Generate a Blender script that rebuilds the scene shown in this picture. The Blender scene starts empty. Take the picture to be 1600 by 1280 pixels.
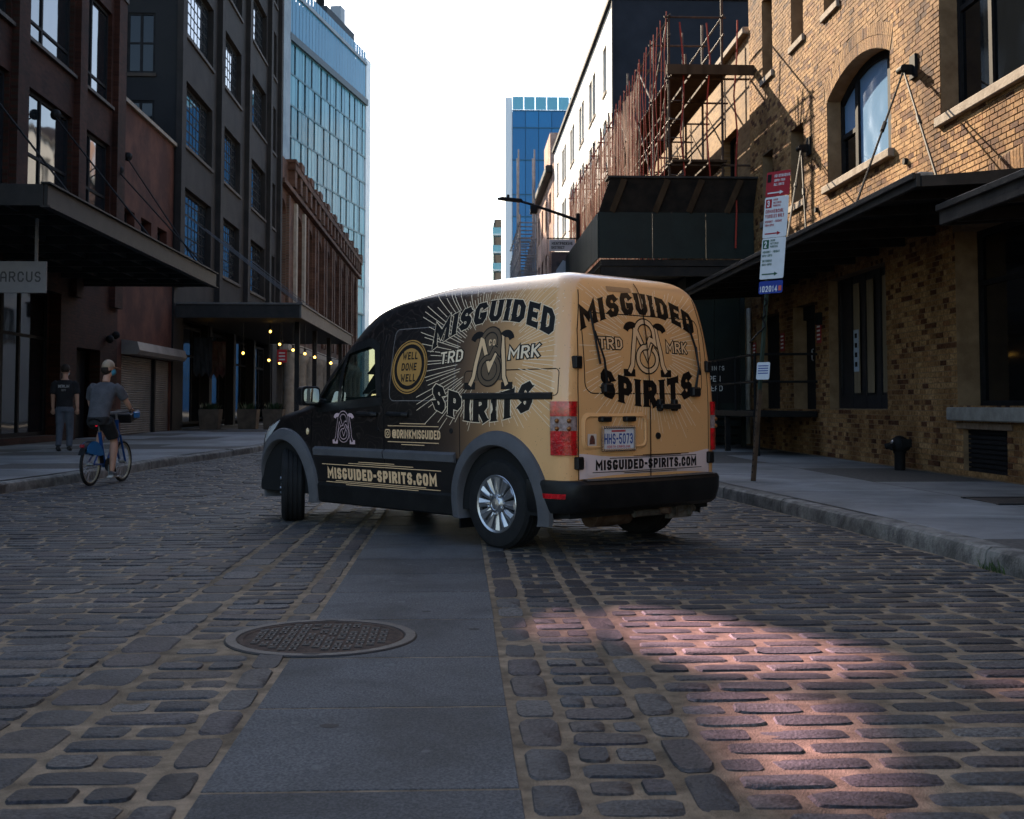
import bpy, bmesh, math, random
import numpy as np
from mathutils import Vector, Matrix
from mathutils.geometry import delaunay_2d_cdt

sc = bpy.context.scene
col = sc.collection
rnd = random.Random(11)
rad = math.radians

# ---------------------------------------------------------------- camera
cd = bpy.data.cameras.new('camera')
cam = bpy.data.objects.new('camera', cd)
col.objects.link(cam)
cam.location = (0, 0, 1.07)
cam.rotation_euler = (rad(93.0), 0, rad(-2.511))
cd.sensor_width = 36.0
cd.lens = 42.01
cd.shift_y = -0.0661
cd.clip_start = 0.05
cd.clip_end = 3000
cd.dof.use_dof = True
cd.dof.focus_distance = 8.6
cd.dof.aperture_fstop = 8.0
sc.camera = cam

# ---------------------------------------------------------------- sky and sun
SUN = Vector((-1.0, 2.5, 1.6)).normalized()      # towards the sun
EL = math.asin(SUN.z)
AZ = math.atan2(SUN.x, SUN.y)                      # from +Y, towards +X
w = bpy.data.worlds.new('World')
sc.world = w
w.use_nodes = True
nt = w.node_tree
nt.nodes.clear()
wo = nt.nodes.new('ShaderNodeOutputWorld')
bg = nt.nodes.new('ShaderNodeBackground')
sky = nt.nodes.new('ShaderNodeTexSky')
sky.sky_type = 'NISHITA'
sky.sun_disc = False
sky.sun_elevation = EL
sky.sun_rotation = AZ
sky.air_density = 1.0
sky.dust_density = 1.0
sky.ozone_density = 1.0
bg.inputs['Strength'].default_value = 0.09
nt.links.new(sky.outputs['Color'], bg.inputs['Color'])
nt.links.new(bg.outputs[0], wo.inputs['Surface'])
sd = bpy.data.lights.new('sun', 'SUN')
sd.energy = 4.8
sd.angle = rad(0.35)
sd.color = (1.0, 0.83, 0.62)
so = bpy.data.objects.new('sun', sd)
col.objects.link(so)
so.rotation_euler = SUN.to_track_quat('Z', 'Y').to_euler()
so.location = (-40, 100, 60)
sc.view_settings.view_transform = 'Standard'
sc.view_settings.look = 'None'
sc.view_settings.exposure = 1.9
sc.view_settings.gamma = 1.0
sc.render.engine = 'CYCLES'
sc.cycles.use_denoising = True
sc.cycles.max_bounces = 7
sc.cycles.diffuse_bounces = 3
sc.cycles.glossy_bounces = 3
sc.cycles.transparent_max_bounces = 10
sc.cycles.caustics_reflective = False
sc.cycles.caustics_refractive = False
sc.cycles.sample_clamp_indirect = 6.0
# ---------------------------------------------------------------- helpers
class MB:
    """collects faces of ONE piece, then builds one mesh object"""
    def __init__(s): s.v = []; s.f = []; s.m = []; s.mi = 0
    def add(s, vs, fs):
        o = len(s.v); s.v += [tuple(v) for v in vs]
        s.f += [tuple(i + o for i in f) for f in fs]; s.m += [s.mi] * len(fs)
        return s
    def box(s, x0, x1, y0, y1, z0, z1):
        return s.add([(x0,y0,z0),(x1,y0,z0),(x1,y1,z0),(x0,y1,z0),(x0,y0,z1),(x1,y0,z1),(x1,y1,z1),(x0,y1,z1)],
                     [(0,3,2,1),(4,5,6,7),(0,1,5,4),(1,2,6,5),(2,3,7,6),(3,0,4,7)])
    def obox(s, c, sx, sy, sz, M):
        vs = [Vector(c) + M @ Vector((a*sx/2, b*sy/2, d*sz/2)) for d in (-1,1) for a, b in ((-1,-1),(1,-1),(1,1),(-1,1))]
        return s.add(vs, [(0,3,2,1),(4,5,6,7),(0,1,5,4),(1,2,6,5),(2,3,7,6),(3,0,4,7)])
    def bar(s, a, b, wd, ht, up=(0,0,1)):
        a, b = Vector(a), Vector(b); d = (b - a); L = d.length; d.normalize()
        u = Vector(up); sd_ = d.cross(u)
        if sd_.length < 1e-4: sd_ = d.cross(Vector((1,0,0)))
        sd_.normalize(); u = sd_.cross(d)
        M = Matrix((d, sd_, u)).transposed()
        return s.obox((a + b) / 2, L, wd, ht, M)
    def tube(s, pts, r, n=8, cap=True, closed=False):
        P = [Vector(p) for p in pts]; k = len(P)
        rr = r if isinstance(r, (list, tuple)) else [r] * k
        prev = None; rings = []
        for i, p in enumerate(P):
            if closed: d = P[(i+1) % k] - P[i-1]
            else: d = P[min(i+1, k-1)] - P[max(i-1, 0)]
            d.normalize()
            if prev is None:
                a = Vector((0,0,1)) if abs(d.z) < .9 else Vector((1,0,0))
                u = d.cross(a).normalized()
            else:
                u = (prev - d * prev.dot(d)).normalized()
            prev = u; vv = d.cross(u)
            rings.append([p + (u*math.cos(2*math.pi*j/n) + vv*math.sin(2*math.pi*j/n)) * rr[i] for j in range(n)])
        vs = [q for R_ in rings for q in R_]; fs = []
        for i in range(k if closed else k-1):
            i2 = (i+1) % k
            for j in range(n):
                fs.append((i*n+j, i*n+(j+1)%n, i2*n+(j+1)%n, i2*n+j))
        if cap and not closed:
            fs.append(tuple(range(n-1, -1, -1))); fs.append(tuple((k-1)*n+j for j in range(n)))
        return s.add(vs, fs)
    def lathe(s, prof, n, M=None, a0=0, a1=2*math.pi):
        """profile (r, h) turned about local Z, placed by matrix M"""
        full = abs(a1 - a0 - 2*math.pi) < 1e-6; k = n if full else n+1
        vs = []; fs = []
        for r, h in prof:
            for j in range(k):
                a = a0 + (a1-a0)*j/n
                p = Vector((r*math.cos(a), r*math.sin(a), h)); vs.append(M @ p if M else p)
        for i in range(len(prof)-1):
            for j in range(n):
                j2 = (j+1) % k
                fs.append((i*k+j, i*k+j2, (i+1)*k+j2, (i+1)*k+j))
        return s.add(vs, fs)
    def sphere(s, c, r, n=12, m=8, sc3=(1,1,1), M=None):
        prof = [(math.sin(math.pi*i/m), -math.cos(math.pi*i/m)) for i in range(m+1)]
        T = Matrix.Translation(c) @ (M.to_4x4() if M else Matrix()) @ Matrix.Diagonal((r*sc3[0], r*sc3[1], r*sc3[2], 1))
        return s.lathe(prof, n, T)
    def prism(s, poly, f0, f1):
        """poly 2-D loop; f0/f1 map it to the two end caps"""
        n = len(poly)
        vs = [f0(p) for p in poly] + [f1(p) for p in poly]
        fs = [tuple(range(n)), tuple(range(2*n-1, n-1, -1))] + [(i, i+n, (i+1)%n+n, (i+1)%n) for i in range(n)]
        return s.add(vs, fs)
    def build(s, name, mat=None, parent=None, smooth=False, kind=None, bevel=0, seg=1):
        me = bpy.data.meshes.new(name)
        me.from_pydata(s.v, [], s.f)
        mats = mat if isinstance(mat, (list, tuple)) else [mat]
        for m_ in mats: me.materials.append(m_)
        if len(mats) > 1: me.polygons.foreach_set('material_index', s.m)
        bm = bmesh.new(); bm.from_mesh(me)
        if bevel:
            bmesh.ops.remove_doubles(bm, verts=bm.verts, dist=1e-5)
            bmesh.ops.bevel(bm, geom=bm.edges[:], offset=bevel, segments=seg, affect='EDGES', clamp_overlap=True)
        bmesh.ops.recalc_face_normals(bm, faces=bm.faces[:])
        bm.to_mesh(me); bm.free()
        if smooth:
            me.polygons.foreach_set('use_smooth', [True]*len(me.polygons))
            me.set_sharp_from_angle(angle=rad(smooth if smooth is not True else 40))
        return link(name, me, parent, kind)

def link(name, data, parent=None, kind=None):
    o = bpy.data.objects.new(name, data); col.objects.link(o)
    if parent is not None: o.parent = parent
    if kind: o['kind'] = kind
    return o
def tag(o, label, cat, group=None, kind=None):
    o['label'] = label
    if cat: o['category'] = cat
    if group: o['group'] = group
    if kind: o['kind'] = kind
    return o
def thing(name, label, cat, loc=(0,0,0), rz=0, group=None):
    o = bpy.data.objects.new(name, None); col.objects.link(o)
    o.location = loc; o.rotation_euler = (0, 0, rz); o.empty_display_size = .2
    return tag(o, label, cat, group)
def struct(o):
    o['kind'] = 'structure'; return o

# ---------------------------------------------------------------- materials
MATS = {}
def mat(name, c, rough=.7, metal=0, c2=None, ns=6, nd=4, isl=0, bump=0, bs=60, coat=0, spec=.22, rv=0, emis=0, ior=1.5, hue=0, contrast=None, bdist=.01, stretch=None, big=None):
    """procedural surface: two colours mixed by noise, per-piece variation, fine relief"""
    if name in MATS: return MATS[name]
    m = bpy.data.materials.new(name); m.use_nodes = True; MATS[name] = m
    n = m.node_tree.nodes; L = m.node_tree.links; b = n['Principled BSDF']
    b.inputs['Base Color'].default_value = (*c, 1)
    b.inputs['Roughness'].default_value = rough
    b.inputs['Metallic'].default_value = metal
    b.inputs['Specular IOR Level'].default_value = spec
    b.inputs['IOR'].default_value = ior
    b.inputs['Coat Weight'].default_value = coat
    b.inputs['Coat Roughness'].default_value = .06
    if emis:
        b.inputs['Emission Color'].default_value = (*c, 1); b.inputs['Emission Strength'].default_value = emis
    g = n.new('ShaderNodeNewGeometry'); out = None; vec = g.outputs['Position']
    if stretch:
        mp = n.new('ShaderNodeMapping'); mp.inputs['Scale'].default_value = stretch
        L.new(vec, mp.inputs[0]); vec = mp.outputs[0]
    if c2 is not None:
        t = n.new('ShaderNodeTexNoise'); t.inputs['Scale'].default_value = ns; t.inputs['Detail'].default_value = nd
        t.inputs['Roughness'].default_value = .62
        L.new(vec, t.inputs['Vector'])
        r = n.new('ShaderNodeValToRGB'); lo, hi = contrast or (.36, .64)
        r.color_ramp.elements[0].position = lo; r.color_ramp.elements[1].position = hi
        r.color_ramp.elements[0].color = (*c, 1); r.color_ramp.elements[1].color = (*c2, 1)
        L.new(t.outputs['Fac'], r.inputs[0]); out = r.outputs[0]
        if rv:
            mr = n.new('ShaderNodeMapRange'); mr.inputs[3].default_value = rough - rv; mr.inputs[4].default_value = rough + rv
            L.new(t.outputs['Fac'], mr.inputs[0]); L.new(mr.outputs[0], b.inputs['Roughness'])
    if isl or hue:
        oi = n.new('ShaderNodeObjectInfo'); ma = n.new('ShaderNodeMath'); ma.operation = 'ADD'
        L.new(g.outputs['Random Per Island'], ma.inputs[0]); L.new(oi.outputs['Random'], ma.inputs[1])
        fr = n.new('ShaderNodeMath'); fr.operation = 'FRACT'; L.new(ma.outputs[0], fr.inputs[0])
        hs = n.new('ShaderNodeHueSaturation')
        mr = n.new('ShaderNodeMapRange'); mr.inputs[3].default_value = 1 - isl; mr.inputs[4].default_value = 1 + isl
        L.new(fr.outputs[0], mr.inputs[0]); L.new(mr.outputs[0], hs.inputs['Value'])
        if hue:
            m2 = n.new('ShaderNodeMath'); m2.operation = 'MULTIPLY'; m2.inputs[1].default_value = 7.77
            f2 = n.new('ShaderNodeMath'); f2.operation = 'FRACT'; L.new(fr.outputs[0], m2.inputs[0]); L.new(m2.outputs[0], f2.inputs[0])
            mh = n.new('ShaderNodeMapRange'); mh.inputs[3].default_value = .5 - hue; mh.inputs[4].default_value = .5 + hue
            L.new(f2.outputs[0], mh.inputs[0]); L.new(mh.outputs[0], hs.inputs['Hue'])
        if out is None: hs.inputs['Color'].default_value = (*c, 1)
        else: L.new(out, hs.inputs['Color'])
        out = hs.outputs[0]
    if big:
        bn_ = n.new('ShaderNodeTexNoise'); bn_.inputs['Scale'].default_value = big[0]; bn_.inputs['Detail'].default_value = 8; bn_.inputs['Roughness'].default_value = .65; bn_.inputs['Distortion'].default_value = .6
        L.new(g.outputs['Position'], bn_.inputs['Vector']); br = n.new('ShaderNodeValToRGB'); k_ = big[1]
        br.color_ramp.elements[0].position = .36; br.color_ramp.elements[0].color = (k_, k_, k_*.97, 1); br.color_ramp.elements[1].position = .6; br.color_ramp.elements[1].color = (1.1,1.1,1.1,1)
        L.new(bn_.outputs['Fac'], br.inputs[0]); bx = n.new('ShaderNodeMix'); bx.data_type = 'RGBA'; bx.blend_type = 'MULTIPLY'; bx.inputs[0].default_value = 1
        if out is None: bx.inputs[6].default_value = (*c, 1)
        else: L.new(out, bx.inputs[6])
        L.new(br.outputs[0], bx.inputs[7]); out = bx.outputs[2]
    if out is not None:
        L.new(out, b.inputs['Base Color'])
        if emis: L.new(out, b.inputs['Emission Color'])
    if bump:
        t2 = n.new('ShaderNodeTexNoise'); t2.inputs['Scale'].default_value = bs; t2.inputs['Detail'].default_value = 4
        L.new(vec, t2.inputs['Vector'])
        bp = n.new('ShaderNodeBump'); bp.inputs['Strength'].default_value = bump; bp.inputs['Distance'].default_value = bdist
        L.new(t2.outputs['Fac'], bp.inputs['Height']); L.new(bp.outputs[0], b.inputs['Normal'])
    return m

def brick_mat(name, c1, c2, cm, bw=.215, bh=.075, axis='x', bias=0, rough=.85, stain=None):
    """far brickwork: courses too small to pick apart"""
    if name in MATS: return MATS[name]
    m = bpy.data.materials.new(name); m.use_nodes = True; MATS[name] = m
    n = m.node_tree.nodes; L = m.node_tree.links; b = n['Principled BSDF']; b.inputs['Roughness'].default_value = rough; b.inputs['Specular IOR Level'].default_value = .15
    g = n.new('ShaderNodeNewGeometry'); sp = n.new('ShaderNodeSeparateXYZ'); cb = n.new('ShaderNodeCombineXYZ')
    L.new(g.outputs['Position'], sp.inputs[0])
    L.new(sp.outputs['Y' if axis == 'x' else 'X'], cb.inputs[0]); L.new(sp.outputs['Z'], cb.inputs[1])
    t = n.new('ShaderNodeTexBrick'); t.inputs['Scale'].default_value = 1
    t.inputs['Brick Width'].default_value = bw; t.inputs['Row Height'].default_value = bh
    t.inputs['Mortar Size'].default_value = .006; t.inputs['Bias'].default_value = bias
    t.inputs['Color1'].default_value = (*c1, 1); t.inputs['Color2'].default_value = (*c2, 1); t.inputs['Mortar'].default_value = (*cm, 1)
    L.new(cb.outputs[0], t.inputs['Vector'])
    no = n.new('ShaderNodeTexNoise'); no.inputs['Scale'].default_value = .7; no.inputs['Detail'].default_value = 6
    L.new(g.outputs['Position'], no.inputs['Vector'])
    mx = n.new('ShaderNodeMix'); mx.data_type = 'RGBA'; mx.blend_type = 'MULTIPLY'; mx.inputs[0].default_value = 1
    rp = n.new('ShaderNodeValToRGB'); rp.color_ramp.elements[0].color = (*(stain or (.55,.5,.48)), 1); rp.color_ramp.elements[1].color = (1.15,1.12,1.1,1)
    rp.color_ramp.elements[0].position = .35; rp.color_ramp.elements[1].position = .62
    L.new(no.outputs['Fac'], rp.inputs[0]); L.new(t.outputs['Color'], mx.inputs[6]); L.new(rp.outputs[0], mx.inputs[7])
    L.new(mx.outputs[2], b.inputs['Base Color'])
    bp = n.new('ShaderNodeBump'); bp.inputs['Strength'].default_value = .6; bp.inputs['Distance'].default_value = .01; bp.invert = True
    L.new(t.outputs['Fac'], bp.inputs['Height']); L.new(bp.outputs[0], b.inputs['Normal'])
    return m

def glass_mat(name, tint=(.02,.025,.03), rough=.03, refl=.9, see=0.0, c2=None):
    """window glass: a glossy sheet over a tinted body, partly see-through"""
    if name in MATS: return MATS[name]
    m = bpy.data.materials.new(name); m.use_nodes = True; MATS[name] = m
    n = m.node_tree.nodes; L = m.node_tree.links; b = n['Principled BSDF']
    b.inputs['Base Color'].default_value = (*tint, 1); b.inputs['Roughness'].default_value = rough
    b.inputs['IOR'].default_value = 1.5 + refl; b.inputs['Specular IOR Level'].default_value = .5
    no = n.new('ShaderNodeTexNoise'); no.inputs['Scale'].default_value = .55
    g = n.new('ShaderNodeNewGeometry'); L.new(g.outputs['Position'], no.inputs['Vector'])
    bp = n.new('ShaderNodeBump'); bp.inputs['Strength'].default_value = .05; bp.inputs['Distance'].default_value = .2
    L.new(no.outputs['Fac'], bp.inputs['Height']); L.new(bp.outputs[0], b.inputs['Normal'])
    if c2:
        oi = n.new('ShaderNodeObjectInfo'); ma = n.new('ShaderNodeMath'); ma.operation = 'ADD'
        L.new(g.outputs['Random Per Island'], ma.inputs[0]); L.new(oi.outputs['Random'], ma.inputs[1])
        fr = n.new('ShaderNodeMath'); fr.operation = 'FRACT'; L.new(ma.outputs[0], fr.inputs[0])
        mx = n.new('ShaderNodeMix'); mx.data_type = 'RGBA'; L.new(fr.outputs[0], mx.inputs[0])
        mx.inputs[6].default_value = (*tint, 1); mx.inputs[7].default_value = (*c2, 1); L.new(mx.outputs[2], b.inputs['Base Color'])
    if see:
        tr = n.new('ShaderNodeBsdfTransparent'); tr.inputs[0].default_value = (.85,.95,.9,1); ms = n.new('ShaderNodeMixShader'); ms.inputs[0].default_value = see
        gl = n.new('ShaderNodeMixShader'); fn = n.new('ShaderNodeFresnel'); fn.inputs['IOR'].default_value = 1.6
        gs = n.new('ShaderNodeBsdfGlossy'); gs.inputs['Roughness'].default_value = .02
        L.new(fn.outputs[0], gl.inputs[0]); L.new(b.outputs[0], ms.inputs[1]); L.new(tr.outputs[0], ms.inputs[2])
        L.new(ms.outputs[0], gl.inputs[1]); L.new(gs.outputs[0], gl.inputs[2])
        L.new(gl.outputs[0], n['Material Output'].inputs['Surface'])
    return m

# ---------------------------------------------------------------- plane faces with openings
def inside(p, poly):
    x, y = p; c = False; j = len(poly) - 1
    for i in range(len(poly)):
        xi, yi = poly[i]; xj, yj = poly[j]
        if (yi > y) != (yj > y) and x < (xj-xi)*(y-yi)/(yj-yi) + xi: c = not c
        j = i
    return c
def sheet(mb, outline, holes, fn, depthfn=None):
    """fn maps 2-D to 3-D; depthfn maps to the inner edge of each opening (reveal)"""
    vs = []; es = []
    for lp in [outline] + holes:
        o = len(vs); vs += [Vector(p) for p in lp]; es += [(o+i, o+(i+1) % len(lp)) for i in range(len(lp))]
    V, E_, Fc, *_ = delaunay_2d_cdt(vs, es, [], 0, 1e-5)
    keep = []
    for f in Fc:
        cx = sum(V[i].x for i in f)/len(f); cy = sum(V[i].y for i in f)/len(f)
        if inside((cx,cy), outline) and not any(inside((cx,cy), h_) for h_ in holes): keep.append(tuple(f))
    mb.add([fn(v) for v in V], keep)
    if depthfn:
        for lp in holes:
            n = len(lp)
            mb.add([fn(Vector(p)) for p in lp] + [depthfn(Vector(p)) for p in lp], [(i, (i+1)%n, (i+1)%n+n, i+n) for i in range(n)])
def rect(a0, a1, z0, z1): return [(a0,z0),(a1,z0),(a1,z1),(a0,z1)]

# ---------------------------------------------------------------- drawn lettering (stroke capitals)
GL = {
 'A': (.62, [[(0,0),(0,.72),(.28,1),(.72,1),(1,.72),(1,0)], [(0,.4),(1,.4)]]),
 'B': (.6, [[(0,0),(0,1),(.75,1),(1,.85),(1,.65),(.75,.52),(0,.52)], [(.75,.52),(1,.38),(1,.15),(.75,0),(0,0)]]),
 'C': (.6, [[(1,.75),(1,.8),(.75,1),(.25,1),(0,.8),(0,.2),(.25,0),(.75,0),(1,.2),(1,.25)]]),
 'D': (.62, [[(0,0),(0,1),(.65,1),(1,.78),(1,.22),(.65,0),(0,0),(0,.1)]]),
 'E': (.55, [[(1,1),(0,1),(0,0),(1,0)], [(0,.5),(.8,.5)]]),
 'F': (.55, [[(1,1),(0,1),(0,0)], [(0,.5),(.8,.5)]]),
 'G': (.62, [[(.92,.88),(.78,1),(.22,1),(0,.8),(0,.2),(.22,0),(.78,0),(1,.2),(1,.38),(.72,.38)]]),
 'H': (.62, [[(0,0),(0,1)], [(1,0),(1,1)], [(0,.5),(1,.5)]]),
 'I': (.2, [[(.5,0),(.5,1)]]),
 'J': (.5, [[(1,1),(1,.2),(.75,0),(.25,0),(0,.2)]]),
 'K': (.62, [[(0,0),(0,1)], [(1,1),(0,.42)], [(.3,.55),(1,0)]]),
 'L': (.52, [[(0,1),(0,0),(1,0)]]),
 'M': (.82, [[(0,0),(0,1),(.5,.35),(1,1),(1,0)]]),
 'N': (.66, [[(0,0),(0,1),(1,0),(1,1)]]),
 'O': (.62, [[(0,.5),(0,.8),(.25,1),(.75,1),(1,.8),(1,.2),(.75,0),(.25,0),(0,.2),(0,.5)]]),
 'P': (.6, [[(0,0),(0,1),(.72,1),(1,.84),(1,.58),(.72,.42),(0,.42)]]),
 'R': (.62, [[(0,0),(0,1),(.72,1),(1,.84),(1,.62),(.72,.46),(0,.46)], [(.5,.46),(1,0)]]),
 'S': (.58, [[(.94,.86),(.76,1),(.24,1),(0,.82),(0,.66),(.24,.52),(.76,.48),(1,.34),(1,.18),(.76,0),(.24,0),(.06,.14)]]),
 'T': (.58, [[(0,1),(1,1)], [(.5,1),(.5,0)]]),
 'U': (.62, [[(0,1),(0,.2),(.25,0),(.75,0),(1,.2),(1,1)]]),
 'V': (.62, [[(0,1),(.5,0),(1,1)]]),
 'W': (.86, [[(0,1),(.25,0),(.5,.7),(.75,0),(1,1)]]),
 'X': (.62, [[(0,0),(1,1)], [(0,1),(1,0)]]),
 'Y': (.6, [[(0,1),(.5,.45),(1,1)], [(.5,.45),(.5,0)]]),
 'Z': (.6, [[(0,1),(1,1),(0,0),(1,0)]]),
 '0': (.58, [[(0,.5),(0,.8),(.25,1),(.75,1),(1,.8),(1,.2),(.75,0),(.25,0),(0,.2),(0,.5)]]),
 '1': (.35, [[(.1,.8),(.6,1),(.6,0)]]),
 '2': (.56, [[(0,.8),(.25,1),(.75,1),(1,.8),(1,.6),(0,0),(1,0)]]),
 '3': (.56, [[(0,.85),(.25,1),(.75,1),(1,.8),(1,.65),(.7,.52),(.4,.52)], [(.7,.52),(1,.38),(1,.2),(.75,0),(.25,0),(0,.15)]]),
 '4': (.58, [[(.75,0),(.75,1),(0,.3),(1,.3)]]),
 '5': (.56, [[(1,1),(.05,1),(0,.55),(.7,.58),(1,.4),(1,.2),(.75,0),(.25,0),(0,.15)]]),
 '6': (.56, [[(1,.85),(.75,1),(.25,1),(0,.8),(0,.2),(.25,0),(.75,0),(1,.2),(1,.4),(.75,.55),(0,.55)]]),
 '7': (.54, [[(0,1),(1,1),(.4,0)]]),
 '8': (.56, [[(.25,.52),(0,.65),(0,.85),(.25,1),(.75,1),(1,.85),(1,.65),(.75,.52),(.25,.52),(0,.38),(0,.15),(.25,0),(.75,0),(1,.15),(1,.38),(.75,.52)]]),
 '9': (.56, [[(0,.15),(.25,0),(.75,0),(1,.2),(1,.8),(.75,1),(.25,1),(0,.8),(0,.6),(.25,.45),(1,.45)]]),
 '-': (.36, [[(0,.5),(1,.5)]]), '.': (.2, [[(.5,0),(.5,.14)]]),
 '@': (.9, [[(.72,.3),(.72,.7),(.35,.7),(.28,.6),(.28,.4),(.35,.3),(.72,.3),(1,.3),(1,.8),(.8,1),(.2,1),(0,.8),(0,.2),(.2,0),(.8,0)]]),
}
def stroke(pl, t, closed=False):
    """polyline -> mitred quads of width t"""
    P = [Vector(p) for p in pl]
    P = [P[0]] + [q for o_, q in zip(P, P[1:]) if (q-o_).length > 1e-5]
    n = len(P); L_ = []; R_ = []
    for i in range(n):
        a = P[i] - P[i-1] if (i or closed) else None
        b = P[(i+1) % n] - P[i] if (i < n-1 or closed) else None
        if a is None: a = b
        if b is None: b = a
        a = a.normalized(); b = b.normalized()
        na = Vector((-a.y, a.x)); nb = Vector((-b.y, b.x)); mi = na + nb
        if mi.length < 1e-3: mi = na
        mi.normalize(); k = 1 / max(.45, mi.dot(na))
        L_.append(P[i] + mi*k*t/2); R_.append(P[i] - mi*k*t/2)
    return [[L_[i], L_[(i+1)%n], R_[(i+1)%n], R_[i]] for i in range(n if closed else n-1)]
def text_polys(s, h=1.0, t=.18, gap=.16, wide=1.0, grow=0, spur=0):
    """quads for a line of capitals; origin at lower left; returns polys, width (heights of 1 scaled by h)"""
    x = 0; out = []
    for ch in s:
        if ch == ' ': x += .4*wide; continue
        wd, sts = GL[ch]; wd = max(wd*wide, t)
        for st in sts:
            pts = [(x + t/2 + p[0]*(wd-t) if wd > t+.02 else x + wd/2, t/2 + p[1]*(1-t)) for p in st]
            # run stroke ends out to the edge of the letter cell
            pts = [Vector(p) for p in pts]
            d0 = (pts[0]-pts[1]).normalized(); d1 = (pts[-1]-pts[-2]).normalized()
            pts[0] = pts[0] + d0*(t/2+grow); pts[-1] = pts[-1] + d1*(t/2+grow)
            out += stroke(pts, t + 2*grow)
            if spur:
                for e, d in ((pts[0], d0), (pts[-1], d1)):
                    q = Vector((-d.y, d.x))
                    out.append([e - q*(t*.5+grow+spur), e + q*(t*.5+grow+spur), e + q*(t*.5+grow) - d*spur*1.6, e - q*(t*.5+grow) - d*spur*1.6])
        x += wd + gap
    wd = x - gap
    return [[Vector((p.x*h, p.y*h)) for p in q] for q in out], wd*h
def decal(mb, polys, fn, grid=0):
    """union of flat polygons, cut finely enough to follow a curved face, mapped by fn"""
    vs = []; fs = []
    for q in polys:
        ar = sum(q[i-1].x*q[i].y - q[i].x*q[i-1].y for i in range(len(q)))
        if abs(ar) < 1e-9: continue
        if ar < 0: q = q[::-1]
        fs.append(list(range(len(vs), len(vs)+len(q)))); vs += q
    if grid:
        x0 = min(v.x for v in vs); x1 = max(v.x for v in vs); y0 = min(v.y for v in vs); y1 = max(v.y for v in vs)
        nx = int((x1-x0)/grid)+1; ny = int((y1-y0)/grid)+1
        vs = vs + [Vector((x0+(i+.37)*grid, y0+(j+.41)*grid)) for i in range(nx) for j in range(ny)]
    V, E_, Fc, ov, oe, of = delaunay_2d_cdt(vs, [], fs, 0, 1e-6)
    box = [(min(v.x for v in q), max(v.x for v in q), min(v.y for v in q), max(v.y for v in q), [(v.x, v.y) for v in q]) for q in polys]
    keep = []
    for f in Fc:
        cx = sum(V[i].x for i in f)/len(f); cy = sum(V[i].y for i in f)/len(f)
        if any(x0 <= cx <= x1 and y0 <= cy <= y1 and inside((cx, cy), q) for x0, x1, y0, y1, q in box): keep.append(tuple(f))
    used = sorted({i for f in keep for i in f}); ix = {k: i for i, k in enumerate(used)}
    V = [V[i] for i in used]; keep = [tuple(ix[i] for i in f) for f in keep]
    mb.add([fn(v) for v in V], keep)
def write(parent, name, s, mat_, org, right, up, h, t=.16, gap=.16, wide=1.0, center=True, off=0):
    """flat lettering on a plane"""
    p, wd = text_polys(s, h, t, gap, wide); mb = MB(); org = Vector(org); right = Vector(right); up = Vector(up)
    nrm = right.cross(up) * off; s0 = -wd/2 if center else 0
    decal(mb, p, lambda v: org + right*(v.x+s0) + up*v.y + nrm)
    return mb.build(name, mat_, parent)
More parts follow.
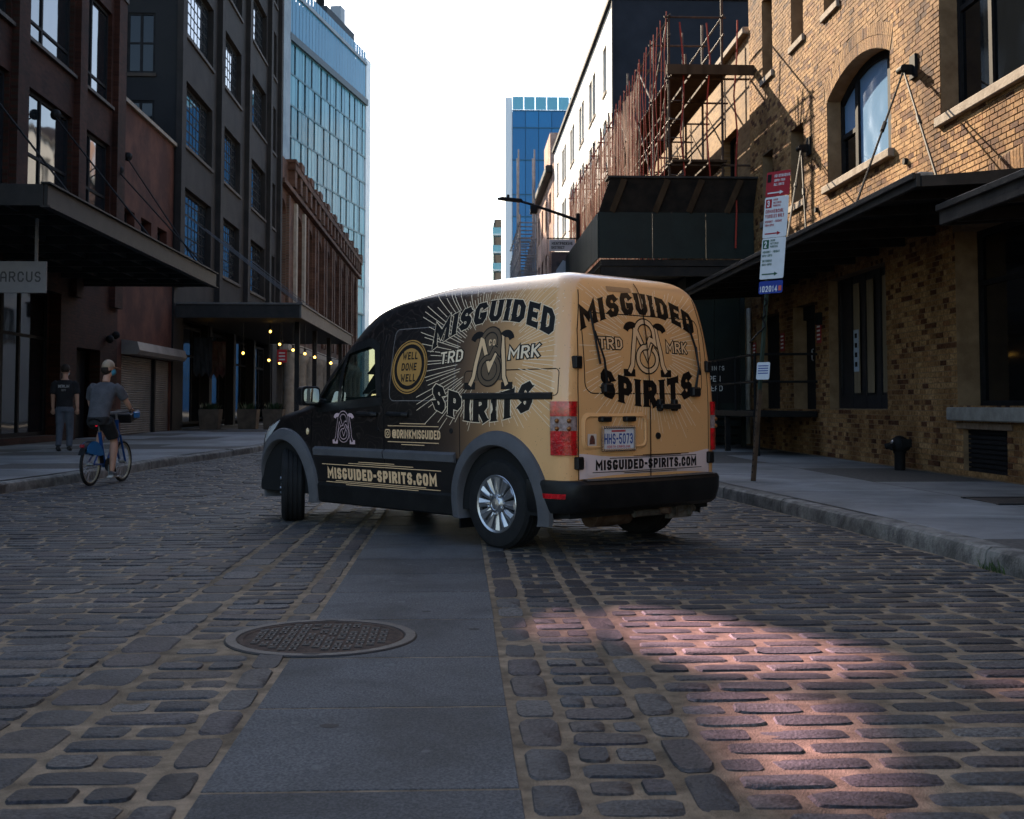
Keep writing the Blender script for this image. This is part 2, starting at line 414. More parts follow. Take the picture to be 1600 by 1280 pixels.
# things whose parts are written in world coordinates
WTH = {}
def wthing(name, label, cat, loc, group=None):
    o = thing(name, label, cat, loc, 0, group); WTH[o.name] = Matrix.Translation(Vector(loc)).inverted(); return o
def link(name, data, parent=None, kind=None):
    o = bpy.data.objects.new(name, data); col.objects.link(o)
    if parent is not None:
        o.parent = parent
        if parent.name in WTH: o.matrix_parent_inverse = WTH[parent.name]
    if kind: o['kind'] = kind
    return o
def ramp_mat(name, stops, rough=.85, ns=30, amt=.35, bump=.6, bs=120, big=.5, bigc=(.6,.56,.52), spec=.12, lohi=(.3,.7), bd=.006, vs_=1.0):
    """colour picked per brick from a ramp, mottled by fine noise, weathered by a broad one"""
    m = bpy.data.materials.new(name); m.use_nodes = True; MATS[name] = m
    n = m.node_tree.nodes; L = m.node_tree.links; b = n['Principled BSDF']; b.inputs['Roughness'].default_value = rough
    b.inputs['Specular IOR Level'].default_value = spec
    g = n.new('ShaderNodeNewGeometry'); oi = n.new('ShaderNodeObjectInfo'); ma = n.new('ShaderNodeMath'); ma.operation = 'ADD'
    L.new(g.outputs['Random Per Island'], ma.inputs[0]); L.new(oi.outputs['Random'], ma.inputs[1])
    fr = n.new('ShaderNodeMath'); fr.operation = 'FRACT'; L.new(ma.outputs[0], fr.inputs[0])
    r = n.new('ShaderNodeValToRGB'); cr = r.color_ramp
    while len(cr.elements) < len(stops): cr.elements.new(.5)
    for e, (p, c) in zip(cr.elements, stops): e.position = p; e.color = (*c, 1)
    L.new(fr.outputs[0], r.inputs[0])
    no = n.new('ShaderNodeTexNoise'); no.inputs['Scale'].default_value = ns; no.inputs['Detail'].default_value = 5
    L.new(g.outputs['Position'], no.inputs['Vector'])
    mr = n.new('ShaderNodeMapRange'); mr.inputs[1].default_value = lohi[0]; mr.inputs[2].default_value = lohi[1]; mr.inputs[3].default_value = 1-amt; mr.inputs[4].default_value = 1+amt*.6
    L.new(no.outputs['Fac'], mr.inputs[0])
    hs = n.new('ShaderNodeHueSaturation'); L.new(r.outputs[0], hs.inputs['Color']); L.new(mr.outputs[0], hs.inputs['Value'])
    n2 = n.new('ShaderNodeTexNoise'); n2.inputs['Scale'].default_value = big; n2.inputs['Detail'].default_value = 7; mpb = n.new('ShaderNodeMapping'); mpb.inputs['Scale'].default_value = (1,1,vs_); L.new(g.outputs['Position'], mpb.inputs[0]); L.new(mpb.outputs[0], n2.inputs['Vector'])
    rp = n.new('ShaderNodeValToRGB'); rp.color_ramp.elements[0].color = (*bigc, 1); rp.color_ramp.elements[1].color = (1.08,1.06,1.04,1)
    rp.color_ramp.elements[0].position = .34; rp.color_ramp.elements[1].position = .58; L.new(n2.outputs['Fac'], rp.inputs[0])
    mx = n.new('ShaderNodeMix'); mx.data_type = 'RGBA'; mx.blend_type = 'MULTIPLY'; mx.inputs[0].default_value = 1
    L.new(hs.outputs[0], mx.inputs[6]); L.new(rp.outputs[0], mx.inputs[7]); L.new(mx.outputs[2], b.inputs['Base Color'])
    bp = n.new('ShaderNodeBump'); bp.inputs['Strength'].default_value = bump; bp.inputs['Distance'].default_value = bd
    n3 = n.new('ShaderNodeTexNoise'); n3.inputs['Scale'].default_value = bs; L.new(g.outputs['Position'], n3.inputs['Vector'])
    L.new(n3.outputs['Fac'], bp.inputs['Height']); L.new(bp.outputs[0], b.inputs['Normal'])
    return m
m_black = mat('black_steel', (.007,.007,.0075), .75, c2=(.014,.013,.0125), ns=5, bump=.15, bs=40, spec=.15)
m_frame = mat('dark_window_frame', (.008,.008,.009), .75, c2=(.015,.0145,.015), ns=8, spec=.12)
m_glass = glass_mat('window_glass', (.012,.016,.02), .03, .7)
m_glassd = glass_mat('dark_window_glass', (.005,.006,.007), .06, -.1)
def win(parent, ax, pos, a0, a1, z0, z1, sgn, mull=(), trans=None, fw=.07, fd=.08, glass=None, frame=None, sill=None, lites=None, name='window', sillover=.08, bar=.03, proj=.1):
    """framed window in plane ax=pos, seen from the side -sgn; mull = fractions across, trans = list of fractions per sash"""
    glass = glass or m_glass; frame = frame or m_frame; f = MB()
    def B(u0, u1, v0, v1, d0, d1):
        p0, p1 = sorted((pos+sgn*d0, pos+sgn*d1))
        if ax == 'x': f.box(p0, p1, u0, u1, v0, v1)
        else: f.box(u0, u1, p0, p1, v0, v1)
    B(a0, a1, z0, z0+fw, -.0, fd); B(a0, a1, z1-fw, z1, -.0, fd); B(a0, a0+fw, z0+fw, z1-fw, 0, fd); B(a1-fw, a1, z0+fw, z1-fw, 0, fd)
    ed = [a0+fw*.5] + [a0+(a1-a0)*m_ for m_ in mull] + [a1-fw*.5]
    for m_ in mull:
        x = a0+(a1-a0)*m_; B(x-fw*.55, x+fw*.55, z0+fw, z1-fw, .004, fd-.004)
    cells = []
    for i in range(len(ed)-1):
        u0, u1 = ed[i]+fw*.5, ed[i+1]-fw*.5
        ts = list((trans or [[]]*9)[i]); zs = [z0+fw] + [z0+(z1-z0)*t for t in ts] + [z1-fw]
        for t in ts:
            z = z0+(z1-z0)*t; B(u0, u1, z-fw*.4, z+fw*.4, .006, fd-.006)
        for j in range(len(zs)-1): cells.append((u0, u1, zs[j], zs[j+1]))
        if lites:
            nx, nz = lites[i]
            for k in range(1, nx): x = u0+(u1-u0)*k/nx; B(x-bar/2, x+bar/2, z0+fw, z1-fw, fd*.5-.014, fd*.5+.01)
            for k in range(1, nz): z = z0+(z1-z0)*k/nz; B(u0, u1, z-bar/2, z+bar/2, fd*.5-.012, fd*.5+.009)
    W_ = f.build(name, frame, parent)
    for u0, u1, v0, v1 in cells:
        p = MB(); c = pos + sgn*(fd*.5)
        if ax == 'x': p.add([(c,u0,v0),(c,u1,v0),(c,u1,v1),(c,u0,v1)], [(0,1,2,3)])
        else: p.add([(u0,c,v0),(u1,c,v0),(u1,c,v1),(u0,c,v1)], [(0,1,2,3)])
        p.build('pane', glass, W_)
    if sill:
        s_ = MB(); p0, p1 = sorted((pos-sgn*proj, pos+sgn*.02)); zz0, zz1 = z0-.14, z0-.005
        if ax == 'x': s_.box(p0, p1, a0-sillover, a1+sillover, zz0, zz1)
        else: s_.box(a0-sillover, a1+sillover, p0, p1, zz0, zz1)
        s_.build('sill', sill, W_, bevel=.012)
    return W_
# ================================================================ SETTING
def kerbR(y): return float(np.interp(y, [-6,7,8.4,10.5,12.1,13.8,17,21,30,120], [3.5,3.46,3.41,3.28,3.15,2.98,2.85,2.8,2.8,2.8]))
def kerbL(y): return float(np.interp(y, [-6,14.6,16.6,21.4,26.6,40,120], [-5.75,-5.49,-5.24,-5.03,-4.55,-4.5,-4.5]))
WR, WL, SW = 6.5, -10.2, .14

m_joint = mat('sett_joint_grit', (.12,.092,.060), .95, c2=(.29,.22,.145), ns=9, nd=9, bump=.9, bs=130, big=(.9,.6))
m_sett = ramp_mat('granite_sett', [(0,(.014,.015,.018)),(.18,(.030,.034,.039)),(.4,(.042,.045,.047)),(.6,(.047,.040,.036)),(.75,(.036,.033,.039)),(.88,(.058,.060,.061)),(1,(.088,.087,.082))], rough=.66, ns=75, amt=.62, bump=.75, bs=90, big=1.3, bigc=(.55,.55,.56), spec=.25, lohi=(.38,.62), bd=.006)
m_slab = mat('granite_slab', (.032,.036,.040), .74, spec=.24, c2=(.100,.106,.110), ns=110, nd=9, isl=.22, bump=.6, bs=160, rv=.1, contrast=(.41,.60), big=(1.4,.6))
m_kerb = mat('kerb_granite', (.07,.067,.062), .8, c2=(.2,.19,.17), ns=6, nd=9, isl=.2, bump=1, bs=40, big=(1.2,.55))
m_walk = mat('pavement_concrete', (.15,.15,.15), .8, c2=(.21,.21,.207), ns=1.6, nd=9, isl=.12, bump=.35, bs=120, big=(.55,.62))
m_tar = mat('pavement_joint', (.05,.048,.045), .95, c2=(.09,.08,.07), ns=20)
m_iron = mat('manhole_iron', (.012,.013,.0145), .55, spec=.3, c2=(.026,.0235,.022), ns=14, nd=6, bump=.4, bs=90, rv=.15)
m_rust = mat('manhole_grit', (.035,.024,.018), .9, c2=(.075,.05,.036), ns=18, nd=6, bump=.7, bs=90)

# ground to the horizon, then the street bed
g = MB(); g.box(-1500, 1500, -60, 2500, -.5, -.12)
struct(g.build('ground', mat('far_ground', (.07,.068,.065), .95, c2=(.1,.095,.09), ns=.3)))
road = MB()
ys = [-8] + list(range(-4, 49, 2))
road.add([(kerbL(y)-.2, y, -.0004) for y in ys] + [(kerbR(y)+.2, y, -.0004) for y in ys], [(i, i+1, i+1+len(ys), i+len(ys)) for i in range(len(ys)-1)])
road = struct(road.build('road', m_joint))
rf = MB(); rf.add([(-4.7,48,-.01),(3.0,48,-.01),(3.0,420,-.01),(-4.7,420,-.01)], [(0,1,2,3)])
struct(rf.build('road_beyond', brick_mat('sett_far', (.06,.06,.062), (.12,.115,.11), (.13,.1,.07), .3, .16, axis='x')))

def sett_vf(L_, W_, rg, n=12):
    """granite sett: L along X, W along Y, worn round on top"""
    o = []
    e = rg.uniform(.27, .45)
    for k in range(n):
        a = 2*math.pi*(k+.5)/n; c, s_ = math.cos(a), math.sin(a)
        o.append((math.copysign(abs(c)**e, c)*L_/2*(1+rg.uniform(-.05,.03)), math.copysign(abs(s_)**e, s_)*W_/2*(1+rg.uniform(-.08,.08))))
    ins = rg.uniform(.006, .011); vs = []
    kx = 1 - 2*ins/L_; ky = 1 - 2*ins/W_
    vs += [(x, y, -.045) for x, y in o] + [(x, y, -.004) for x, y in o]
    vs += [(x*kx, y*ky, .0035+rg.uniform(-.002,.0015)) for x, y in o] + [(rg.uniform(-.2,.2)*L_, rg.uniform(-.15,.15)*W_, .0045+rg.uniform(-.0025,.002))]
    fs = [(r*n+k, r*n+(k+1)%n, (r+1)*n+(k+1)%n, (r+1)*n+k) for r in range(2) for k in range(n)]
    fs += [(2*n+k, 2*n+(k+1)%n, 3*n) for k in range(n)]
    return vs, fs
MH = (-.63, 5.58, .44)
setts = []      # (x, y, length, width, along_y)
def free(x, y, m=.03): return (x-MH[0])**2 + (y-MH[1])**2 > (MH[2]+m)**2
def row_fill(x0, x1, y, lmin, lmax, wd, stag, gp=.026):
    x = x0 + stag
    if stag > .07: setts.append((x0+stag/2-.006, y, stag-.02, wd, 0))
    while x < x1 - .05:
        L_ = min(rnd.uniform(lmin, lmax), x1 - x)
        if x1 - (x+L_) < .08: L_ = x1 - x
        setts.append((x+L_/2, y, L_-gp, wd, 0)); x += L_
def lay_setts():
    y = 2.1; i = 0
    while y < 48:
        p = .163 + rnd.uniform(-.006,.006); wd = p - .027 + rnd.uniform(-.008,.006)
        row_fill(.775, kerbR(y)-.02, y, .25, .34, wd-.013, (i % 2)*.14 + rnd.uniform(0,.06))
        row_fill(kerbL(y)+.02, -1.49, y+.03, .25, .34, wd+.009, ((i+1) % 2)*.14 + rnd.uniform(0,.06), .014)
        y += p; i += 1
    y = 2.1; i = 0
    while y < 30:                     # the narrow panels beside the slabs
        p = .16 + rnd.uniform(-.01,.01); wd = p - .028
        for x0, x1 in ((.352,.615), (-1.235,-.875)):
            wdt = x1 - x0
            if i % 2: setts.append(((x0+x1)/2, y, wdt-.02, wd, 0))
            else:
                k = x0 + wdt*rnd.uniform(.42,.58)
                setts.append(((x0+k)/2, y, k-x0-.026, wd, 0)); setts.append(((x1+k)/2, y, x1-k-.026, wd, 0))
        y += p; i += 1
    for x0, x1 in ((.192,.338), (.628,.762), (-.862,-.732), (-1.478,-1.25)):   # border columns
        y = 2.0 + rnd.uniform(0,.2)
        while y < 30:
            L_ = rnd.uniform(.27,.38); setts.append(((x0+x1)/2, y+L_/2, x1-x0-.014, L_-.024, 1)); y += L_
lay_setts()
setts = [s_ for s_ in setts if free(s_[0], s_[1], .02) and s_[2] > .04]
def seen(s_):
    x, y = s_[0], s_[1]; return y > 2.95 and abs(x - .0438*y) < .44*y
near = sorted([s_ for s_ in setts if seen(s_)], key=lambda s_: s_[1]-(s_[2]*s_[3])*4)[:300]
nearset = set(id(s_) for s_ in near)
variants = []
for k in range(16):
    V_, F_ = sett_vf(.28, .125, rnd); me = bpy.data.meshes.new('sett'); me.from_pydata(V_, [], F_); me.materials.append(m_sett)
    me.polygons.foreach_set('use_smooth', [True]*len(me.polygons)); me.set_sharp_from_angle(angle=rad(32)); variants.append(me)
for s_ in near:
    o = link('sett', variants[rnd.randrange(16)], road)
    o.location = (s_[0], s_[1], rnd.uniform(-.002,.005)); o.scale = (s_[2]/.28, s_[3]/.125, 1)
    o.rotation_euler = (rad(rnd.uniform(-1.6,1.6)), rad(rnd.uniform(-1.2,1.2)), rad(rnd.uniform(-2,2)))
fld = MB()
for s_ in setts:
    if id(s_) in nearset: continue
    V_, F_ = sett_vf(s_[2], s_[3], rnd, 12 if s_[1] < 12 else 8)
    tx, ty, dz, rz = rnd.uniform(-.02,.02), rnd.uniform(-.03,.03), rnd.uniform(-.002,.005), rnd.uniform(-.03,.03)
    fld.add([(s_[0]+v[0]-v[1]*rz, s_[1]+v[1]+v[0]*rz, v[2]+dz+v[0]*tx+v[1]*ty) for v in V_], F_)
fld.build('sett_field', m_sett, road, smooth=32, kind='stuff')
# granite slabs of the wheel track
yj = [1.5, 2.44, 3.383, 4.297, 5.134, 6.026, 6.902, 7.626, 8.379]
while yj[-1] < 30: yj.append(yj[-1] + rnd.uniform(.72,.9))
for a, b in zip(yj, yj[1:]):
    s_ = MB(); s_.box(-.717+rnd.uniform(0,.006), .178-rnd.uniform(0,.006), a+.006, b-.006, -.08, .002+rnd.uniform(-.0005,.0005))
    s_.build('slab', m_slab, road, bevel=.006)
# chewing-gum spots on the slabs
m_gum = mat('old_gum', (.13,.135,.135), .9, c2=(.09,.095,.095), ns=60); m_gumd = mat('black_gum', (.012,.012,.013), .7)
gum = [(-.28,4.98,.026),(-.36,4.86,.022),(-.33,5.02,.016),(-.31,6.55,.02),(-.22,6.5,.017),(-.37,6.62,.015),(-.4,7.3,.018),(-.3,7.45,.016),(-.18,6.75,.015),(-.1,3.75,.015),(-.55,4.1,.014),(-.42,3.6,.02),(.05,3.0,.013),(-.05,7.9,.016),(-.33,8.05,.016)]
for x, y, r in gum:
    s_ = MB(); n = 9; s_.add([(x+r*(1+rnd.uniform(-.25,.25))*math.cos(6.283*k/n), y+r*(1+rnd.uniform(-.25,.25))*math.sin(6.283*k/n), .0034) for k in range(n)] + [(x, y, .0042)], [(k,(k+1)%n,n) for k in range(n)])
    s_.build('gum_spot', m_gum, road)
for x, y, r in [(-.43,4.06,.026),(.07,5.75,.022),(-.17,6.25,.02)]:
    s_ = MB(); n = 9; s_.add([(x+r*1.3*math.cos(6.283*k/n), y+r*(1+rnd.uniform(-.2,.2))*math.sin(6.283*k/n), .0034) for k in range(n)] + [(x, y, .0042)], [(k,(k+1)%n,n) for k in range(n)])
    s_.build('gum_spot', m_gumd, road)

# manhole
mh = thing('manhole_cover', 'round iron manhole cover with a square grid pattern, set across the granite slabs', 'manhole', (MH[0], MH[1], 0))
fr = MB(); fr.lathe([(.435,-.06),(.437,.004),(.43,.0095),(.385,.0095),(.38,.0045)], 56)
fr.build('frame', m_iron, mh, smooth=30)
cv = MB(); cv.lathe([(.378,.0045),(.372,.0085),(.352,.0085),(.347,.0045),(0,.0045)], 56); cv.build('lid', [m_rust], mh, smooth=30)
pt = MB()
for i in range(-7, 8):
    for j in range(-7, 8):
        x, y = i*.047, j*.047
        if math.hypot(x, y) > .325: continue
        if rnd.random() < .12: continue
        hgt = .0095
        if (i+j) % 2:
            pt.box(x-.017, x+.017, y-.016, y-.006, .003, hgt); pt.box(x-.017, x+.017, y+.006, y+.016, .003, hgt)
        else:
            pt.box(x-.016, x-.006, y-.017, y+.017, .003, hgt); pt.box(x+.006, x+.016, y-.017, y+.017, .003, hgt)
pt.build('raised_pattern', m_iron, mh, kind='stuff')
for a in (-1.57, 1.57):
    nt_ = MB(); nt_.lathe([(.03,.0105),(0,.0105)], 12, Matrix.Translation((.395*math.cos(a), .395*math.sin(a), 0)) @ Matrix.Diagonal((1.3,.55,1,1)))
    nt_.build('pick_notch', m_gumd, mh)

# kerbs
def kerb(name, kf, sgn, y0, y1):
    root = MB(); ys_ = [y0 + i for i in range(int(y1-y0)+1)]
    root.add([(kf(y)+sgn*.02, y, -.1) for y in ys_] + [(kf(y)+sgn*.17, y, -.1) for y in ys_] + [(kf(y)+sgn*.02, y, .10) for y in ys_] + [(kf(y)+sgn*.17, y, .10) for y in ys_],
             [(i, i+1, i+1+2*len(ys_), i+2*len(ys_)) for i in range(len(ys_)-1)] + [(i+2*len(ys_), i+1+2*len(ys_), i+1+3*len(ys_), i+3*len(ys_)) for i in range(len(ys_)-1)])
    root = struct(root.build(name, m_tar)); y = y0
    while y < y1:
        L_ = rnd.uniform(1.3,2.2); b = min(y+L_, y1); s_ = MB(); dz = rnd.uniform(-.012,.008)
        n = 5
        for k in range(n):       # slightly wavy worn face
            pass
        P = []
        for k in range(n+1):
            yy = y+.006 + (b-y-.012)*k/n; x = kf(yy) + rnd.uniform(-.007,.007)
            P.append([(x-sgn*.0, yy, -.09), (x, yy, SW-.05+dz), (x+sgn*.012, yy, SW-.018+dz), (x+sgn*.04, yy, SW+dz+rnd.uniform(-.003,.003)), (x+sgn*.18, yy, SW+dz), (x+sgn*.18, yy, -.09)])
        vs = [q for r_ in P for q in r_]; fs = [(k*6+j, k*6+j+1, (k+1)*6+j+1, (k+1)*6+j) for k in range(n) for j in range(5)]
        fs += [tuple(range(6)), tuple(n*6+5-j for j in range(6))]
        s_.add(vs, fs); s_.build('kerb_stone', m_kerb, root, smooth=28); y = b
    return root
kerb('kerb_right', kerbR, 1, -4, 44)
kerb('kerb_left', kerbL, -1, 0, 60)
# pavements of cast flags
def pavement(name, kf, sgn, wall, y0, y1, rows, skip=None):
    root = MB(); ys_ = np.arange(y0, y1+.01, 1.0)
    root.add([(kf(y)+sgn*.17, y, SW-.0004) for y in ys_] + [(wall, y, SW-.0004) for y in ys_], [(i, i+1, i+1+len(ys_), i+len(ys_)) for i in range(len(ys_)-1)])
    root = struct(root.build(name, m_tar)); y = y0
    while y < y1:
        L_ = 1.52; b = min(y+L_, y1)
        for c in range(rows):
            g_ = .010
            def X(yy, t): x0 = kf(yy)+sgn*.187; return x0 + (wall-x0)*t
            t0, t1 = c/rows, (c+1)/rows; dz = rnd.uniform(-.003,.003)
            q = [(X(y+g_, t0)+sgn*g_, y+g_), (X(y+g_, t1)-sgn*g_, y+g_), (X(b-g_, t1)-sgn*g_, b-g_), (X(b-g_, t0)+sgn*g_, b-g_)]
            s_ = MB(); s_.prism(q, lambda p: (p[0], p[1], SW-.05), lambda p: (p[0], p[1], SW+dz))
            s_.build('paving_flag', m_walk, root, bevel=.004)
        y = b
    return root
pavR = pavement('pavement_right', kerbR, 1, WR+.3, -4, 44, 2)
pavL = pavement('pavement_left', kerbL, -1, WL-.3, 4, 60, 3)
# weeds in the kerb joint
tuft = MB()
for k in range(60):
    a = rnd.uniform(0, 6.28); L_ = rnd.uniform(.03,.11); bx, by = 3.44+rnd.uniform(-.03,.03), 7.6+rnd.uniform(-.16,.16)
    d = Vector((math.cos(a)*.5-.3, math.sin(a)*.5, 1)).normalized(); s_ = Vector((-d.y, d.x, 0)).normalized()*.004
    p0 = Vector((bx, by, -.005)); p1 = p0 + d*L_*.6; p2 = p0 + d*L_ + Vector((d.x, d.y, -.25))*L_*.3
    tuft.add([p0-s_, p0+s_, p1+s_*.8, p1-s_*.8, p2], [(0,1,2,3),(3,2,4)])
t_ = tuft.build('weed_tuft', mat('weed_green', (.05,.085,.02), .7, isl=.3), None)
tag(t_, 'small green weeds growing against the right kerb', 'weeds', kind='stuff')
# steel hatch lying in the right pavement
ht = thing('pavement_hatch', 'dark steel cellar hatch let into the right pavement at the frame edge', 'hatch', (5.75, 11.3, SW))
b_ = MB(); b_.box(-.75,.75,-.36,.36,.002,.012); b_.build('plate', mat('hatch_steel', (.03,.028,.027), .7, metal=.3, c2=(.06,.05,.045), ns=9, bump=.5, bs=90), ht, bevel=.003)
for s_ in (-1,1):
    b_ = MB(); b_.box(-.78,.78,s_*.39-.03,s_*.39+.03,.002,.017); b_.build('rim', m_iron, ht, bevel=.003)
# ================================================================ RIGHT SIDE
m_brick = ramp_mat('buff_brick', [(0,(.075,.03,.015)),(.12,(.13,.056,.025)),(.2,(.24,.125,.05)),(.55,(.31,.175,.072)),(.86,(.37,.22,.098)),(1,(.24,.11,.045))], ns=26, amt=.5, big=.9, bigc=(.42,.35,.29), vs_=.28)
m_mortar = mat('lime_mortar', (.16,.10,.054), .95, c2=(.24,.158,.09), ns=4, nd=8, bump=.6, bs=90)
m_stone = mat('sill_stone', (.19,.15,.115), .9, c2=(.30,.25,.20), ns=6, nd=8, bump=.8, bs=40)
m_wood = mat('door_boards', (.17,.13,.08), .6, c2=(.25,.19,.12), ns=3, stretch=(1,1,.1))
m_tin = mat('canopy_steel', (.02,.019,.018), .6, metal=.3, c2=(.045,.04,.036), ns=3, nd=7, bump=.3, bs=25)
m_lead = mat('canopy_capping', (.12,.11,.10), .8, c2=(.36,.33,.29), ns=5, nd=9, bump=.8, bs=20)

BB = wthing('brick_building', 'sunlit buff brick warehouse with an arched window and iron canopies, right side', 'building', (WR+2, 19, 0))
def arc(yc, half, spring, rise, n=18, extra=0):
    R_ = (half*half + rise*rise)/(2*rise); zc = spring + rise - R_; a0 = math.asin(half/R_)
    return [(yc + (R_+extra)*math.sin(-a0 + 2*a0*i/n), zc + (R_+extra)*math.cos(-a0 + 2*a0*i/n)) for i in range(n+1)], R_, zc, a0
AY, AH, ASP, ARI = 19.12, 1.555, 6.42, .34
acur, AR, AZc, AA = arc(AY, AH, ASP, ARI)
arch_hole = [(AY-AH, 4.92), (AY+AH, 4.92)] + acur[::-1]
scur, SR, SZc, SA = arc(12.6, 2.75, 3.42, .30)
HO = [rect(12.2,15.7,4.95,7.3), arch_hole, rect(22.13,23.0,4.95,6.45), rect(22.05,22.87,8.08,9.9), rect(19.98,20.77,8.03,9.9),
      rect(24.28,25.1,8.03,9.75), rect(24.35,25.2,4.98,6.4), rect(17.9,20.75,1.0,3.25), rect(21.55,23.0,.98,2.97), rect(10.6,15.35,1.04,3.34),
      rect(13.95,15.2,.2,.76), rect(24.0,25.9,.98,2.97)]
ZT = 12.5
wm = MB(); sheet(wm, rect(-8,26.3,.0,ZT), HO, lambda p: (WR, p[0], p[1]), lambda p: (WR+.36, p[0], p[1]))
wm.build('wall', m_mortar, BB)
e_ = MB(); e_.add([(WR,26.3,0),(WR+12,26.3,0),(WR+12,26.3,ZT),(WR,26.3,ZT),(WR,-8,0),(WR+12,-8,0),(WR+12,-8,ZT),(WR,-8,ZT)], [(0,1,2,3),(4,5,6,7)]); e_.build('end_wall', brick_mat('buff_brick_far', (.30,.19,.09), (.44,.30,.15), (.34,.27,.18), bias=-.1, axis='y'), BB)
e_ = MB(); e_.box(WR, WR+12, -8, 26.3, ZT, ZT+.15); e_.build('roof', m_tin, BB)
e_ = MB(); e_.add([(WR+1.4,-8,0),(WR+1.4,26.2,0),(WR+1.4,26.2,ZT),(WR+1.4,-8,ZT)], [(0,1,2,3)]); e_.build('inner_wall', mat('dim_interior', (.03,.026,.022), .9, c2=(.06,.05,.04), ns=.8), BB)
# courses: free runs along each course between openings and arch rings
def runs(z):
    cut = []
    for k, h_ in enumerate(HO):
        ys_ = [p[0] for p in h_]; zs = [p[1] for p in h_]
        if k == 1:
            if z < 4.92 or z > ASP+ARI+.5: continue
            RR = AR + .40; dz = z - AZc
            hw = AH if z <= ASP else 0
            if dz > 0 and dz < RR:
                q = math.sqrt(RR*RR - dz*dz)
                if z > ASP-.02: hw = min(q, AH+.14)
            if hw: cut.append((AY-hw, AY+hw))
        elif min(zs) < z < max(zs): cut.append((min(ys_), max(ys_)))
    RR = SR + .40; dz = z - SZc
    if 3.34 < z and dz < RR:
        q = math.sqrt(max(0, RR*RR-dz*dz)); q = min(q, 2.82); cut.append((12.6-q, 12.6+q))
    cut.sort(); out = []; y = 12.3
    for a, b in cut:
        if a > y: out.append((y, a))
        y = max(y, b)
    if y < 26.28: out.append((y, 26.28))
    return out
BL = []           # bricks: y0, y1, z0, z1
z = .16; i = 0
while z < 11.0:
    head = i % 6 == 5
    for a, b in runs(z+.033):
        y = a + .004 - ((i % 2)*.105 + rnd.uniform(0,.02) if not head else .05)
        while y < b - .012:
            L_ = (.205 if not head else .098) + rnd.uniform(-.006,.005)
            y0, y1 = max(y, a+.004), min(y+L_, b-.004)
            if y1 - y0 > .025: BL.append((y0, y1, z, z+.064))
            y += L_ + .011
    z += .0755; i += 1
def soldier(pc, R_, zc, a0, thick, wdt, rows):
    out = []
    for r in range(rows):
        r0 = R_ + .008 + r*(thick+.01); n = int(2*a0*R_/(wdt+.01))
        for k in range(n):
            a = -a0 + 2*a0*(k+.5)/n; out.append((pc + (r0+thick/2)*math.sin(a), zc + (r0+thick/2)*math.cos(a), a, thick, wdt))
    return out
VS = [v for v in soldier(AY, AR, AZc, AA, .19, .066, 2)] + [v for v in soldier(12.6, SR, SZc, SA, .38, .07, 1) if v[0] > 12.3]
def shows(y, z): return y > 13.2 and z < 1.07 + .345*y
order = sorted(BL, key=lambda b: (b[0] if shows(b[0], b[2]) and b[2] > 3.4 else 60 + b[0]))
ind = order[:270]; rest = order[270:]
bmes = []
for k in range(6):
    s_ = MB(); s_.box(-.04, rnd.uniform(.006,.011), -.1, .1, -.032, .032)
    o_ = s_.build('brick', m_brick, None, bevel=.004); me = o_.data; bpy.data.objects.remove(o_); bmes.append(me)
def put_brick(y, z, ly, lz, a=0):
    o = link('brick', bmes[rnd.randrange(6)], BB)
    o.location = (WR-rnd.uniform(0,.003), y, z); o.scale = (-1, ly/.2, lz/.064)
    o.rotation_euler = (a + rad(rnd.uniform(-.6,.6)), 0, rad(rnd.uniform(-.8,.8)))
for y0, y1, z0, z1 in ind: put_brick((y0+y1)/2, (z0+z1)/2, y1-y0, z1-z0)
for y, z, a, th, wd in [v for v in VS if abs(v[0]-14.3) < .9][:30]: put_brick(y, z, wd, th, -a)
fl = MB()
for y0, y1, z0, z1 in rest:
    d = rnd.uniform(.004,.011); t = rnd.uniform(-.002,.002)
    fl.add([(WR-d+t,y0,z0),(WR-d-t,y1,z0),(WR-d-t,y1,z1),(WR-d+t,y0,z1),(WR+.005,y0,z0),(WR+.005,y1,z0),(WR+.005,y1,z1),(WR+.005,y0,z1)],
           [(0,1,2,3),(0,4,5,1),(3,2,6,7),(0,3,7,4),(1,5,6,2)])
for y, z, a, th, wd in VS:
    if abs(y-14.3) < .9: continue
    M = Matrix.Rotation(-a, 3, 'X'); fl.obox((WR+.01, y, z), .035+rnd.uniform(0,.006), wd, th, M)
fl.build('brick_courses', m_brick, BB, kind='stuff')
# windows
IN = WR + .24
win(BB, 'x', IN, 12.2, 15.7, 4.95, 7.3, 1, mull=(.72,), trans=[[], [.62]], fw=.09, glass=m_glassd, sill=m_stone, proj=.32)
# arched window: frame follows the arch
aw = MB(); icur, *_ = arc(AY, AH-.09, ASP, ARI-.02)
def ribbon(mb, outer, inner, x0, x1):
    n = len(outer)
    vs = [(x0,*p) for p in outer] + [(x0,*p) for p in inner] + [(x1,*p) for p in outer] + [(x1,*p) for p in inner]
    mb.add(vs, [(i, i+1, n+i+1, n+i) for i in range(n-1)] + [(n+i, n+i+1, 3*n+i+1, 3*n+i) for i in range(n-1)])
ribbon(aw, acur, [(y, z-.10) for y, z in icur], IN, IN+.1)
aw.box(IN, IN+.1, AY-AH, AY-AH+.09, 4.92, ASP); aw.box(IN, IN+.1, AY+AH-.09, AY+AH, 4.92, ASP); aw.box(IN, IN+.1, AY-AH, AY+AH, 4.92, 5.0)
mu = [AY-.83, AY+.72]
def atop(y): return AZc + math.sqrt(AR*AR - (y-AY)**2) - .1
for y in mu: aw.box(IN+.003, IN+.097, y-.07, y+.07, 5.0, atop(y)+.04)
for a, b in ((AY-AH+.09, mu[0]-.07), (mu[1]+.07, AY+AH-.09)): aw.box(IN+.006, IN+.09, a, b, 5.72, 5.80)
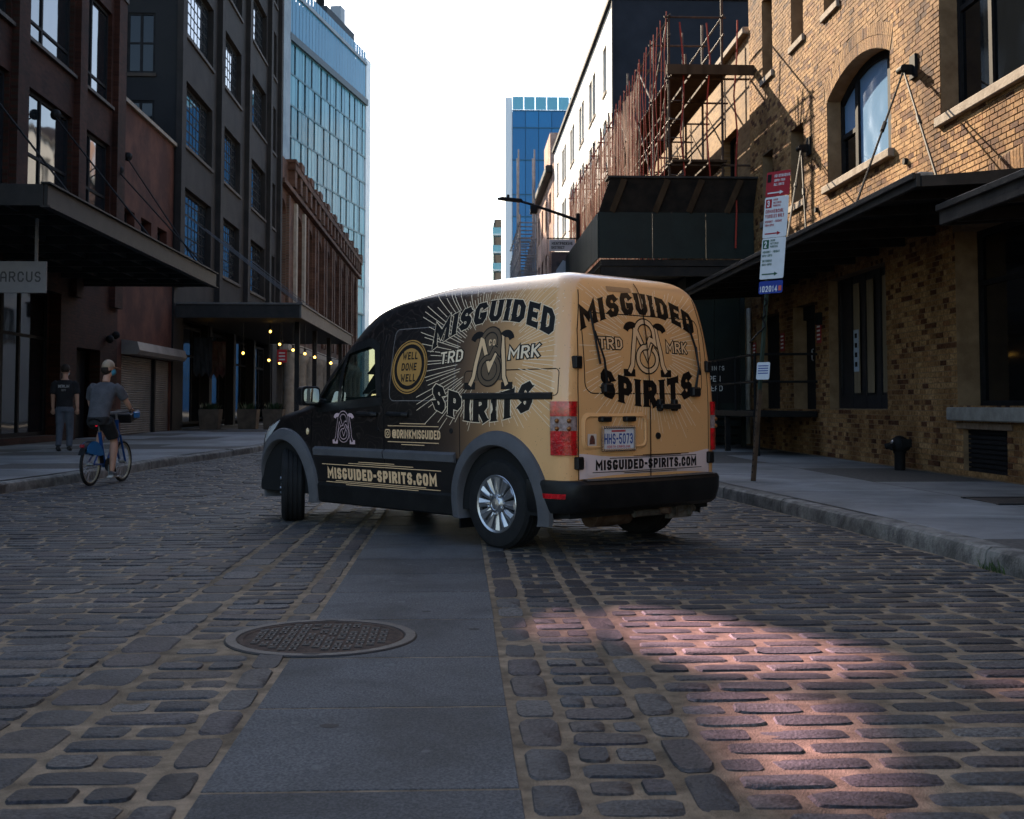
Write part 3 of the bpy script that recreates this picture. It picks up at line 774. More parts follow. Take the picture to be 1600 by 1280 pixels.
aw = aw.build('arched_window', m_frame, BB)
eds = [AY-AH+.07, mu[0], mu[1], AY+AH-.07]
m_sky_glass = glass_mat('painted_sky_glass', (.17,.29,.45), .04, .1)  # sky reflection painted in as a pale blue base colour
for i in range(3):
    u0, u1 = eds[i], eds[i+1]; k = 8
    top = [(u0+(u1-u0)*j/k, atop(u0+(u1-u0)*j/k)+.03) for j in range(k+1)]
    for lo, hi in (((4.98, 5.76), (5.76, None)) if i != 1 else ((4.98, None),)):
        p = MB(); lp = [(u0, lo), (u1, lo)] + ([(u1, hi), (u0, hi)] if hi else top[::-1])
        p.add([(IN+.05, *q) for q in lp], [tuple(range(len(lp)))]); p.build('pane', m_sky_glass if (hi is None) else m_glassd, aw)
s_ = MB(); s_.box(WR-.1, IN+.02, AY-AH-.12, AY+AH+.1, 4.78, 4.915); s_.build('sill', m_stone, aw, bevel=.014)
for a0, a1, z0, z1 in ((22.13,23.0,4.95,6.45), (22.05,22.87,8.08,9.9), (19.98,20.77,8.03,9.9), (24.28,25.1,8.03,9.75), (24.35,25.2,4.98,6.4)):
    win(BB, 'x', IN, a0, a1, z0, z1, 1, trans=[[.52]], fw=.06, glass=m_glassd, sill=m_stone, proj=.30)
# garage door of the loading bay: dark leaves with three pale boarded lights
gd = MB(); gd.box(WR+.2, WR+.26, 17.9, 20.75, 1.0, 3.25)
for y in (17.95, 18.72, 19.42, 20.1, 20.7): gd.box(WR+.165, WR+.197, y-.09, y+.09, 1.02, 3.23)
gd.box(WR+.17, WR+.199, 17.9, 20.75, 1.0, 1.22); gd = gd.build('loading_bay_door', mat('bay_door_paint', (.012,.012,.014), .5, c2=(.022,.022,.024), ns=5), BB)
for y0, y1 in ((18.2,18.5), (18.92,19.22), (19.6,19.88)):
    s_ = MB(); s_.box(WR+.15, WR+.16, y0, y1, 1.26, 3.1); s_.build('boarded_light', m_wood, gd)
s_ = MB(); s_.box(WR+.14, WR+.147, 19.62, 19.86, 1.62, 2.32); nb = s_.build('notice_strip', mat('notice_blue', (.45,.52,.6), .6, c2=(.36,.44,.55), ns=30), gd)
for k in range(4):
    s_ = MB(); s_.box(WR+.134, WR+.1385, 19.68, 19.79, 1.70+k*.16, 1.78+k*.16); s_.build('notice_mark', m_black, nb)
# doorway
dd = MB(); dd.box(WR+.25, WR+.3, 21.6, 22.95, .98, 2.7); dd.box(WR+.2, WR+.32, 22.2, 22.26, .98, 2.72); dd.box(WR+.2, WR+.32, 21.55, 23.0, 2.7, 2.96)
dd = dd.build('door', m_black, BB); h_ = MB(); h_.tube([(WR+.2,22.35,1.9),(WR+.17,22.35,1.92),(WR+.17,22.35,2.1),(WR+.2,22.35,2.12)], .012); h_.build('handle', mat('dull_metal', (.3,.3,.3), .4, metal=.9), dd, smooth=True)
s_ = MB(); s_.box(WR+.1, WR+.2, 21.56, 21.62, .98, 2.95); s_.build('door_jamb', mat('pale_jamb', (.32,.31,.3), .6), dd)
dd = MB(); dd.box(WR+.25, WR+.3, 24.0, 25.9, .98, 2.97); dd.build('door', m_black, BB)
# storefront behind the near canopy
sf = win(BB, 'x', WR+.3, 10.6, 15.35, 1.04, 3.34, 1, mull=(.36,.66), trans=[[.7],[.7],[.7]], fw=.08, glass=m_glassd, name='shop_window')
s_ = MB(); s_.box(WR-.12, WR+.34, 10.6, 15.45, .86, 1.035); s_.build('ledge', mat('ledge_stone', (.2,.18,.155), .9, c2=(.3,.28,.24), ns=6, nd=8, bump=.8, bs=50), BB, bevel=.015)
s_ = MB(); s_.box(WR+.1, WR+.14, 13.95, 15.2, .2, .76)
for k in range(9): s_.bar((WR+.06, 13.97, .24+k*.06), (WR+.06, 15.18, .24+k*.06), .006, .045)
s_.build('cellar_vent', m_black, BB)
s_ = MB(); s_.box(WR-.03, WR+.1, 13.8, 15.35, .755, .84); s_.build('vent_lintel', mat('lintel_brick', (.14,.09,.055), .9, c2=(.22,.15,.1), ns=12, bump=.6, bs=60), BB, bevel=.01)
# canopies over the doors
def canopy(y0, y1, xo, z0, z1, name, cap=None):
    r_ = MB(); r_.add([(xo,y0,z1),(xo,y1,z1),(WR,y1,z1+.16),(WR,y0,z1+.16),(xo,y0,z1-.03),(xo,y1,z1-.03),(WR,y1,z1+.13),(WR,y0,z1+.13)], [(0,1,2,3),(4,5,6,7),(0,3,7,4),(1,2,6,5)])
    r_ = r_.build(name, m_tin, BB)
    f = MB(); f.box(xo-.05, xo, y0, y1, z0, z1+.03); f.box(xo-.09, xo-.052, y0, y1, z1-.03, z1+.035); f.build('fascia', m_tin, r_, bevel=.006)
    for y in (y0, y1):
        f = MB(); f.bar((xo, y, (z0+z1)/2), (WR, y, (z0+z1)/2+.1), .05, z1-z0); f.build('end_beam', m_tin, r_)
    y = y0 + .8
    while y < y1 - .3:
        f = MB(); f.bar((xo, y, z0+.05), (WR, y, z0+.15), .06, .12); f.build('joist', m_tin, r_); y += 1.1
    return r_
c1 = canopy(11.9, 25.4, 4.7, 3.29, 3.40, 'canopy')  # far end lengthened to keep a strip of sun off the wall
s_ = MB(); s_.bar((4.78,11.95,3.43),(4.78,15.2,3.43), .16, .05); s_.build('stone_capping', m_lead, c1, bevel=.012)
c2 = canopy(3.0, 11.82, 4.9, 2.88, 3.05, 'canopy')
def stay(yb, zb, ends):
    b_ = MB(); b_.box(WR-.05, WR, yb-.11, yb+.11, zb-.18, zb+.16); b_.box(WR-.2, WR-.05, yb-.03, yb+.03, zb-.12, zb+.02); b_.tube([(WR-.2,yb-.1,zb-.05),(WR-.2,yb+.1,zb-.05)], .05, 10)
    b_ = b_.build('stay_bracket', m_black, BB, bevel=.006)
    for e in ends:
        t = MB(); a = Vector((WR-.17, yb, zb-.06)); e = Vector(e); t.tube([a, e], .016, 6); m_ = a.lerp(e, .45); d = (e-a).normalized()*.12; t.tube([m_-d, m_+d], .03, 6); t.tube([e-d*.4, e+d*.3], .045, 6)
        t.build('tie_rod', m_black, b_, smooth=True)
stay(16.59, 5.9, [(4.74,14.07,3.42), (5.5,13.3,3.45)])
stay(21.72, 5.87, [(4.74,17.05,3.42), (5.5,18.6,3.45)])
for y, z in ((16.95,4.6),(21.3,4.6)):
    s_ = MB(); s_.tube([(WR+.01,y,z),(WR-.06,y,z)], .05, 10); s_.build('anchor_plate', m_black, BB)
# red notices on the brick
m_red = mat('notice_red', (.30,.018,.02), .55, c2=(.24,.015,.018), ns=8); m_white = mat('print_white', (.72,.72,.70), .6)
for y, z, sz in ((23.72,2.32,.3), (21.28,2.36,.3), (26.0,2.25,.3)):
    s_ = MB(); s_.box(WR-.025, WR-.012, y-sz*.42, y+sz*.42, z-sz*.6, z+sz*.6); o_ = s_.build('red_notice', m_red, BB)
    for k in range(4):
        s_ = MB(); s_.box(WR-.03, WR-.027, y-sz*.3, y+sz*.3, z-sz*.42+k*.075, z-sz*.42+k*.075+.03); s_.build('notice_print', m_white, o_)
s_ = MB(); s_.box(WR-.1, WR, 21.1, 21.24, 2.5, 2.72); s_.build('meter_box', m_black, BB, bevel=.01)
# pale downpipe
s_ = MB(); s_.tube([(WR-.1,26.2,3.2),(WR-.1,26.2,1.9),(WR-.1,26.35,1.4),(WR-.1,26.35,.2)], .055, 10); s_.build('downpipe', mat('pale_pipe', (.42,.42,.4), .5, c2=(.3,.3,.28), ns=7), BB, smooth=True)
# loading dock with railing in front of the doors
dk = wthing('loading_dock', 'black steel loading dock with pipe railing below the long canopy', 'dock', (5.9, 24, SW))
s_ = MB(); s_.box(5.3, WR-.02, 21.4, 26.2, .84, .95); s_.build('deck', m_black, dk, bevel=.01)
for y in (21.46, 23.8, 26.1):
    s_ = MB(); s_.box(5.32, 5.42, y-.05, y+.05, SW, .84); s_.build('leg', m_black, dk)
for y in (21.5, 23.0, 24.6, 26.1):
    s_ = MB(); s_.tube([(5.36,y,.95),(5.36,y,2.0)], .028, 8); s_.build('railing_post', m_black, dk, smooth=True)
for z in (1.98, 1.48):
    s_ = MB(); s_.tube([(5.36,21.5,z),(5.36,26.1,z)], .024, 8); s_.build('rail', m_black, dk, smooth=True)
    s_ = MB(); s_.tube([(5.36,21.5,z),(WR-.05,21.3,z)], .024, 8); s_.build('rail', m_black, dk, smooth=True)
for k in range(4):
    s_ = MB(); s_.box(5.3, 6.3, 26.3+k*.28, 26.56+k*.28, .72-k*.19, .78-k*.19); s_.build('step', m_black, dk)
# standpipe
sp = wthing('standpipe', 'short black standpipe with a domed double cap by the brick pier', 'standpipe', (6.22,16.7,SW))
s_ = MB(); s_.lathe([(.075,0),(.075,.23),(.09,.25),(.09,.28)], 16, Matrix.Translation((6.22,16.7,SW))); s_.build('pipe', m_black, sp, smooth=True)
s_ = MB(); s_.lathe([(.12,0),(.145,.04),(.14,.10),(.105,.165),(.045,.2),(0,.21)], 18, Matrix.Translation((6.22,16.7,SW+.28))); s_.box(6.19,6.34,16.55,16.64,SW+.33,SW+.44); sc_ = s_.build('cap', m_black, sp, smooth=50)
for s2 in (-1,1):
    s_ = MB(); s_.tube([(6.14,16.7+s2*.05,SW+.36),(6.05,16.7+s2*.10,SW+.33)], .042, 12); s_.build('outlet', m_black, sp, smooth=True)
s_ = MB(); s_.lathe([(.035,0),(.02,.012),(0,.014)], 10, Matrix.Translation((6.09,16.64,SW+.40)) @ Matrix.Rotation(-1.3,4,'Y')); s_.build('shiny_cap', mat('dull_metal', (.3,.3,.3), .4, metal=.9), sp, smooth=True)

# ---------------------------------------------------------------- scaffolded neighbour
SB = wthing('scaffolded_building', 'low brick building behind red-roped scaffolding, beyond the arched window', 'building', (WR+2, 38, 0))
m_far_buff = brick_mat('buff_brick_wall', (.21,.125,.055), (.32,.205,.095), (.26,.2,.13), bias=-.05)
ho = []
for k in range(6):
    for z0 in (5.5,): ho.append(rect(27.6+k*3.6, 29.2+k*3.6, z0, z0+2.1))
s_ = MB(); sheet(s_, rect(26.31,50,0,9.45), ho, lambda p: (WR+.02, p[0], p[1]), lambda p: (WR+.3, p[0], p[1])); s_.build('wall', m_far_buff, SB)
s_ = MB(); s_.box(WR-.12, WR+.4, 26.4, 50, 9.46, 9.62); s_.build('parapet_coping', m_stone, SB, bevel=.02)
s_ = MB(); s_.box(WR+.4, WR+12, 26.35, 50, 9.2, 9.4); s_.build('roof', m_tin, SB)
for h_ in ho: win(SB, 'x', WR+.22, h_[0][0], h_[1][0], h_[0][1], h_[2][1], 1, mull=(.5,), trans=[[.5],[.5]], glass=m_glassd)

# sidewalk shed
m_shed = mat('shed_green_plywood', (.007,.012,.0105), .55, c2=(.013,.021,.018), ns=2.2, nd=6, bump=.3, bs=18, rv=.12)
m_shed2 = mat('shed_dark_board', (.012,.011,.011), .7, c2=(.03,.024,.02), ns=3)
m_timber = mat('shed_timber', (.045,.026,.014), .85, c2=(.08,.048,.027), ns=4, stretch=(1,1,.2))
sh = wthing('sidewalk_shed', 'dark green plywood sidewalk shed carrying the scaffolding over the pavement', 'shed', (4.8, 33, SW))
s_ = MB(); s_.box(3.1, WR-.02, 26.05, 45, 4.12, 4.26); s_.build('deck', m_shed2, sh)
for k in range(3):
    x0 = 3.05 + k*1.185; s_ = MB(); s_.box(x0+.006, x0+1.18, 26.0, 26.03, 4.28, 5.30); s_.build('front_panel', m_shed, sh, bevel=.004)
for k in range(15):
    y0 = 26.04 + k*1.22; s_ = MB(); s_.box(3.03, 3.06, y0, y0+1.212, 4.28, 5.30); s_.build('side_panel', m_shed, sh, bevel=.004)
s_ = MB(); s_.add([(3.05,26.02,5.3),(6.75,26.02,5.3),(6.95,25.62,5.98),(3.25,25.62,5.98),(3.05,26.06,5.3),(6.75,26.06,5.3),(6.95,25.66,5.98),(3.25,25.66,5.98)], [(0,1,2,3),(4,5,6,7),(0,3,7,4),(1,2,6,5),(3,2,6,7),(0,1,5,4)]); s_.build('tilted_screen', m_shed2, sh)
s_ = MB(); s_.box(3.2, 7.0, 25.56, 26.1, 5.985, 6.03); s_.build('screen_coping', m_tin, sh)
for k, x in enumerate((3.35, 4.3, 5.05, 5.9)):
    s_ = MB(); s_.bar((x,26.0,5.31),(x+.22,25.6,5.96), .13, .04, up=(0,-1,.5)); s_.build('screen_post', m_timber, sh)
for k in range(7):
    y = 26.15 + k*3.1
    for x in (3.15, WR-.25):
        s_ = MB(); s_.box(x-.05, x+.05, y-.05, y+.05, SW, 4.1); s_.build('post', m_shed, sh)
    s_ = MB(); s_.box(3.1, WR-.1, y-.07, y+.07, 3.9, 4.1); s_.build('beam', m_shed2, sh)
for k in range(6):
    y = 26.15 + k*3.1; s_ = MB(); s_.bar((3.15,y,2.9),(3.15,y+3.1,3.9), .05, .05); s_.build('brace', m_shed, sh)
# scaffolding above it
m_pole = mat('scaffold_tube', (.13,.115,.105), .6, metal=.3, c2=(.07,.052,.042), ns=6); m_rope = mat('red_rope', (.42,.05,.03), .8, c2=(.24,.04,.03), ns=5)
m_poled = mat('rusty_tube', (.05,.034,.026), .75, c2=(.10,.062,.042), ns=8)
sf_ = wthing('scaffolding', 'tall tube scaffolding hung with red ropes and brown debris netting', 'scaffold', (5.2, 37, 4.3))
YS = [26.2 + 2.15*k for k in range(12)]; SX = (4.66, 5.86)
for k, y in enumerate(YS):
    for x in SX:
        top = 9.95 + rnd.uniform(-.2,.35); s_ = MB(); s_.tube([(x,y,4.3),(x,y,top)], .03, 6); s_.build('standard', m_pole if k % 2 else m_poled, sf_, smooth=True)
    for z in (6.4, 8.35, 9.75):
        s_ = MB(); s_.tube([(SX[0]-.1,y,z),(WR-.02 if z < 9 else SX[1]+.1,y,z)], .025, 6); s_.build('transom', m_poled, sf_)
    if k < 3:
        for j in range(9):
            s_ = MB(); s_.tube([(SX[0],y+.03,4.5+j*.42),(SX[0]+.32,y+.03,4.5+j*.42)], .014, 5); s_.build('rung', m_pole, sf_)
        s_ = MB(); s_.tube([(SX[0]+.32,y+.03,4.3),(SX[0]+.32,y+.03,9.4)], .02, 5); s_.build('ladder_rail', m_pole, sf_)
for x in SX:
    for z in (5.3, 6.4, 7.4, 8.35, 9.3, 9.75):
        s_ = MB(); s_.tube([(x,YS[0]-.2,z),(x,YS[-1]+.2,z+rnd.uniform(-.04,.04))], .022, 6); s_.build('ledger', m_pole if z > 7 else m_poled, sf_)
for k in range(11):
    y0, y1 = YS[k], YS[k+1]
    for x, (za, zb) in ((SX[0]-.03,(6.4,8.3)), (SX[1]+.03,(4.5,6.3)), (SX[0]-.03,(8.35,9.7))):
        s_ = MB(); a, b = ((y0,za),(y1,zb)) if (k % 2) else ((y0,zb),(y1,za)); s_.tube([(x,*a),(x,*b)], .018, 5); s_.build('diagonal_brace', m_pole, sf_)
for z in (6.45, 8.4):
    for k in range(11):
        for j in range(3):
            x = SX[0]+.05+j*.42; s_ = MB(); s_.box(x, x+.38, YS[k]-.15, YS[k+1]-.16, z, z+.05); s_.build('plank', m_timber, sf_)
s_ = MB(); s_.box(SX[0]-.1, WR+.25, YS[0]-.35, YS[0]-.28, 8.36, 8.58); s_.build('toe_board', m_timber, sf_)
for k in range(46):
    y = YS[0] + .1 + k*.515; x = SX[0]-.07; pts = [(x+rnd.uniform(-.03,.03), y+rnd.uniform(-.09,.09), 4.3+j*.93) for j in range(7)]
    s_ = MB(); s_.tube(pts, .013, 5, cap=False); s_.build('rope', m_rope, sf_)
for x, y in ((4.95,26.1),(5.55,26.1),(6.1,25.9)):
    s_ = MB(); s_.tube([(x+rnd.uniform(-.06,.06), y+rnd.uniform(-.05,.05), 4.5+j*.85) for j in range(7)], .02, 5); s_.build('rope', m_rope, sf_)
# netting: open weave, light passes
nm = bpy.data.materials.new('debris_netting'); nm.use_nodes = True; n_ = nm.node_tree.nodes; b_ = n_['Principled BSDF']; b_.inputs['Base Color'].default_value = (.20,.085,.05,1); b_.inputs['Roughness'].default_value = .9
tr = n_.new('ShaderNodeBsdfTransparent'); ms = n_.new('ShaderNodeMixShader'); no = n_.new('ShaderNodeTexNoise'); no.inputs['Scale'].default_value = 1.5; gg = n_.new('ShaderNodeNewGeometry')
mr = n_.new('ShaderNodeMapRange'); mr.inputs[3].default_value = .05; mr.inputs[4].default_value = .7
nm.node_tree.links.new(gg.outputs['Position'], no.inputs['Vector']); nm.node_tree.links.new(no.outputs['Fac'], mr.inputs[0]); nm.node_tree.links.new(mr.outputs[0], ms.inputs[0])
nm.node_tree.links.new(tr.outputs[0], ms.inputs[1]); nm.node_tree.links.new(b_.outputs[0], ms.inputs[2]); nm.node_tree.links.new(ms.outputs[0], n_['Material Output'].inputs['Surface'])
for k in range(2, 11):
    s_ = MB(); a = 12; y0, y1 = YS[k]+.03, YS[k+1]-.03
    vs = [(SX[0]-.04+.06*math.sin(j*1.7+i*.8+k), y0+(y1-y0)*j/a, 4.3+(9.6-4.3-.15*math.sin(3.14*j/a))*i/6) for i in range(7) for j in range(a+1)]
    s_.add(vs, [(i*(a+1)+j, i*(a+1)+j+1, (i+1)*(a+1)+j+1, (i+1)*(a+1)+j) for i in range(6) for j in range(a)]); s_.build('net', nm, sf_, smooth=80)
# hoarding under the shed with the shop's notice
hg = wthing('hoarding', 'dark green plywood hoarding under the shed with a white shop notice', 'hoarding', (5.9, 27.6, SW))
for k in range(2):
    s_ = MB(); s_.box(5.3+k*.62, 5.915+k*.62, 27.5, 27.53, SW, 4.05); s_.build('panel', m_shed, hg, bevel=.004)
for k in range(14):
    s_ = MB(); s_.box(5.27, 5.3, 27.52+k*1.22, 27.515+1.21+k*1.22, SW, 4.05); s_.build('panel', m_shed, hg, bevel=.004)
s_ = MB(); s_.box(5.32, 6.5, 27.485, 27.497, 1.1, 2.12); bd = s_.build('notice_board', mat('board_black', (.008,.008,.009), .5), hg)
for t, x, z, h_ in (('SAINTS', 5.9, 1.86, .1), ('OPEN', 5.86, 1.60, .13), ('AHEAD', 5.86, 1.38, .13)):
    write(bd, 'lettering', t, m_white, (x, 27.482, z), (1,0,0), (0,0,1), h_, t=.13, gap=.3 if t == 'SAINTS' else .14)

# ---------------------------------------------------------------- white building farther on
WB = wthing('white_building', 'tall white rendered building with a dark blind side wall beyond the scaffolding', 'building', (WR+4, 66, 0))
m_wht = mat('white_render', (.62,.63,.62), .7, c2=(.72,.73,.72), ns=.5, nd=6)
ho = []
for z0 in (4.9, 8.3, 11.7, 15.05):
    for a, b in ((52.3,53.5),(56.6,57.85),(58.1,59.4),(61.9,63.0),(63.25,64.4),(67.2,68.4),(68.6,69.7),(72.5,73.7),(73.95,75.3),(78,79.3)): ho.append(rect(a, b, z0, z0+2.1))
s_ = MB(); sheet(s_, rect(50,81.6,0,18.4), ho, lambda p: (WR, p[0], p[1]), lambda p: (WR+.3, p[0], p[1])); s_.build('wall', m_wht, WB)
m_navy = mat('dark_side_render', (.010,.012,.018), .8, c2=(.018,.02,.028), ns=.6)
s_ = MB(); s_.box(WR+.03, WR+14, 50.0, 50.1, 0, 18.35); s_.build('side_wall', m_navy, WB)
s_ = MB(); s_.box(WR-.15, WR+14, 49.9, 81.7, 18.4, 18.62); s_.build('roof_edge', m_navy, WB)
s_ = MB(); s_.box(WR-.06, WR+.03, 49.85, 50.0, 0, 18.4); s_.build('corner_pipe', m_navy, WB)
s_ = MB(); s_.box(WR+1, WR+1.1, 50.2, 81, 0, 18); s_.build('inner_wall', m_navy, WB)
for h_ in ho: win(WB, 'x', WR+.15, h_[0][0], h_[1][0], h_[0][1], h_[2][1], 1, trans=[[.5]], fw=.06, glass=m_glassd, sill=m_stone, proj=.2, sillover=.03)
# pink brick building and its lattice scaffold
PB = wthing('pink_brick_building', 'pinkish brick building with a dark cornice beyond the white one', 'building', (WR+3, 92, 0))
ho = [rect(84+k*4, 85.6+k*4, z0, z0+2.2) for k in range(4) for z0 in (6, 10, 14)]
s_ = MB(); sheet(s_, rect(81.61,101,0,17.8), ho, lambda p: (WR-.05, p[0], p[1]), lambda p: (WR+.25, p[0], p[1])); s_.build('wall', brick_mat('pink_brick', (.42,.22,.16), (.55,.34,.26), (.5,.42,.36)), PB)
s_ = MB(); s_.box(WR-.55, WR+.1, 82.3, 101, 17.2, 17.75); s_.build('cornice', m_tin, PB, bevel=.08)
s_ = MB(); s_.box(WR-.1, WR+6, 84, 90, 17.8, 20.4); s_.build('bulkhead', brick_mat('pink_brick_y', (.42,.22,.16), (.55,.34,.26), (.5,.42,.36), axis='y'), PB)
s_ = MB(); s_.box(WR, WR+10, 81.65, 101, 17.6, 17.79); s_.build('roof', m_tin, PB)
for h_ in ho: win(PB, 'x', WR+.1, h_[0][0], h_[1][0], h_[0][1], h_[2][1], 1, trans=[[.5]], fw=.07, glass=m_glassd)
LS = wthing('lattice_scaffold', 'grey netted lattice scaffold in front of the pinkish brick building', 'scaffold', (5, 96, 0))
m_grey_tube = mat('grey_tube', (.3,.29,.28), .6, metal=.3, c2=(.2,.18,.17), ns=3)
for k in range(9):
    for x in (4.4, 5.6):
        top = 15 + (5.5 if k in (1,2) else 0) - .25*k; s_ = MB(); s_.tube([(x,87+k*2,0),(x,87+k*2,top)], .06, 5); s_.build('standard', m_grey_tube, LS)
    for z in np.arange(1.2, 14.5, 1.2):
        s_ = MB(); s_.tube([(4.3,87+k*2,z),(5.7,87+k*2,z)], .045, 4); s_.build('transom', m_grey_tube, LS)
for z in np.arange(1.2, 15, 1.2):
    s_ = MB(); s_.tube([(4.4,86.6,z),(4.4,103.4,z)], .05, 4); s_.build('ledger', m_grey_tube, LS)
s_ = MB(); s_.add([(4.33,87,.5),(4.33,104,.5),(4.33,104,12),(4.33,87,14)], [(0,1,2,3)]); nmg = nm.copy(); nmg.name = 'grey_netting'; nmg.node_tree.nodes['Principled BSDF'].inputs['Base Color'].default_value = (.3,.27,.26,1); s_.build('net', nmg, LS)

# ---------------------------------------------------------------- blue glass tower and the far block
BT = wthing('blue_glass_tower', 'blue glass office tower with a glazed crown, far down the street', 'tower', (12, 172, 0))
m_blue = glass_mat('blue_curtain_glass', (.002,.12,.30), .16, -.12, c2=(.004,.16,.38)); m_blue2 = glass_mat('crown_glass', (.12,.38,.48), .16, -.1, c2=(.16,.44,.54))
s_ = MB(); s_.box(7.55, 26, 170.25, 186, 0, 43.4); s_.build('core', mat('tower_core', (.012,.10,.2), .4), BT)
lv = [0,5,10,15,20.4,24.5,28,31.2,36.2,40.9,43.4]
def panel_obj(name, m_, parent, q):
    p = MB(); p.add(q, [(0,1,2,3)]); return p.build(name, m_, parent)
for i in range(len(lv)-1):
    for k in range(8):
        x0 = 7.5+k*1.9; z0, z1 = lv[i], lv[i+1]
        panel_obj('glass_panel', m_blue, BT, [(x0+.04,170.1,z0+.07),(x0+1.86,170.1,z0+.07),(x0+1.86,170.1,z1-.07),(x0+.04,170.1,z1-.07)])
for k in range(9):
    x0 = 7.5+k*1.65; panel_obj('crown_panel', m_blue2, BT, [(x0+.05,170.05,43.5),(x0+1.6,170.05,43.5),(x0+1.6,170.05,45.4),(x0+.05,170.05,45.4)])
for z in lv[1:]:
    s_ = MB(); s_.box(7.5, 24, 169.98, 170.2, z-.06, z+.06); s_.build('floor_band', mat('floor_band_blue', (.03,.12,.2), .4), BT)
s_ = MB(); s_.box(6.5, 7.5, 170.2, 186, 0, 45.3); s_.build('flank_wall', mat('white_flank', (.78,.79,.79), .6), BT)
FB = wthing('far_balcony_block', 'slim distant apartment block with stacked glass balconies', 'building', (6.4, 202, 0))
s_ = MB(); s_.box(5.66, 7.26, 200.5, 206, 0, 31.7); s_.build('core', mat('far_block_wall', (.01,.10,.13), .5), FB)
for k in range(10):
    z = 2.5+k*3.0
    s_ = MB(); s_.box(5.5, 7.3, 199.6, 200.6, z, z+.25); s_.build('balcony_slab', m_wht, FB)
    panel_obj('balcony_glass', glass_mat('balcony_glass', (.12,.36,.42), .15, -.1), FB, [(5.5,199.58,z+.25),(7.3,199.58,z+.25),(7.3,199.58,z+1.3),(5.5,199.58,z+1.3)])
    panel_obj('window', m_glassd, FB, [(5.75,200.45,z+.3),(7.2,200.45,z+.3),(7.2,200.45,z+2.8),(5.75,200.45,z+2.8)])
# ================================================================ LEFT SIDE
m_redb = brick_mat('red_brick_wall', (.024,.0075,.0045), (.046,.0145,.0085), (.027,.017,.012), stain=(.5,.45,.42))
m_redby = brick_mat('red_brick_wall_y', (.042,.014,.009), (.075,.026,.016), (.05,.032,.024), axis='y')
m_brown = mat('brown_spandrel', (.026,.018,.014), .7, c2=(.042,.03,.022), ns=2, nd=5)
m_lit = glass_mat('left_window_glass', (.02,.024,.028), .03, 1.3)
FA = WL
LA = wthing('red_brick_building', 'dark red brick shop building with tall deep windows at the left edge', 'building', (FA-3, 26, 0))
HA = 13.2
wz = [(5.2,8.6),(9.75,12.5)]; wy = [(14,17.5),(19,22.4),(24,27.2),(28.1,31.6),(32.4,35.0)]
ho = [rect(a, b, z0, z1) for a, b in wy for z0, z1 in wz] + [rect(13,31.0,.3,3.9), rect(32.3,34.4,.14,2.6)]
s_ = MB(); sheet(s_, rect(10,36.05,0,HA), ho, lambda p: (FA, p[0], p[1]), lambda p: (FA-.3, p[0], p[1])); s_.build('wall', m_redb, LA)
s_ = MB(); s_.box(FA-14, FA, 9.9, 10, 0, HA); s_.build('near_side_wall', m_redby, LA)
s_ = MB(); s_.box(FA-14, FA-.01, 36.0, 36.06, 0, HA); s_.build('far_side_wall', m_redby, LA)
s_ = MB(); s_.box(FA-14, FA-.6, 10, 36, HA-.3, HA-.1); s_.build('roof', m_tin, LA)
s_ = MB(); s_.box(FA-2.2, FA-2.1, 10.1, 35.9, 0, HA-.4); s_.build('inner_wall', mat('dim_interior', (.03,.026,.022), .9), LA)
for a, b in ((27.3,28.0),(31.7,32.3),(35.2,36.0),(22.5,23.9)):
    s_ = MB(); s_.box(FA, FA+.16, a, b, 3.9, HA-.05); s_.build('brick_pier', m_redb, LA)
    s_ = MB(); s_.box(FA, FA+.2, a-.03, b+.03, HA-.06, HA+.1); s_.build('pier_cap', m_brown, LA)
for a, b in wy:
    for z0, z1 in wz:
        w_ = win(LA, 'x', FA-.12, a, b, z0, z1, -1, mull=(.42,), trans=[[.55 if z0 < 9 else .2],[.55 if z0 < 9 else .2]], fw=.09, glass=glass_mat('shop_upper_glass', (.012,.014,.016), .04, .15), name='window')
    s_ = MB(); s_.box(FA-.3, FA-.02, a+.02, b-.02, 8.62, 9.73); s_.build('spandrel', m_brown, LA)
    s_ = MB(); s_.box(FA-.1, FA+.1, a-.05, b+.05, 9.66, 9.748); s_.build('sill', m_brown, LA)
for k in range(6):
    win(LA, 'x', FA-.35, 13+k*3, 16+k*3, .3, 3.9, -1, mull=(.38,), trans=[[.68],[.68]], fw=.09, glass=glass_mat('shop_upper_glass', (.012,.014,.016), .04, .15), name='shop_window')
s_ = MB(); s_.box(FA-.5, FA-.42, 32.32, 34.38, .14, 2.58); d_ = s_.build('door', m_black, LA)
s_ = MB(); s_.box(FA-.2, FA-.05, 32.3, 32.45, .14, 2.6); s_.build('door_post', mat('pale_jamb', (.32,.31,.3), .6), d_)
for y, z in ((34.9,2.95),(35.5,3.1)):
    s_ = MB(); s_.sphere((FA+.12,y,z), .12, 10, 6); s_.build('wall_lamp', m_black, LA, smooth=True)
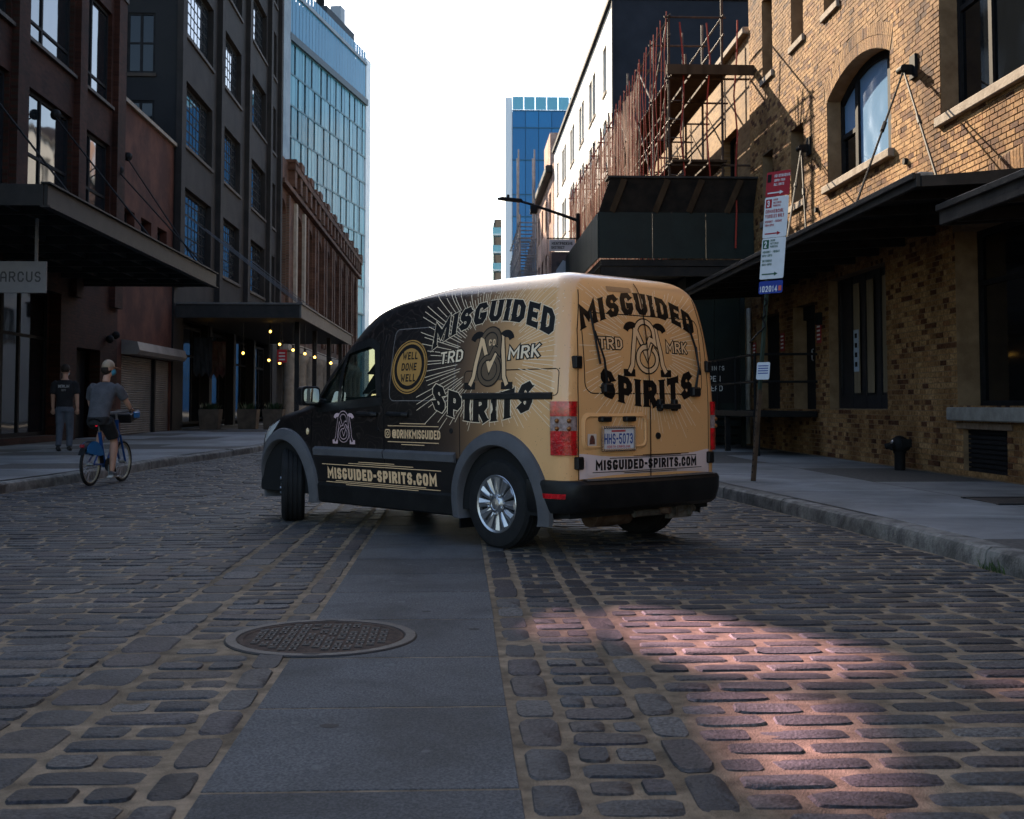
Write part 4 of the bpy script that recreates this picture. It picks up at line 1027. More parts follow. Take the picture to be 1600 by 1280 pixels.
# glass and steel canopy with the hanging sign
CA = wthing('steel_canopy', 'flat open steel-framed canopy over the left pavement, nearest the viewer', 'canopy', (-8.4, 25, 4.4))
x0, x1, y0, y1, z0, z1 = FA, -6.6, 19.3, 32.6, 4.25, 4.6
m_can = mat('canopy_iron', (.012,.0112,.011), .6, c2=(.022,.0195,.018), ns=3, bump=.2, bs=30)
for q in ((x1-.06,x1,y0,y1,z0,z1),(x0,x1-.065,y0,y0+.06,z0,z1),(x0,x1-.065,y1-.06,y1,z0,z1)):
    s_ = MB(); s_.box(*q); s_.build('fascia_beam', m_can, CA, bevel=.006)
for q in ((x1-.1,x1+.05,y0-.04,y1+.04,z1+.002,z1+.03),(x1-.1,x1+.05,y0-.04,y1+.04,z0-.03,z0-.002)):
    s_ = MB(); s_.box(*q); s_.build('flange', m_can, CA)
for k in range(10):
    y = y0+1.3+k*1.3
    if y > y1-.3: break
    s_ = MB(); s_.box(x0, x1-.07, y-.04, y+.04, z0+.06, z1-.03); s_.build('joist', m_can, CA)
for k in range(3):
    x = x0+.9+k*.9; s_ = MB(); s_.box(x-.03, x+.03, y0+.07, y1-.07, z0+.1, z1-.06); s_.build('purlin', m_can, CA)
m_cg = glass_mat('canopy_glass', (.05,.055,.06), .25, .2, see=.88)
for k in range(10):
    a = y0+.1+k*1.31; b = min(a+1.25, y1-.08); s_ = MB(); s_.box(x0+.02, x1-.08, a, b, z1-.025, z1-.012); s_.build('roof_glass', m_cg, CA)
for y, zb, e in ((30.0,8.3,(x1-.1,26.5,z1)),(35.6,8.0,(x1-.1,32.3,z1)),(36.5,8.6,(x1-.3,32.4,z1)),(24,8.3,(x1-.1,21,z1))):
    s_ = MB(); s_.tube([(x0+.05,y,zb), e], .02, 6); s_.sphere((x0+.1,y,zb), .14, 8, 6); s_.build('tie_rod', m_black, CA, smooth=True)
HS = wthing('hanging_sign', 'grey hanging shop sign lettered ARCUS under the left canopy', 'sign', (-7.75, 21, 3.55))
s_ = MB(); s_.box(-8.5, -7.17, 20.97, 21.03, 3.0, 3.55); pl = s_.build('board', mat('sign_grey', (.17,.165,.165), .6, c2=(.2,.195,.19), ns=3), HS, bevel=.004)
write(pl, 'lettering', 'ARCUS', mat('sign_dark_ink', (.05,.048,.05), .6), (-7.98, 20.966, 3.19), (1,0,0), (0,0,1), .18, t=.14, gap=.2, center=False).location = (.03,0,0)
for x in (-7.35, -8.3):
    s_ = MB(); s_.box(x-.025, x+.025, 20.98, 21.02, 3.55, 4.3); s_.build('hanger', mat('hanger_grey', (.13,.13,.135), .5), HS)

# low painted wall with the shutter
RB = wthing('painted_red_building', 'low building with peeling rust-red painted wall and roller shutter', 'building', (FA-2, 39.5, 0))
m_paint = mat('peeling_red_paint', (.045,.0135,.008), .9, c2=(.10,.036,.021), ns=.9, nd=9, bump=.5, bs=25, contrast=(.42,.66))
ho = [rect(36.6,37.95,6.0,7.1), rect(38.7,40.0,6.0,7.1), rect(40.8,42.1,6.0,7.1), rect(36.75,42.9,.14,2.6)]
s_ = MB(); sheet(s_, rect(36.06,43,0,10.3), ho, lambda p: (FA-.06, p[0], p[1]), lambda p: (FA-.4, p[0], p[1])); s_.build('wall', m_paint, RB)
s_ = MB(); s_.box(FA-.35, FA+.06, 36.06, 43, 10.302, 10.42); s_.build('coping', m_stone, RB)
s_ = MB(); s_.box(FA-12, FA-.35, 36.06, 43, 10.0, 10.2); s_.build('roof', m_tin, RB)
for h_ in ho[:3]: win(RB, 'x', FA-.3, h_[0][0], h_[1][0], 6.0, 7.1, -1, mull=(.5,), fw=.06, glass=m_lit)
m_shut = mat('shutter_metal', (.16,.15,.14), .55, metal=.5, c2=(.24,.22,.2), ns=1.2, nd=6)
for a, b in ((36.8,40.55),(40.75,42.88)):
    s_ = MB(); n = 34; zz = [.14+2.44*k/n for k in range(n+1)]; prof = []
    for k in range(n): prof += [(FA-.16, zz[k]), (FA-.12, zz[k]+.03), (FA-.12, zz[k]+.045), (FA-.16, zz[k]+.068)]
    s_.add([(x,a,z) for x, z in prof] + [(x,b,z) for x, z in prof], [(i, i+1, i+1+len(prof), i+len(prof)) for i in range(len(prof)-1)]); s_.build('roller_shutter', m_shut, RB)
s_ = MB(); s_.box(FA-.14, FA-.02, 40.56, 40.74, .14, 2.58); s_.build('shutter_guide', m_black, RB)
s_ = MB(); s_.prism([(FA-.06,2.6),(FA+.42,2.6),(FA+.5,2.72),(FA+.42,2.98),(FA-.06,3.05)], lambda p: (p[0],36.7,p[1]), lambda p: (p[0],43,p[1])); s_.build('shutter_housing', m_shut, RB)

# tall dark building with grid windows
DB = wthing('dark_loft_building', 'tall charcoal loft building with many-paned windows, left of the glass tower', 'building', (FA-5, 55, 0))
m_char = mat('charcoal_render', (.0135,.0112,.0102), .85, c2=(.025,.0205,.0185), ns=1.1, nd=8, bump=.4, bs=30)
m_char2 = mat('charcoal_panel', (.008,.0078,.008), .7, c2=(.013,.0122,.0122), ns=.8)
HD = 27.0; bays = [(44.2,49.2),(51.4,55.5),(58.2,62.6),(64.0,66.0)]; flo = [(6.6,9.15),(10.7,13.15),(14.85,17.35),(19.0,21.5),(23.1,25.6)]
ho = [rect(a, b, z0, z1) for a, b in bays for z0, z1 in flo] + [rect(44.5,65.6,.14,4.3)]
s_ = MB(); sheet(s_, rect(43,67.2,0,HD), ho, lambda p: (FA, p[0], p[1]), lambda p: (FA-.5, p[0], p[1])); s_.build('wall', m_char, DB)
for y in (43.25, 50.3, 56.9, 63.3, 66.9):
    s_ = MB(); s_.box(FA, FA+.22, y-.3, y+.3, 5.3, HD); s_.build('pilaster', m_char, DB)
for i, (a, b) in enumerate(bays):
    for z0, z1 in flo:
        w_ = win(DB, 'x', FA-.22, a, b, z0, z1, -1, mull=(.26,.74) if i < 3 else (), lites=[(2,6),(4,6),(2,6)] if i < 3 else [(3,6)], fw=.10, fd=.05, glass=m_lit, sill=m_brown, bar=.045, proj=.3)
# blind flank wall; unseen openings and tinted panes added above to cast a pink sun patch
def ap(X0, Y0): t = (43 - Y0)/2.5; return (X0 - t, 1.6*t)
patch = [[(.80,5.95),(.95,6.25),(1.25,5.95),(1.6,5.45),(1.85,5.0),(1.62,4.7),(1.3,4.55),(1.0,4.7),(.78,5.3)],
         [(1.0,4.4),(1.36,4.38),(1.28,3.85),(1.15,3.25),(.9,3.05),(.9,3.75)], [(1.98,4.3),(2.14,4.12),(2.4,4.45),(2.24,4.62)], [(.36,5.5),(.48,5.38),(.68,6.05),(.58,6.15)]]
holes = [[ap(*p) for p in q] for q in patch]
sw = rect(FA-11,FA-.02,0,HD)
s_ = MB(); fw_ = [rect(-12.0,-11.0,13.0,15.2), rect(-12.0,-11.0,9.8,12.0)]
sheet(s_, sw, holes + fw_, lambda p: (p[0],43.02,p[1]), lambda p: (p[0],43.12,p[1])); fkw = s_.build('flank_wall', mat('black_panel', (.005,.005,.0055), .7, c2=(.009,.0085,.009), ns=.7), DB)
for h_ in fw_: win(DB, 'y', 43.06, h_[0][0], h_[1][0], h_[0][1], h_[2][1], 1, mull=(.5,), trans=[[.5],[.5]], fw=.08, glass=m_glassd, sill=m_brown, sillover=.05)
rg = bpy.data.materials.new('added_rose_glass'); rg.use_nodes = True; n_ = rg.node_tree.nodes; tr = n_.new('ShaderNodeBsdfTransparent'); tr.inputs[0].default_value = (1,.68,1,1)
gs = n_.new('ShaderNodeBsdfGlossy'); gs.inputs[1].default_value = .02; ms = n_.new('ShaderNodeMixShader'); ms.inputs[0].default_value = .04
rg.node_tree.links.new(tr.outputs[0], ms.inputs[1]); rg.node_tree.links.new(gs.outputs[0], ms.inputs[2]); rg.node_tree.links.new(ms.outputs[0], n_['Material Output'].inputs['Surface']); n_.remove(n_['Principled BSDF'])
for h_ in holes:
    s_ = MB(); s_.add([(p[0],43.07,p[1]) for p in h_], [tuple(range(len(h_)))]); s_.build('added_rose_pane', rg, DB)
s_ = MB(); s_.box(FA-11, FA-1.7, 43.13, 57, 21.6, 21.9); s_.build('added_notch_floor', m_char2, DB)  # unseen roof notch added so sunlight reaches the tinted panes
s_ = MB(); s_.box(FA-14, FA-.5, 57, 67, HD-.3, HD); s_.build('roof', m_char2, DB)
s_ = MB(); s_.box(FA-1.7, FA-.5, 43.15, 57, HD-.3, HD); s_.build('roof', m_char2, DB)
s_ = MB(); s_.box(FA-1.75, FA-1.6, 43.15, 57, 21.9, HD-.3); s_.build('added_notch_wall', m_char2, DB)
s_ = MB(); s_.box(FA-14, FA-.5, 67.0, 67.2, 0, HD); s_.build('far_flank', m_char2, DB)
s_ = MB(); s_.box(FA-2.6, FA-2.5, 43.2, 66.8, 0, 16.5); s_.build('inner_wall', mat('dim_interior', (.03,.026,.022), .9), DB)
s_ = MB(); s_.box(FA-.05, FA+.35, 43, 67.3, HD-.5, HD-.1); s_.build('cornice', m_char, DB)
for k in range(5):
    y = 44.5 + k*5.27; s_ = MB(); s_.box(FA-.45, FA-.05, y-.25, y+.25, .14, 4.3); s_.build('ground_pier', m_char2, DB)
for k in range(4):
    y = 44.8 + k*5.27; win(DB, 'x', FA-.4, y, y+4.6, .3, 4.1, -1, mull=(.33,.66), trans=[[.7],[.7],[.7]], fw=.1, glass=m_glassd, name='shop_window')
# canopy B with its bulbs
CB = wthing('slab_canopy', 'deep dark slab canopy with a pale edge under the charcoal building', 'canopy', (-8, 53, 4.4))
m_edge = mat('canopy_pale_edge', (.085,.078,.072), .6, c2=(.12,.11,.1), ns=3)
s_ = MB(); s_.box(FA+.02, -5.76, 43.3, 63.2, 4.24, 4.62); s_.build('slab', m_can, CB)
s_ = MB(); s_.box(-5.755, -5.7, 43.2, 63.3, 4.18, 4.66); s_.build('street_fascia', m_edge, CB)
s_ = MB(); s_.box(FA+.02, -5.762, 43.2, 43.26, 4.18, 4.66); s_.build('end_fascia', m_can, CB)
s_ = MB(); s_.box(FA+.02, -5.65, 43.15, 43.29, 4.665, 4.73); s_.build('pale_coping', m_edge, CB)
s_ = MB(); s_.box(-5.8, -5.65, 43.3, 63.3, 4.665, 4.73); s_.build('pale_coping', m_edge, CB)
m_rod = mat('pale_rod', (.10,.10,.105), .5, metal=.3)
for y, e in ((43.5,44.3),(50.3,51),(56.9,57.5),(46.7,47.5)):
    s_ = MB(); s_.tube([(FA+.3,y,7.9),(-5.85,e,4.72)], .02, 6); s_.build('tie_rod', m_rod, CB, smooth=True)
for y in (46,51.5,57,62.5):
    s_ = MB(); s_.box(-6.3,-6.12,y-.09,y+.09,SW,4.22); s_.build('column', m_can, CB)
m_bulb = mat('lit_bulb', (1.0,.55,.10), .4, emis=2.2); m_sock = mat('bulb_socket', (.02,.02,.02), .5)
bl = [(-11.26,3.78),(-9.7,3.37),(-8.5,4.34),(-8.55,3.05),(-8.08,3.77),(-8.07,2.92),(-7.48,3.51),(-6.95,3.35),(-6.51,3.19),(-5.79,2.93)]
BLB = ['leftmost of the glowing amber bulbs under the slab canopy', 'second amber bulb from the left under the slab canopy', 'highest of the amber bulbs, close under the slab canopy',
       'low amber bulb just left of the small red sign', 'amber bulb hanging right above the small red sign', 'lowest amber bulb, hanging below the small red sign',
       'first amber bulb to the right of the red sign', 'second amber bulb to the right of the red sign', 'third amber bulb to the right of the red sign', 'last amber bulb of the string, nearest the van windscreen']
for i, (x, z) in enumerate(bl):
    x, y0, z = x*.87, 47.0, 1.07+(z-1.07)*.87
    b0 = wthing('light_bulb', BLB[i], 'bulb', (x, y0, z), 'bulbs strung below the slab canopy')
    s_ = MB(); s_.sphere((x,y0,z), .05, 10, 8); s_.build('glass', m_bulb, b0, smooth=True)
    s_ = MB(); s_.tube([(x,y0,z+.06),(x,y0,z+.2)], .04, 8); s_.tube([(x,y0,z+.2),(x,y0,4.26 if x < -5.8 else z+.6)], .012, 5); s_.build('socket', m_sock, b0)
cbl = MB(); cbl.tube([(-7.05,47,3.65),(-6.51,47,3.38),(-6.05,47,3.25),(-5.66,47,3.1),(-5.04,47,2.88),(-4.5,47.2,2.75)], .012, 5)
tag(cbl.build('light_cable', m_sock), 'thin black cable carrying the amber bulbs beyond the canopy edge', 'cable')
rs = wthing('red_sign', 'small red sign with white lines under the slab canopy', 'sign', (-6.79,46,2.95))
s_ = MB(); s_.box(-6.97,-6.60,45.98,46.02,2.67,3.17); p_ = s_.build('board', mat('bright_red_sign', (.55,.02,.03), .5), rs)
for k in range(3):
    s_ = MB(); s_.box(-6.9,-6.67,45.97,45.978,2.76+k*.125,2.81+k*.125); s_.build('notice_print', m_white, p_)
s_ = MB(); s_.tube([(-6.79,46,3.17),(-6.79,46,4.24)], .012, 5); s_.build('hanger', m_sock, rs)
# planters and pavement furniture under the canopy
m_bar = mat('planter_timber', (.07,.05,.035), .8, c2=(.11,.08,.055), ns=4)
for i, (x, y) in enumerate(((-9.3,45.2),(-8.0,45.8),(-6.9,44.9))):
    b0 = wthing('planter', ['square timber planter by the first canopy column', 'square timber planter in the middle of the three', 'square timber planter closest to the kerb'][i], 'planter', (x,y,SW), 'timber planters under the slab canopy')
    s_ = MB(); s_.prism([(-.38,-.38),(.38,-.38),(.38,.38),(-.38,.38)], lambda p: (x+p[0]*.85,y+p[1]*.85,SW), lambda p: (x+p[0],y+p[1],SW+.75)); s_.build('box', m_bar, b0)
    s_ = MB()
    for k in range(90):
        a = rnd.uniform(0,6.28); r = rnd.uniform(0,.36); L_ = rnd.uniform(.1,.35); p = Vector((x+r*math.cos(a), y+r*math.sin(a), SW+.7)); d = Vector((math.cos(a)*.4, math.sin(a)*.4, 1))*L_; sd_ = Vector((-math.sin(a), math.cos(a), 0))*.03
        s_.add([p, p+d*.5+sd_, p+d, p+d*.5-sd_], [(0,1,2,3)])
    s_.build('foliage', mat('planter_leaves', (.02,.035,.014), .6, isl=.4), b0, kind='stuff')
for i, y in enumerate((45.6, 48.2)):
    b0 = wthing('shop_banner', ['long grey cloth banner on the wall next to the shutter', 'pale red-printed banner hung deeper under the slab canopy'][i], 'banner', (FA+.5,y,2.5))
    s_ = MB(); s_.tube([(FA,y,3.6),(FA+.9,y,3.6)], .02, 6); s_.build('pole', m_black, b0)
    s_ = MB(); s_.add([(FA+.15+.7*j/6, y+.03*math.sin(j*2+i2), 3.58-1.3*i2/5-(.18 if i2 == 5 and j % 2 else 0)) for i2 in range(6) for j in range(7)], [(i2*7+j, i2*7+j+1, (i2+1)*7+j+1, (i2+1)*7+j) for i2 in range(5) for j in range(6)]); s_.build('cloth', mat(['grey_cloth','pale_cloth'][i], [(.022,.022,.022),(.075,.06,.058)][i], .8, c2=[(.014,.014,.014),(.055,.022,.022)][i], ns=3), b0)

# low brick row with tall windows and stone arcade
LB = wthing('orange_brick_row', 'lower orange brick building with tall arched bays and crenellated cornice', 'building', (FA-4, 93, 0))
m_or = brick_mat('orange_brick', (.085,.04,.025), (.14,.066,.042), (.11,.08,.06)); m_tan = mat('tan_stone', (.27,.22,.17), .9, c2=(.36,.3,.24), ns=3, nd=6)
bw = [(67.6,70.2)] + [(74.2+k*5.55, 76.9+k*5.55+.4) for k in range(8)]
ho = []
for k, (a, b) in enumerate(bw):
    n = 8; yc = (a+b)/2; hw = (b-a)/2; ho.append([(a,7.4),(b,7.4)] + [(yc+hw*math.cos(math.pi*j/n), 12.2+.75*math.sin(math.pi*j/n)) for j in range(n+1)])
s_ = MB(); sheet(s_, rect(67.2,120,4.6,15.4), ho, lambda p: (FA, p[0], p[1]), lambda p: (FA-.45, p[0], p[1])); s_.build('wall', m_or, LB)
for k, h_ in enumerate(ho):
    a, b = h_[0][0], h_[1][0]
    win(LB, 'x', FA-.3, a, b, 7.4, 12.95, -1, mull=(.5,), trans=[[.5],[.5]], fw=.12, glass=m_lit)
    for y in (a-.75, b+.1):
        s_ = MB(); s_.box(FA, FA+.18, y, y+.65, 5.2, 13.4); s_.build('pilaster', m_tan if k == 1 else m_or, LB)
s_ = MB(); s_.box(FA-.4, FA+.35, 67.3, 120, 13.6, 13.85); s_.build('string_course', m_or, LB)
s_ = MB(); s_.box(FA-.4, FA+.45, 70.8, 120, 15.0, 15.4); s_.build('cornice', m_or, LB)
for k in range(20):
    y = 71+k*2.5; s_ = MB(); s_.box(FA, FA+.4, y, y+.9, 14.0, 15.0); s_.build('corbel', m_or, LB)
    s_ = MB(); s_.box(FA-.3, FA+.5, y-.3, y+1.1, 15.402, 15.9 if k % 2 else 15.6); s_.build('merlon', m_or, LB)
s_ = MB(); s_.box(FA-14, FA-.3, 67.2, 120, 15.0, 15.3); s_.build('roof', m_tin, LB)
s_ = MB(); s_.box(-26, -16.2, 67.5, 118, 15.3, 18.5); s_.build('added_shade_block', m_char2, LB)  # unseen block added behind the cornice to shade the street
s_ = MB(); s_.box(FA-1.6, FA-1.5, 67.3, 119.9, 0, 15); s_.build('inner_wall', mat('dim_interior', (.03,.026,.022), .9), LB)
s_ = MB(); s_.box(FA-.3, FA+.25, 70, 120, 4.25, 4.75); s_.build('arcade_lintel', m_tan, LB)
for k in range(11):
    y = 72+k*4.6; s_ = MB(); s_.lathe([(.55,.14),(.55,.4),(.42,.5),(.4,3.6),(.5,3.75),(.58,3.95),(.58,4.25)], 14, Matrix.Translation((FA+.05,y,0))); s_.build('column', m_tan, LB, smooth=50)

# glass hotel tower behind
TW = thing('glass_slab_tower', 'tall pale-blue glass slab tower rising behind the left-hand buildings', 'tower', (-18.8, 130, 0), rad(-12.0))
m_tg = glass_mat('tower_pane_glass', (.035,.19,.26), .25, -.32, c2=(.11,.33,.40)); m_tg2 = glass_mat('tower_crown_glass', (.03,.17,.28), .25, -.32, c2=(.05,.21,.33))
m_conc = mat('tower_concrete', (.25,.29,.32), .8, c2=(.33,.37,.4), ns=.6)
s_ = MB(); s_.box(-7.5, -.25, .1, 29.4, 0, 46.2); s_.build('core', mat('tower_slab', (.055,.20,.26), .5), TW)
zf = [13.0+3.5*k for k in range(9)]; NC = 26; cw = 29.4/NC
pm = {}
def pane_mesh(w_, h_, m_):
    k = (w_, h_, m_.name)
    if k not in pm:
        me = bpy.data.meshes.new('pane'); me.from_pydata([(0,0,0),(0,w_,0),(0,w_,h_),(0,0,h_)], [], [(0,1,2,3)]); me.materials.append(m_); pm[k] = me
    return pm[k]
for i in range(8):
    for c in range(NC):
        wd = cw*(.52 if (c+i*3) % 5 in (0,2) else .9); o = link('pane', pane_mesh(round(wd,3), 3.3, m_tg), TW); o.location = (rnd.uniform(-.02,.02), c*cw+.03, zf[i]+.1)
for c in range(NC):
    o = link('crown_pane', pane_mesh(round(cw*.9,3), 4.6, m_tg2), TW); o.location = (0, c*cw+.03, 41.9)
for z in zf:
    s_ = MB(); s_.box(-.3, .06, 0, 29.4, z-.12, z+.08); s_.build('floor_edge', mat('floor_edge', (.05,.14,.18), .5), TW)
s_ = MB(); s_.box(-.3, .35, -.2, 29.6, 41.0, 41.8); s_.build('dark_band', mat('tower_dark_band', (.03,.05,.06), .5), TW)
s_ = MB(); s_.box(-.3, .2, -.2, 29.6, 46.5, 46.9); s_.build('roof_band', m_conc, TW)
for c in range(NC):
    o = link('parapet_pane', pane_mesh(round(cw*.9,3), 1.2, m_tg2), TW); o.location = (.05, c*cw+.03, 46.95)
s_ = MB(); s_.box(-3.0, .3, -1.4, -.1, 0, 49); s_.build('edge_pier', m_conc, TW)
for k in range(14):
    s_ = MB(); s_.box(-2.6, -1.2, -1.46, -1.42, 4+k*3.1, 6.2+k*3.1); s_.build('pier_window', m_glassd, TW)
s_ = MB(); s_.box(-4, .1, 29.5, 31.6, 0, 47.5); s_.build('bright_end_fin', mat('end_fin_white', (.78,.8,.8), .5, c2=(.6,.66,.68), ns=.2), TW)
s_ = MB(); s_.box(-7, -1.0, 16, 27.5, 46.6, 50.2); s_.build('plant_room', mat('plant_room_dark', (.03,.04,.05), .7), TW)
s_ = MB(); s_.tube([(-2,16.5,50),(-2,16.5,53.6)], .5, 10); s_.tube([(-2,16.5,53.6),(-2,16.5,54)], .75, 10); s_.build('flue', m_black, TW)
s_ = MB(); s_.box(-2.6,-1.2,22.2,24.0,50.2,52.3); s_.build('roof_vent', mat('vent_grey', (.3,.33,.36), .6), TW)
s_ = MB(); s_.tube([(-1,12,47),(-1,12,51)], .06, 5); s_.build('mast', m_black, TW)
# ================================================================ THE VAN
def pchip(xs, ys):
    x = np.array(xs, float); y = np.array(ys, float); h_ = np.diff(x); d = np.diff(y)/h_; m = np.zeros(len(x))
    for i in range(1, len(x)-1):
        if d[i-1]*d[i] > 0:
            w1 = 2*h_[i]+h_[i-1]; w2 = h_[i]+2*h_[i-1]; m[i] = (w1+w2)/(w1/d[i-1]+w2/d[i])
    m[0] = d[0]; m[-1] = d[-1]
    def f(v):
        v = min(max(v, x[0]), x[-1]); i = min(int(np.searchsorted(x, v, 'right'))-1, len(x)-2); t = (v-x[i])/h_[i]
        return float((2*t**3-3*t**2+1)*y[i] + (t**3-2*t**2+t)*h_[i]*m[i] + (-2*t**3+3*t**2)*y[i+1] + (t**3-t**2)*h_[i]*m[i+1])
    return f
vW = pchip([.24,.5,.7,1.0,1.2,1.5,1.75,1.85,1.91,1.97,2.02,2.05,2.065,2.075], [.835,.862,.872,.876,.868,.832,.788,.762,.738,.695,.63,.55,.47,.36])
vXR = pchip([.24,1.0,1.2,1.4,1.6,1.75,1.88,1.96,2.02,2.05,2.065,2.075], [-.80,-.80,-.795,-.785,-.765,-.742,-.712,-.672,-.6,-.5,-.4,-.25])
vXF = pchip([.24,.5,.7,.82,.92,.98,1.02,1.06,1.12,1.2,1.31,1.59,1.75,1.84,1.90,1.96,2.02,2.05,2.065,2.075], [3.60,3.66,3.64,3.58,3.42,3.22,3.0,2.84,2.70,2.60,2.49,2.16,1.96,1.80,1.60,1.25,.85,.60,.42,.2])
vLF = pchip([.24,.9,1.1,1.6,1.9,2.075], [.95,.95,.8,.62,.5,.35])
RC = .125
def rearX(y, z): return vXR(z) + .032*(y/.75)**2
def sideY(x, z):
    wd = vW(z); xr = rearX(wd-RC, z); y = wd
    if x < xr+RC:
        t = min(1, (xr+RC-x)/RC); y = wd-RC+RC*math.sqrt(max(0, 1-t*t))
    L_ = vLF(z); x0 = vXF(z)-L_
    if x > x0:
        t = min(1, (x-x0)/L_); y = wd*(max(0, 1-t**3.4))**(1/3.4)
    return y
VYAW = rad(130.4)
VN = thing('delivery_van', 'black and tan wrapped delivery van with a tall roof, parked across the cobbles', 'van', (.907, 9.51, 0), VYAW)
# --- wrap: dark front fading through brown into tan at the rear, black sill, specks and scrolls in the print
wm_ = bpy.data.materials.new('printed_vinyl_wrap'); wm_.use_nodes = True; n_ = wm_.node_tree.nodes; L_ = wm_.node_tree.links; b_ = n_['Principled BSDF']
b_.inputs['Roughness'].default_value = .3; b_.inputs['Specular IOR Level'].default_value = .4; b_.inputs['Coat Weight'].default_value = .6; b_.inputs['Coat Roughness'].default_value = .05
tc = n_.new('ShaderNodeTexCoord'); sp_ = n_.new('ShaderNodeSeparateXYZ'); L_.new(tc.outputs['Object'], sp_.inputs[0])
def math_(op, a, b=None, clamp=False):
    q = n_.new('ShaderNodeMath'); q.operation = op; q.use_clamp = clamp
    for i, v in enumerate((a, b)):
        if v is None: continue
        if isinstance(v, (int, float)): q.inputs[i].default_value = v
        else: L_.new(v, q.inputs[i])
    return q.outputs[0]
def mrange(v, a, b, smooth=True):
    q = n_.new('ShaderNodeMapRange'); q.interpolation_type = 'SMOOTHSTEP' if smooth else 'LINEAR'; q.inputs[1].default_value = a; q.inputs[2].default_value = b; L_.new(v, q.inputs[0]); return q.outputs[0]
def mixc(f, a, b, mode='MIX'):
    q = n_.new('ShaderNodeMix'); q.data_type = 'RGBA'; q.blend_type = mode
    if isinstance(f, (int, float)): q.inputs[0].default_value = f
    else: L_.new(f, q.inputs[0])
    for i, v in ((6, a), (7, b)):
        if isinstance(v, tuple): q.inputs[i].default_value = (*v, 1)
        else: L_.new(v, q.inputs[i])
    return q.outputs[2]
X_, Y_, Z_ = sp_.outputs
TAN = (.76,.41,.17)
rp = n_.new('ShaderNodeValToRGB'); cr = rp.color_ramp; [cr.elements.new(.5) for _ in range(3)]
for e, (p, c) in zip(cr.elements, [(0,(.006,.0048,.0046)),(.16,(.015,.0105,.0088)),(.37,(.058,.034,.022)),(.57,(.23,.125,.060)),(.9,TAN)]): e.position = p; e.color = (*c, 1)
# linear in x: 1.05 (front) .. -.48 (rear)
L_.new(math_('DIVIDE', math_('SUBTRACT', 1.0, X_), 1.5, True), rp.inputs[0])
no = n_.new('ShaderNodeTexNoise'); no.inputs['Scale'].default_value = 3.4; no.inputs['Detail'].default_value = 1.5; L_.new(tc.outputs['Object'], no.inputs['Vector'])
scr = math_('GREATER_THAN', math_('SINE', math_('MULTIPLY', no.outputs['Fac'], 95)), .86)          # scroll lines
drk = mrange(X_, .3, .9)
cw_ = mixc(math_('MULTIPLY', math_('MULTIPLY', scr, drk), .6), rp.outputs[0], (.045,.032,.028))
vo = n_.new('ShaderNodeTexVoronoi'); vo.inputs['Scale'].default_value = 34; mp_ = n_.new('ShaderNodeMapping'); mp_.inputs['Scale'].default_value = (1.0,1.0,1.0); mp_.inputs['Rotation'].default_value = (.5,.6,.3)
L_.new(tc.outputs['Object'], mp_.inputs[0]); L_.new(mp_.outputs[0], vo.inputs['Vector'])
spk = math_('MULTIPLY', math_('LESS_THAN', vo.outputs['Distance'], .085), math_('SUBTRACT', 1, mrange(X_, -.4, .3)))
cw_ = mixc(math_('MULTIPLY', spk, .75), cw_, (.05,.03,.018))
low = math_('MULTIPLY', math_('LESS_THAN', Z_, .655), math_('GREATER_THAN', X_, .36))
cw_ = mixc(low, cw_, (.005,.0048,.005))
L_.new(cw_, b_.inputs['Base Color'])
m_wrap = wm_
m_vblack = mat('van_black_plastic', (.006,.006,.0065), .4, c2=(.011,.011,.0115), ns=8, bump=.15, bs=300)
m_vgrey = mat('van_grey_flare', (.075,.073,.078), .55, c2=(.095,.092,.096), ns=5, bump=.2, bs=400)
m_rub = mat('tyre_rubber', (.008,.008,.0085), .75, c2=(.014,.0135,.0135), ns=12, bump=.2, bs=120)
m_rim = mat('wheel_silver', (.52,.52,.53), .28, metal=.9, c2=(.4,.4,.41), ns=6)
m_vdark = mat('underbody_dark', (.01,.01,.01), .9)
m_ink = mat('wrap_black_ink', (.008,.0062,.006), .4, coat=.15)
m_cream = mat('wrap_cream_ink', (.88,.68,.46), .35, coat=.3)
m_tanink = mat('wrap_tan_ink', (.78,.50,.27), .35, coat=.3)
m_gold = mat('wrap_gold_ink', (.42,.22,.06), .35, coat=.3)
m_brownink = mat('wrap_brown_ink', (.13,.085,.05), .35, coat=.3)
m_pinkw = mat('wrap_pale_band', (.70,.56,.54), .35, coat=.3)
m_pinkl = mat('wrap_rose_ink', (.62,.42,.42), .35, coat=.3)
m_seam = mat('panel_gap', (.006,.005,.005), .8)
m_vglass = glass_mat('van_glass', (.008,.014,.012), .02, .1, see=.45)

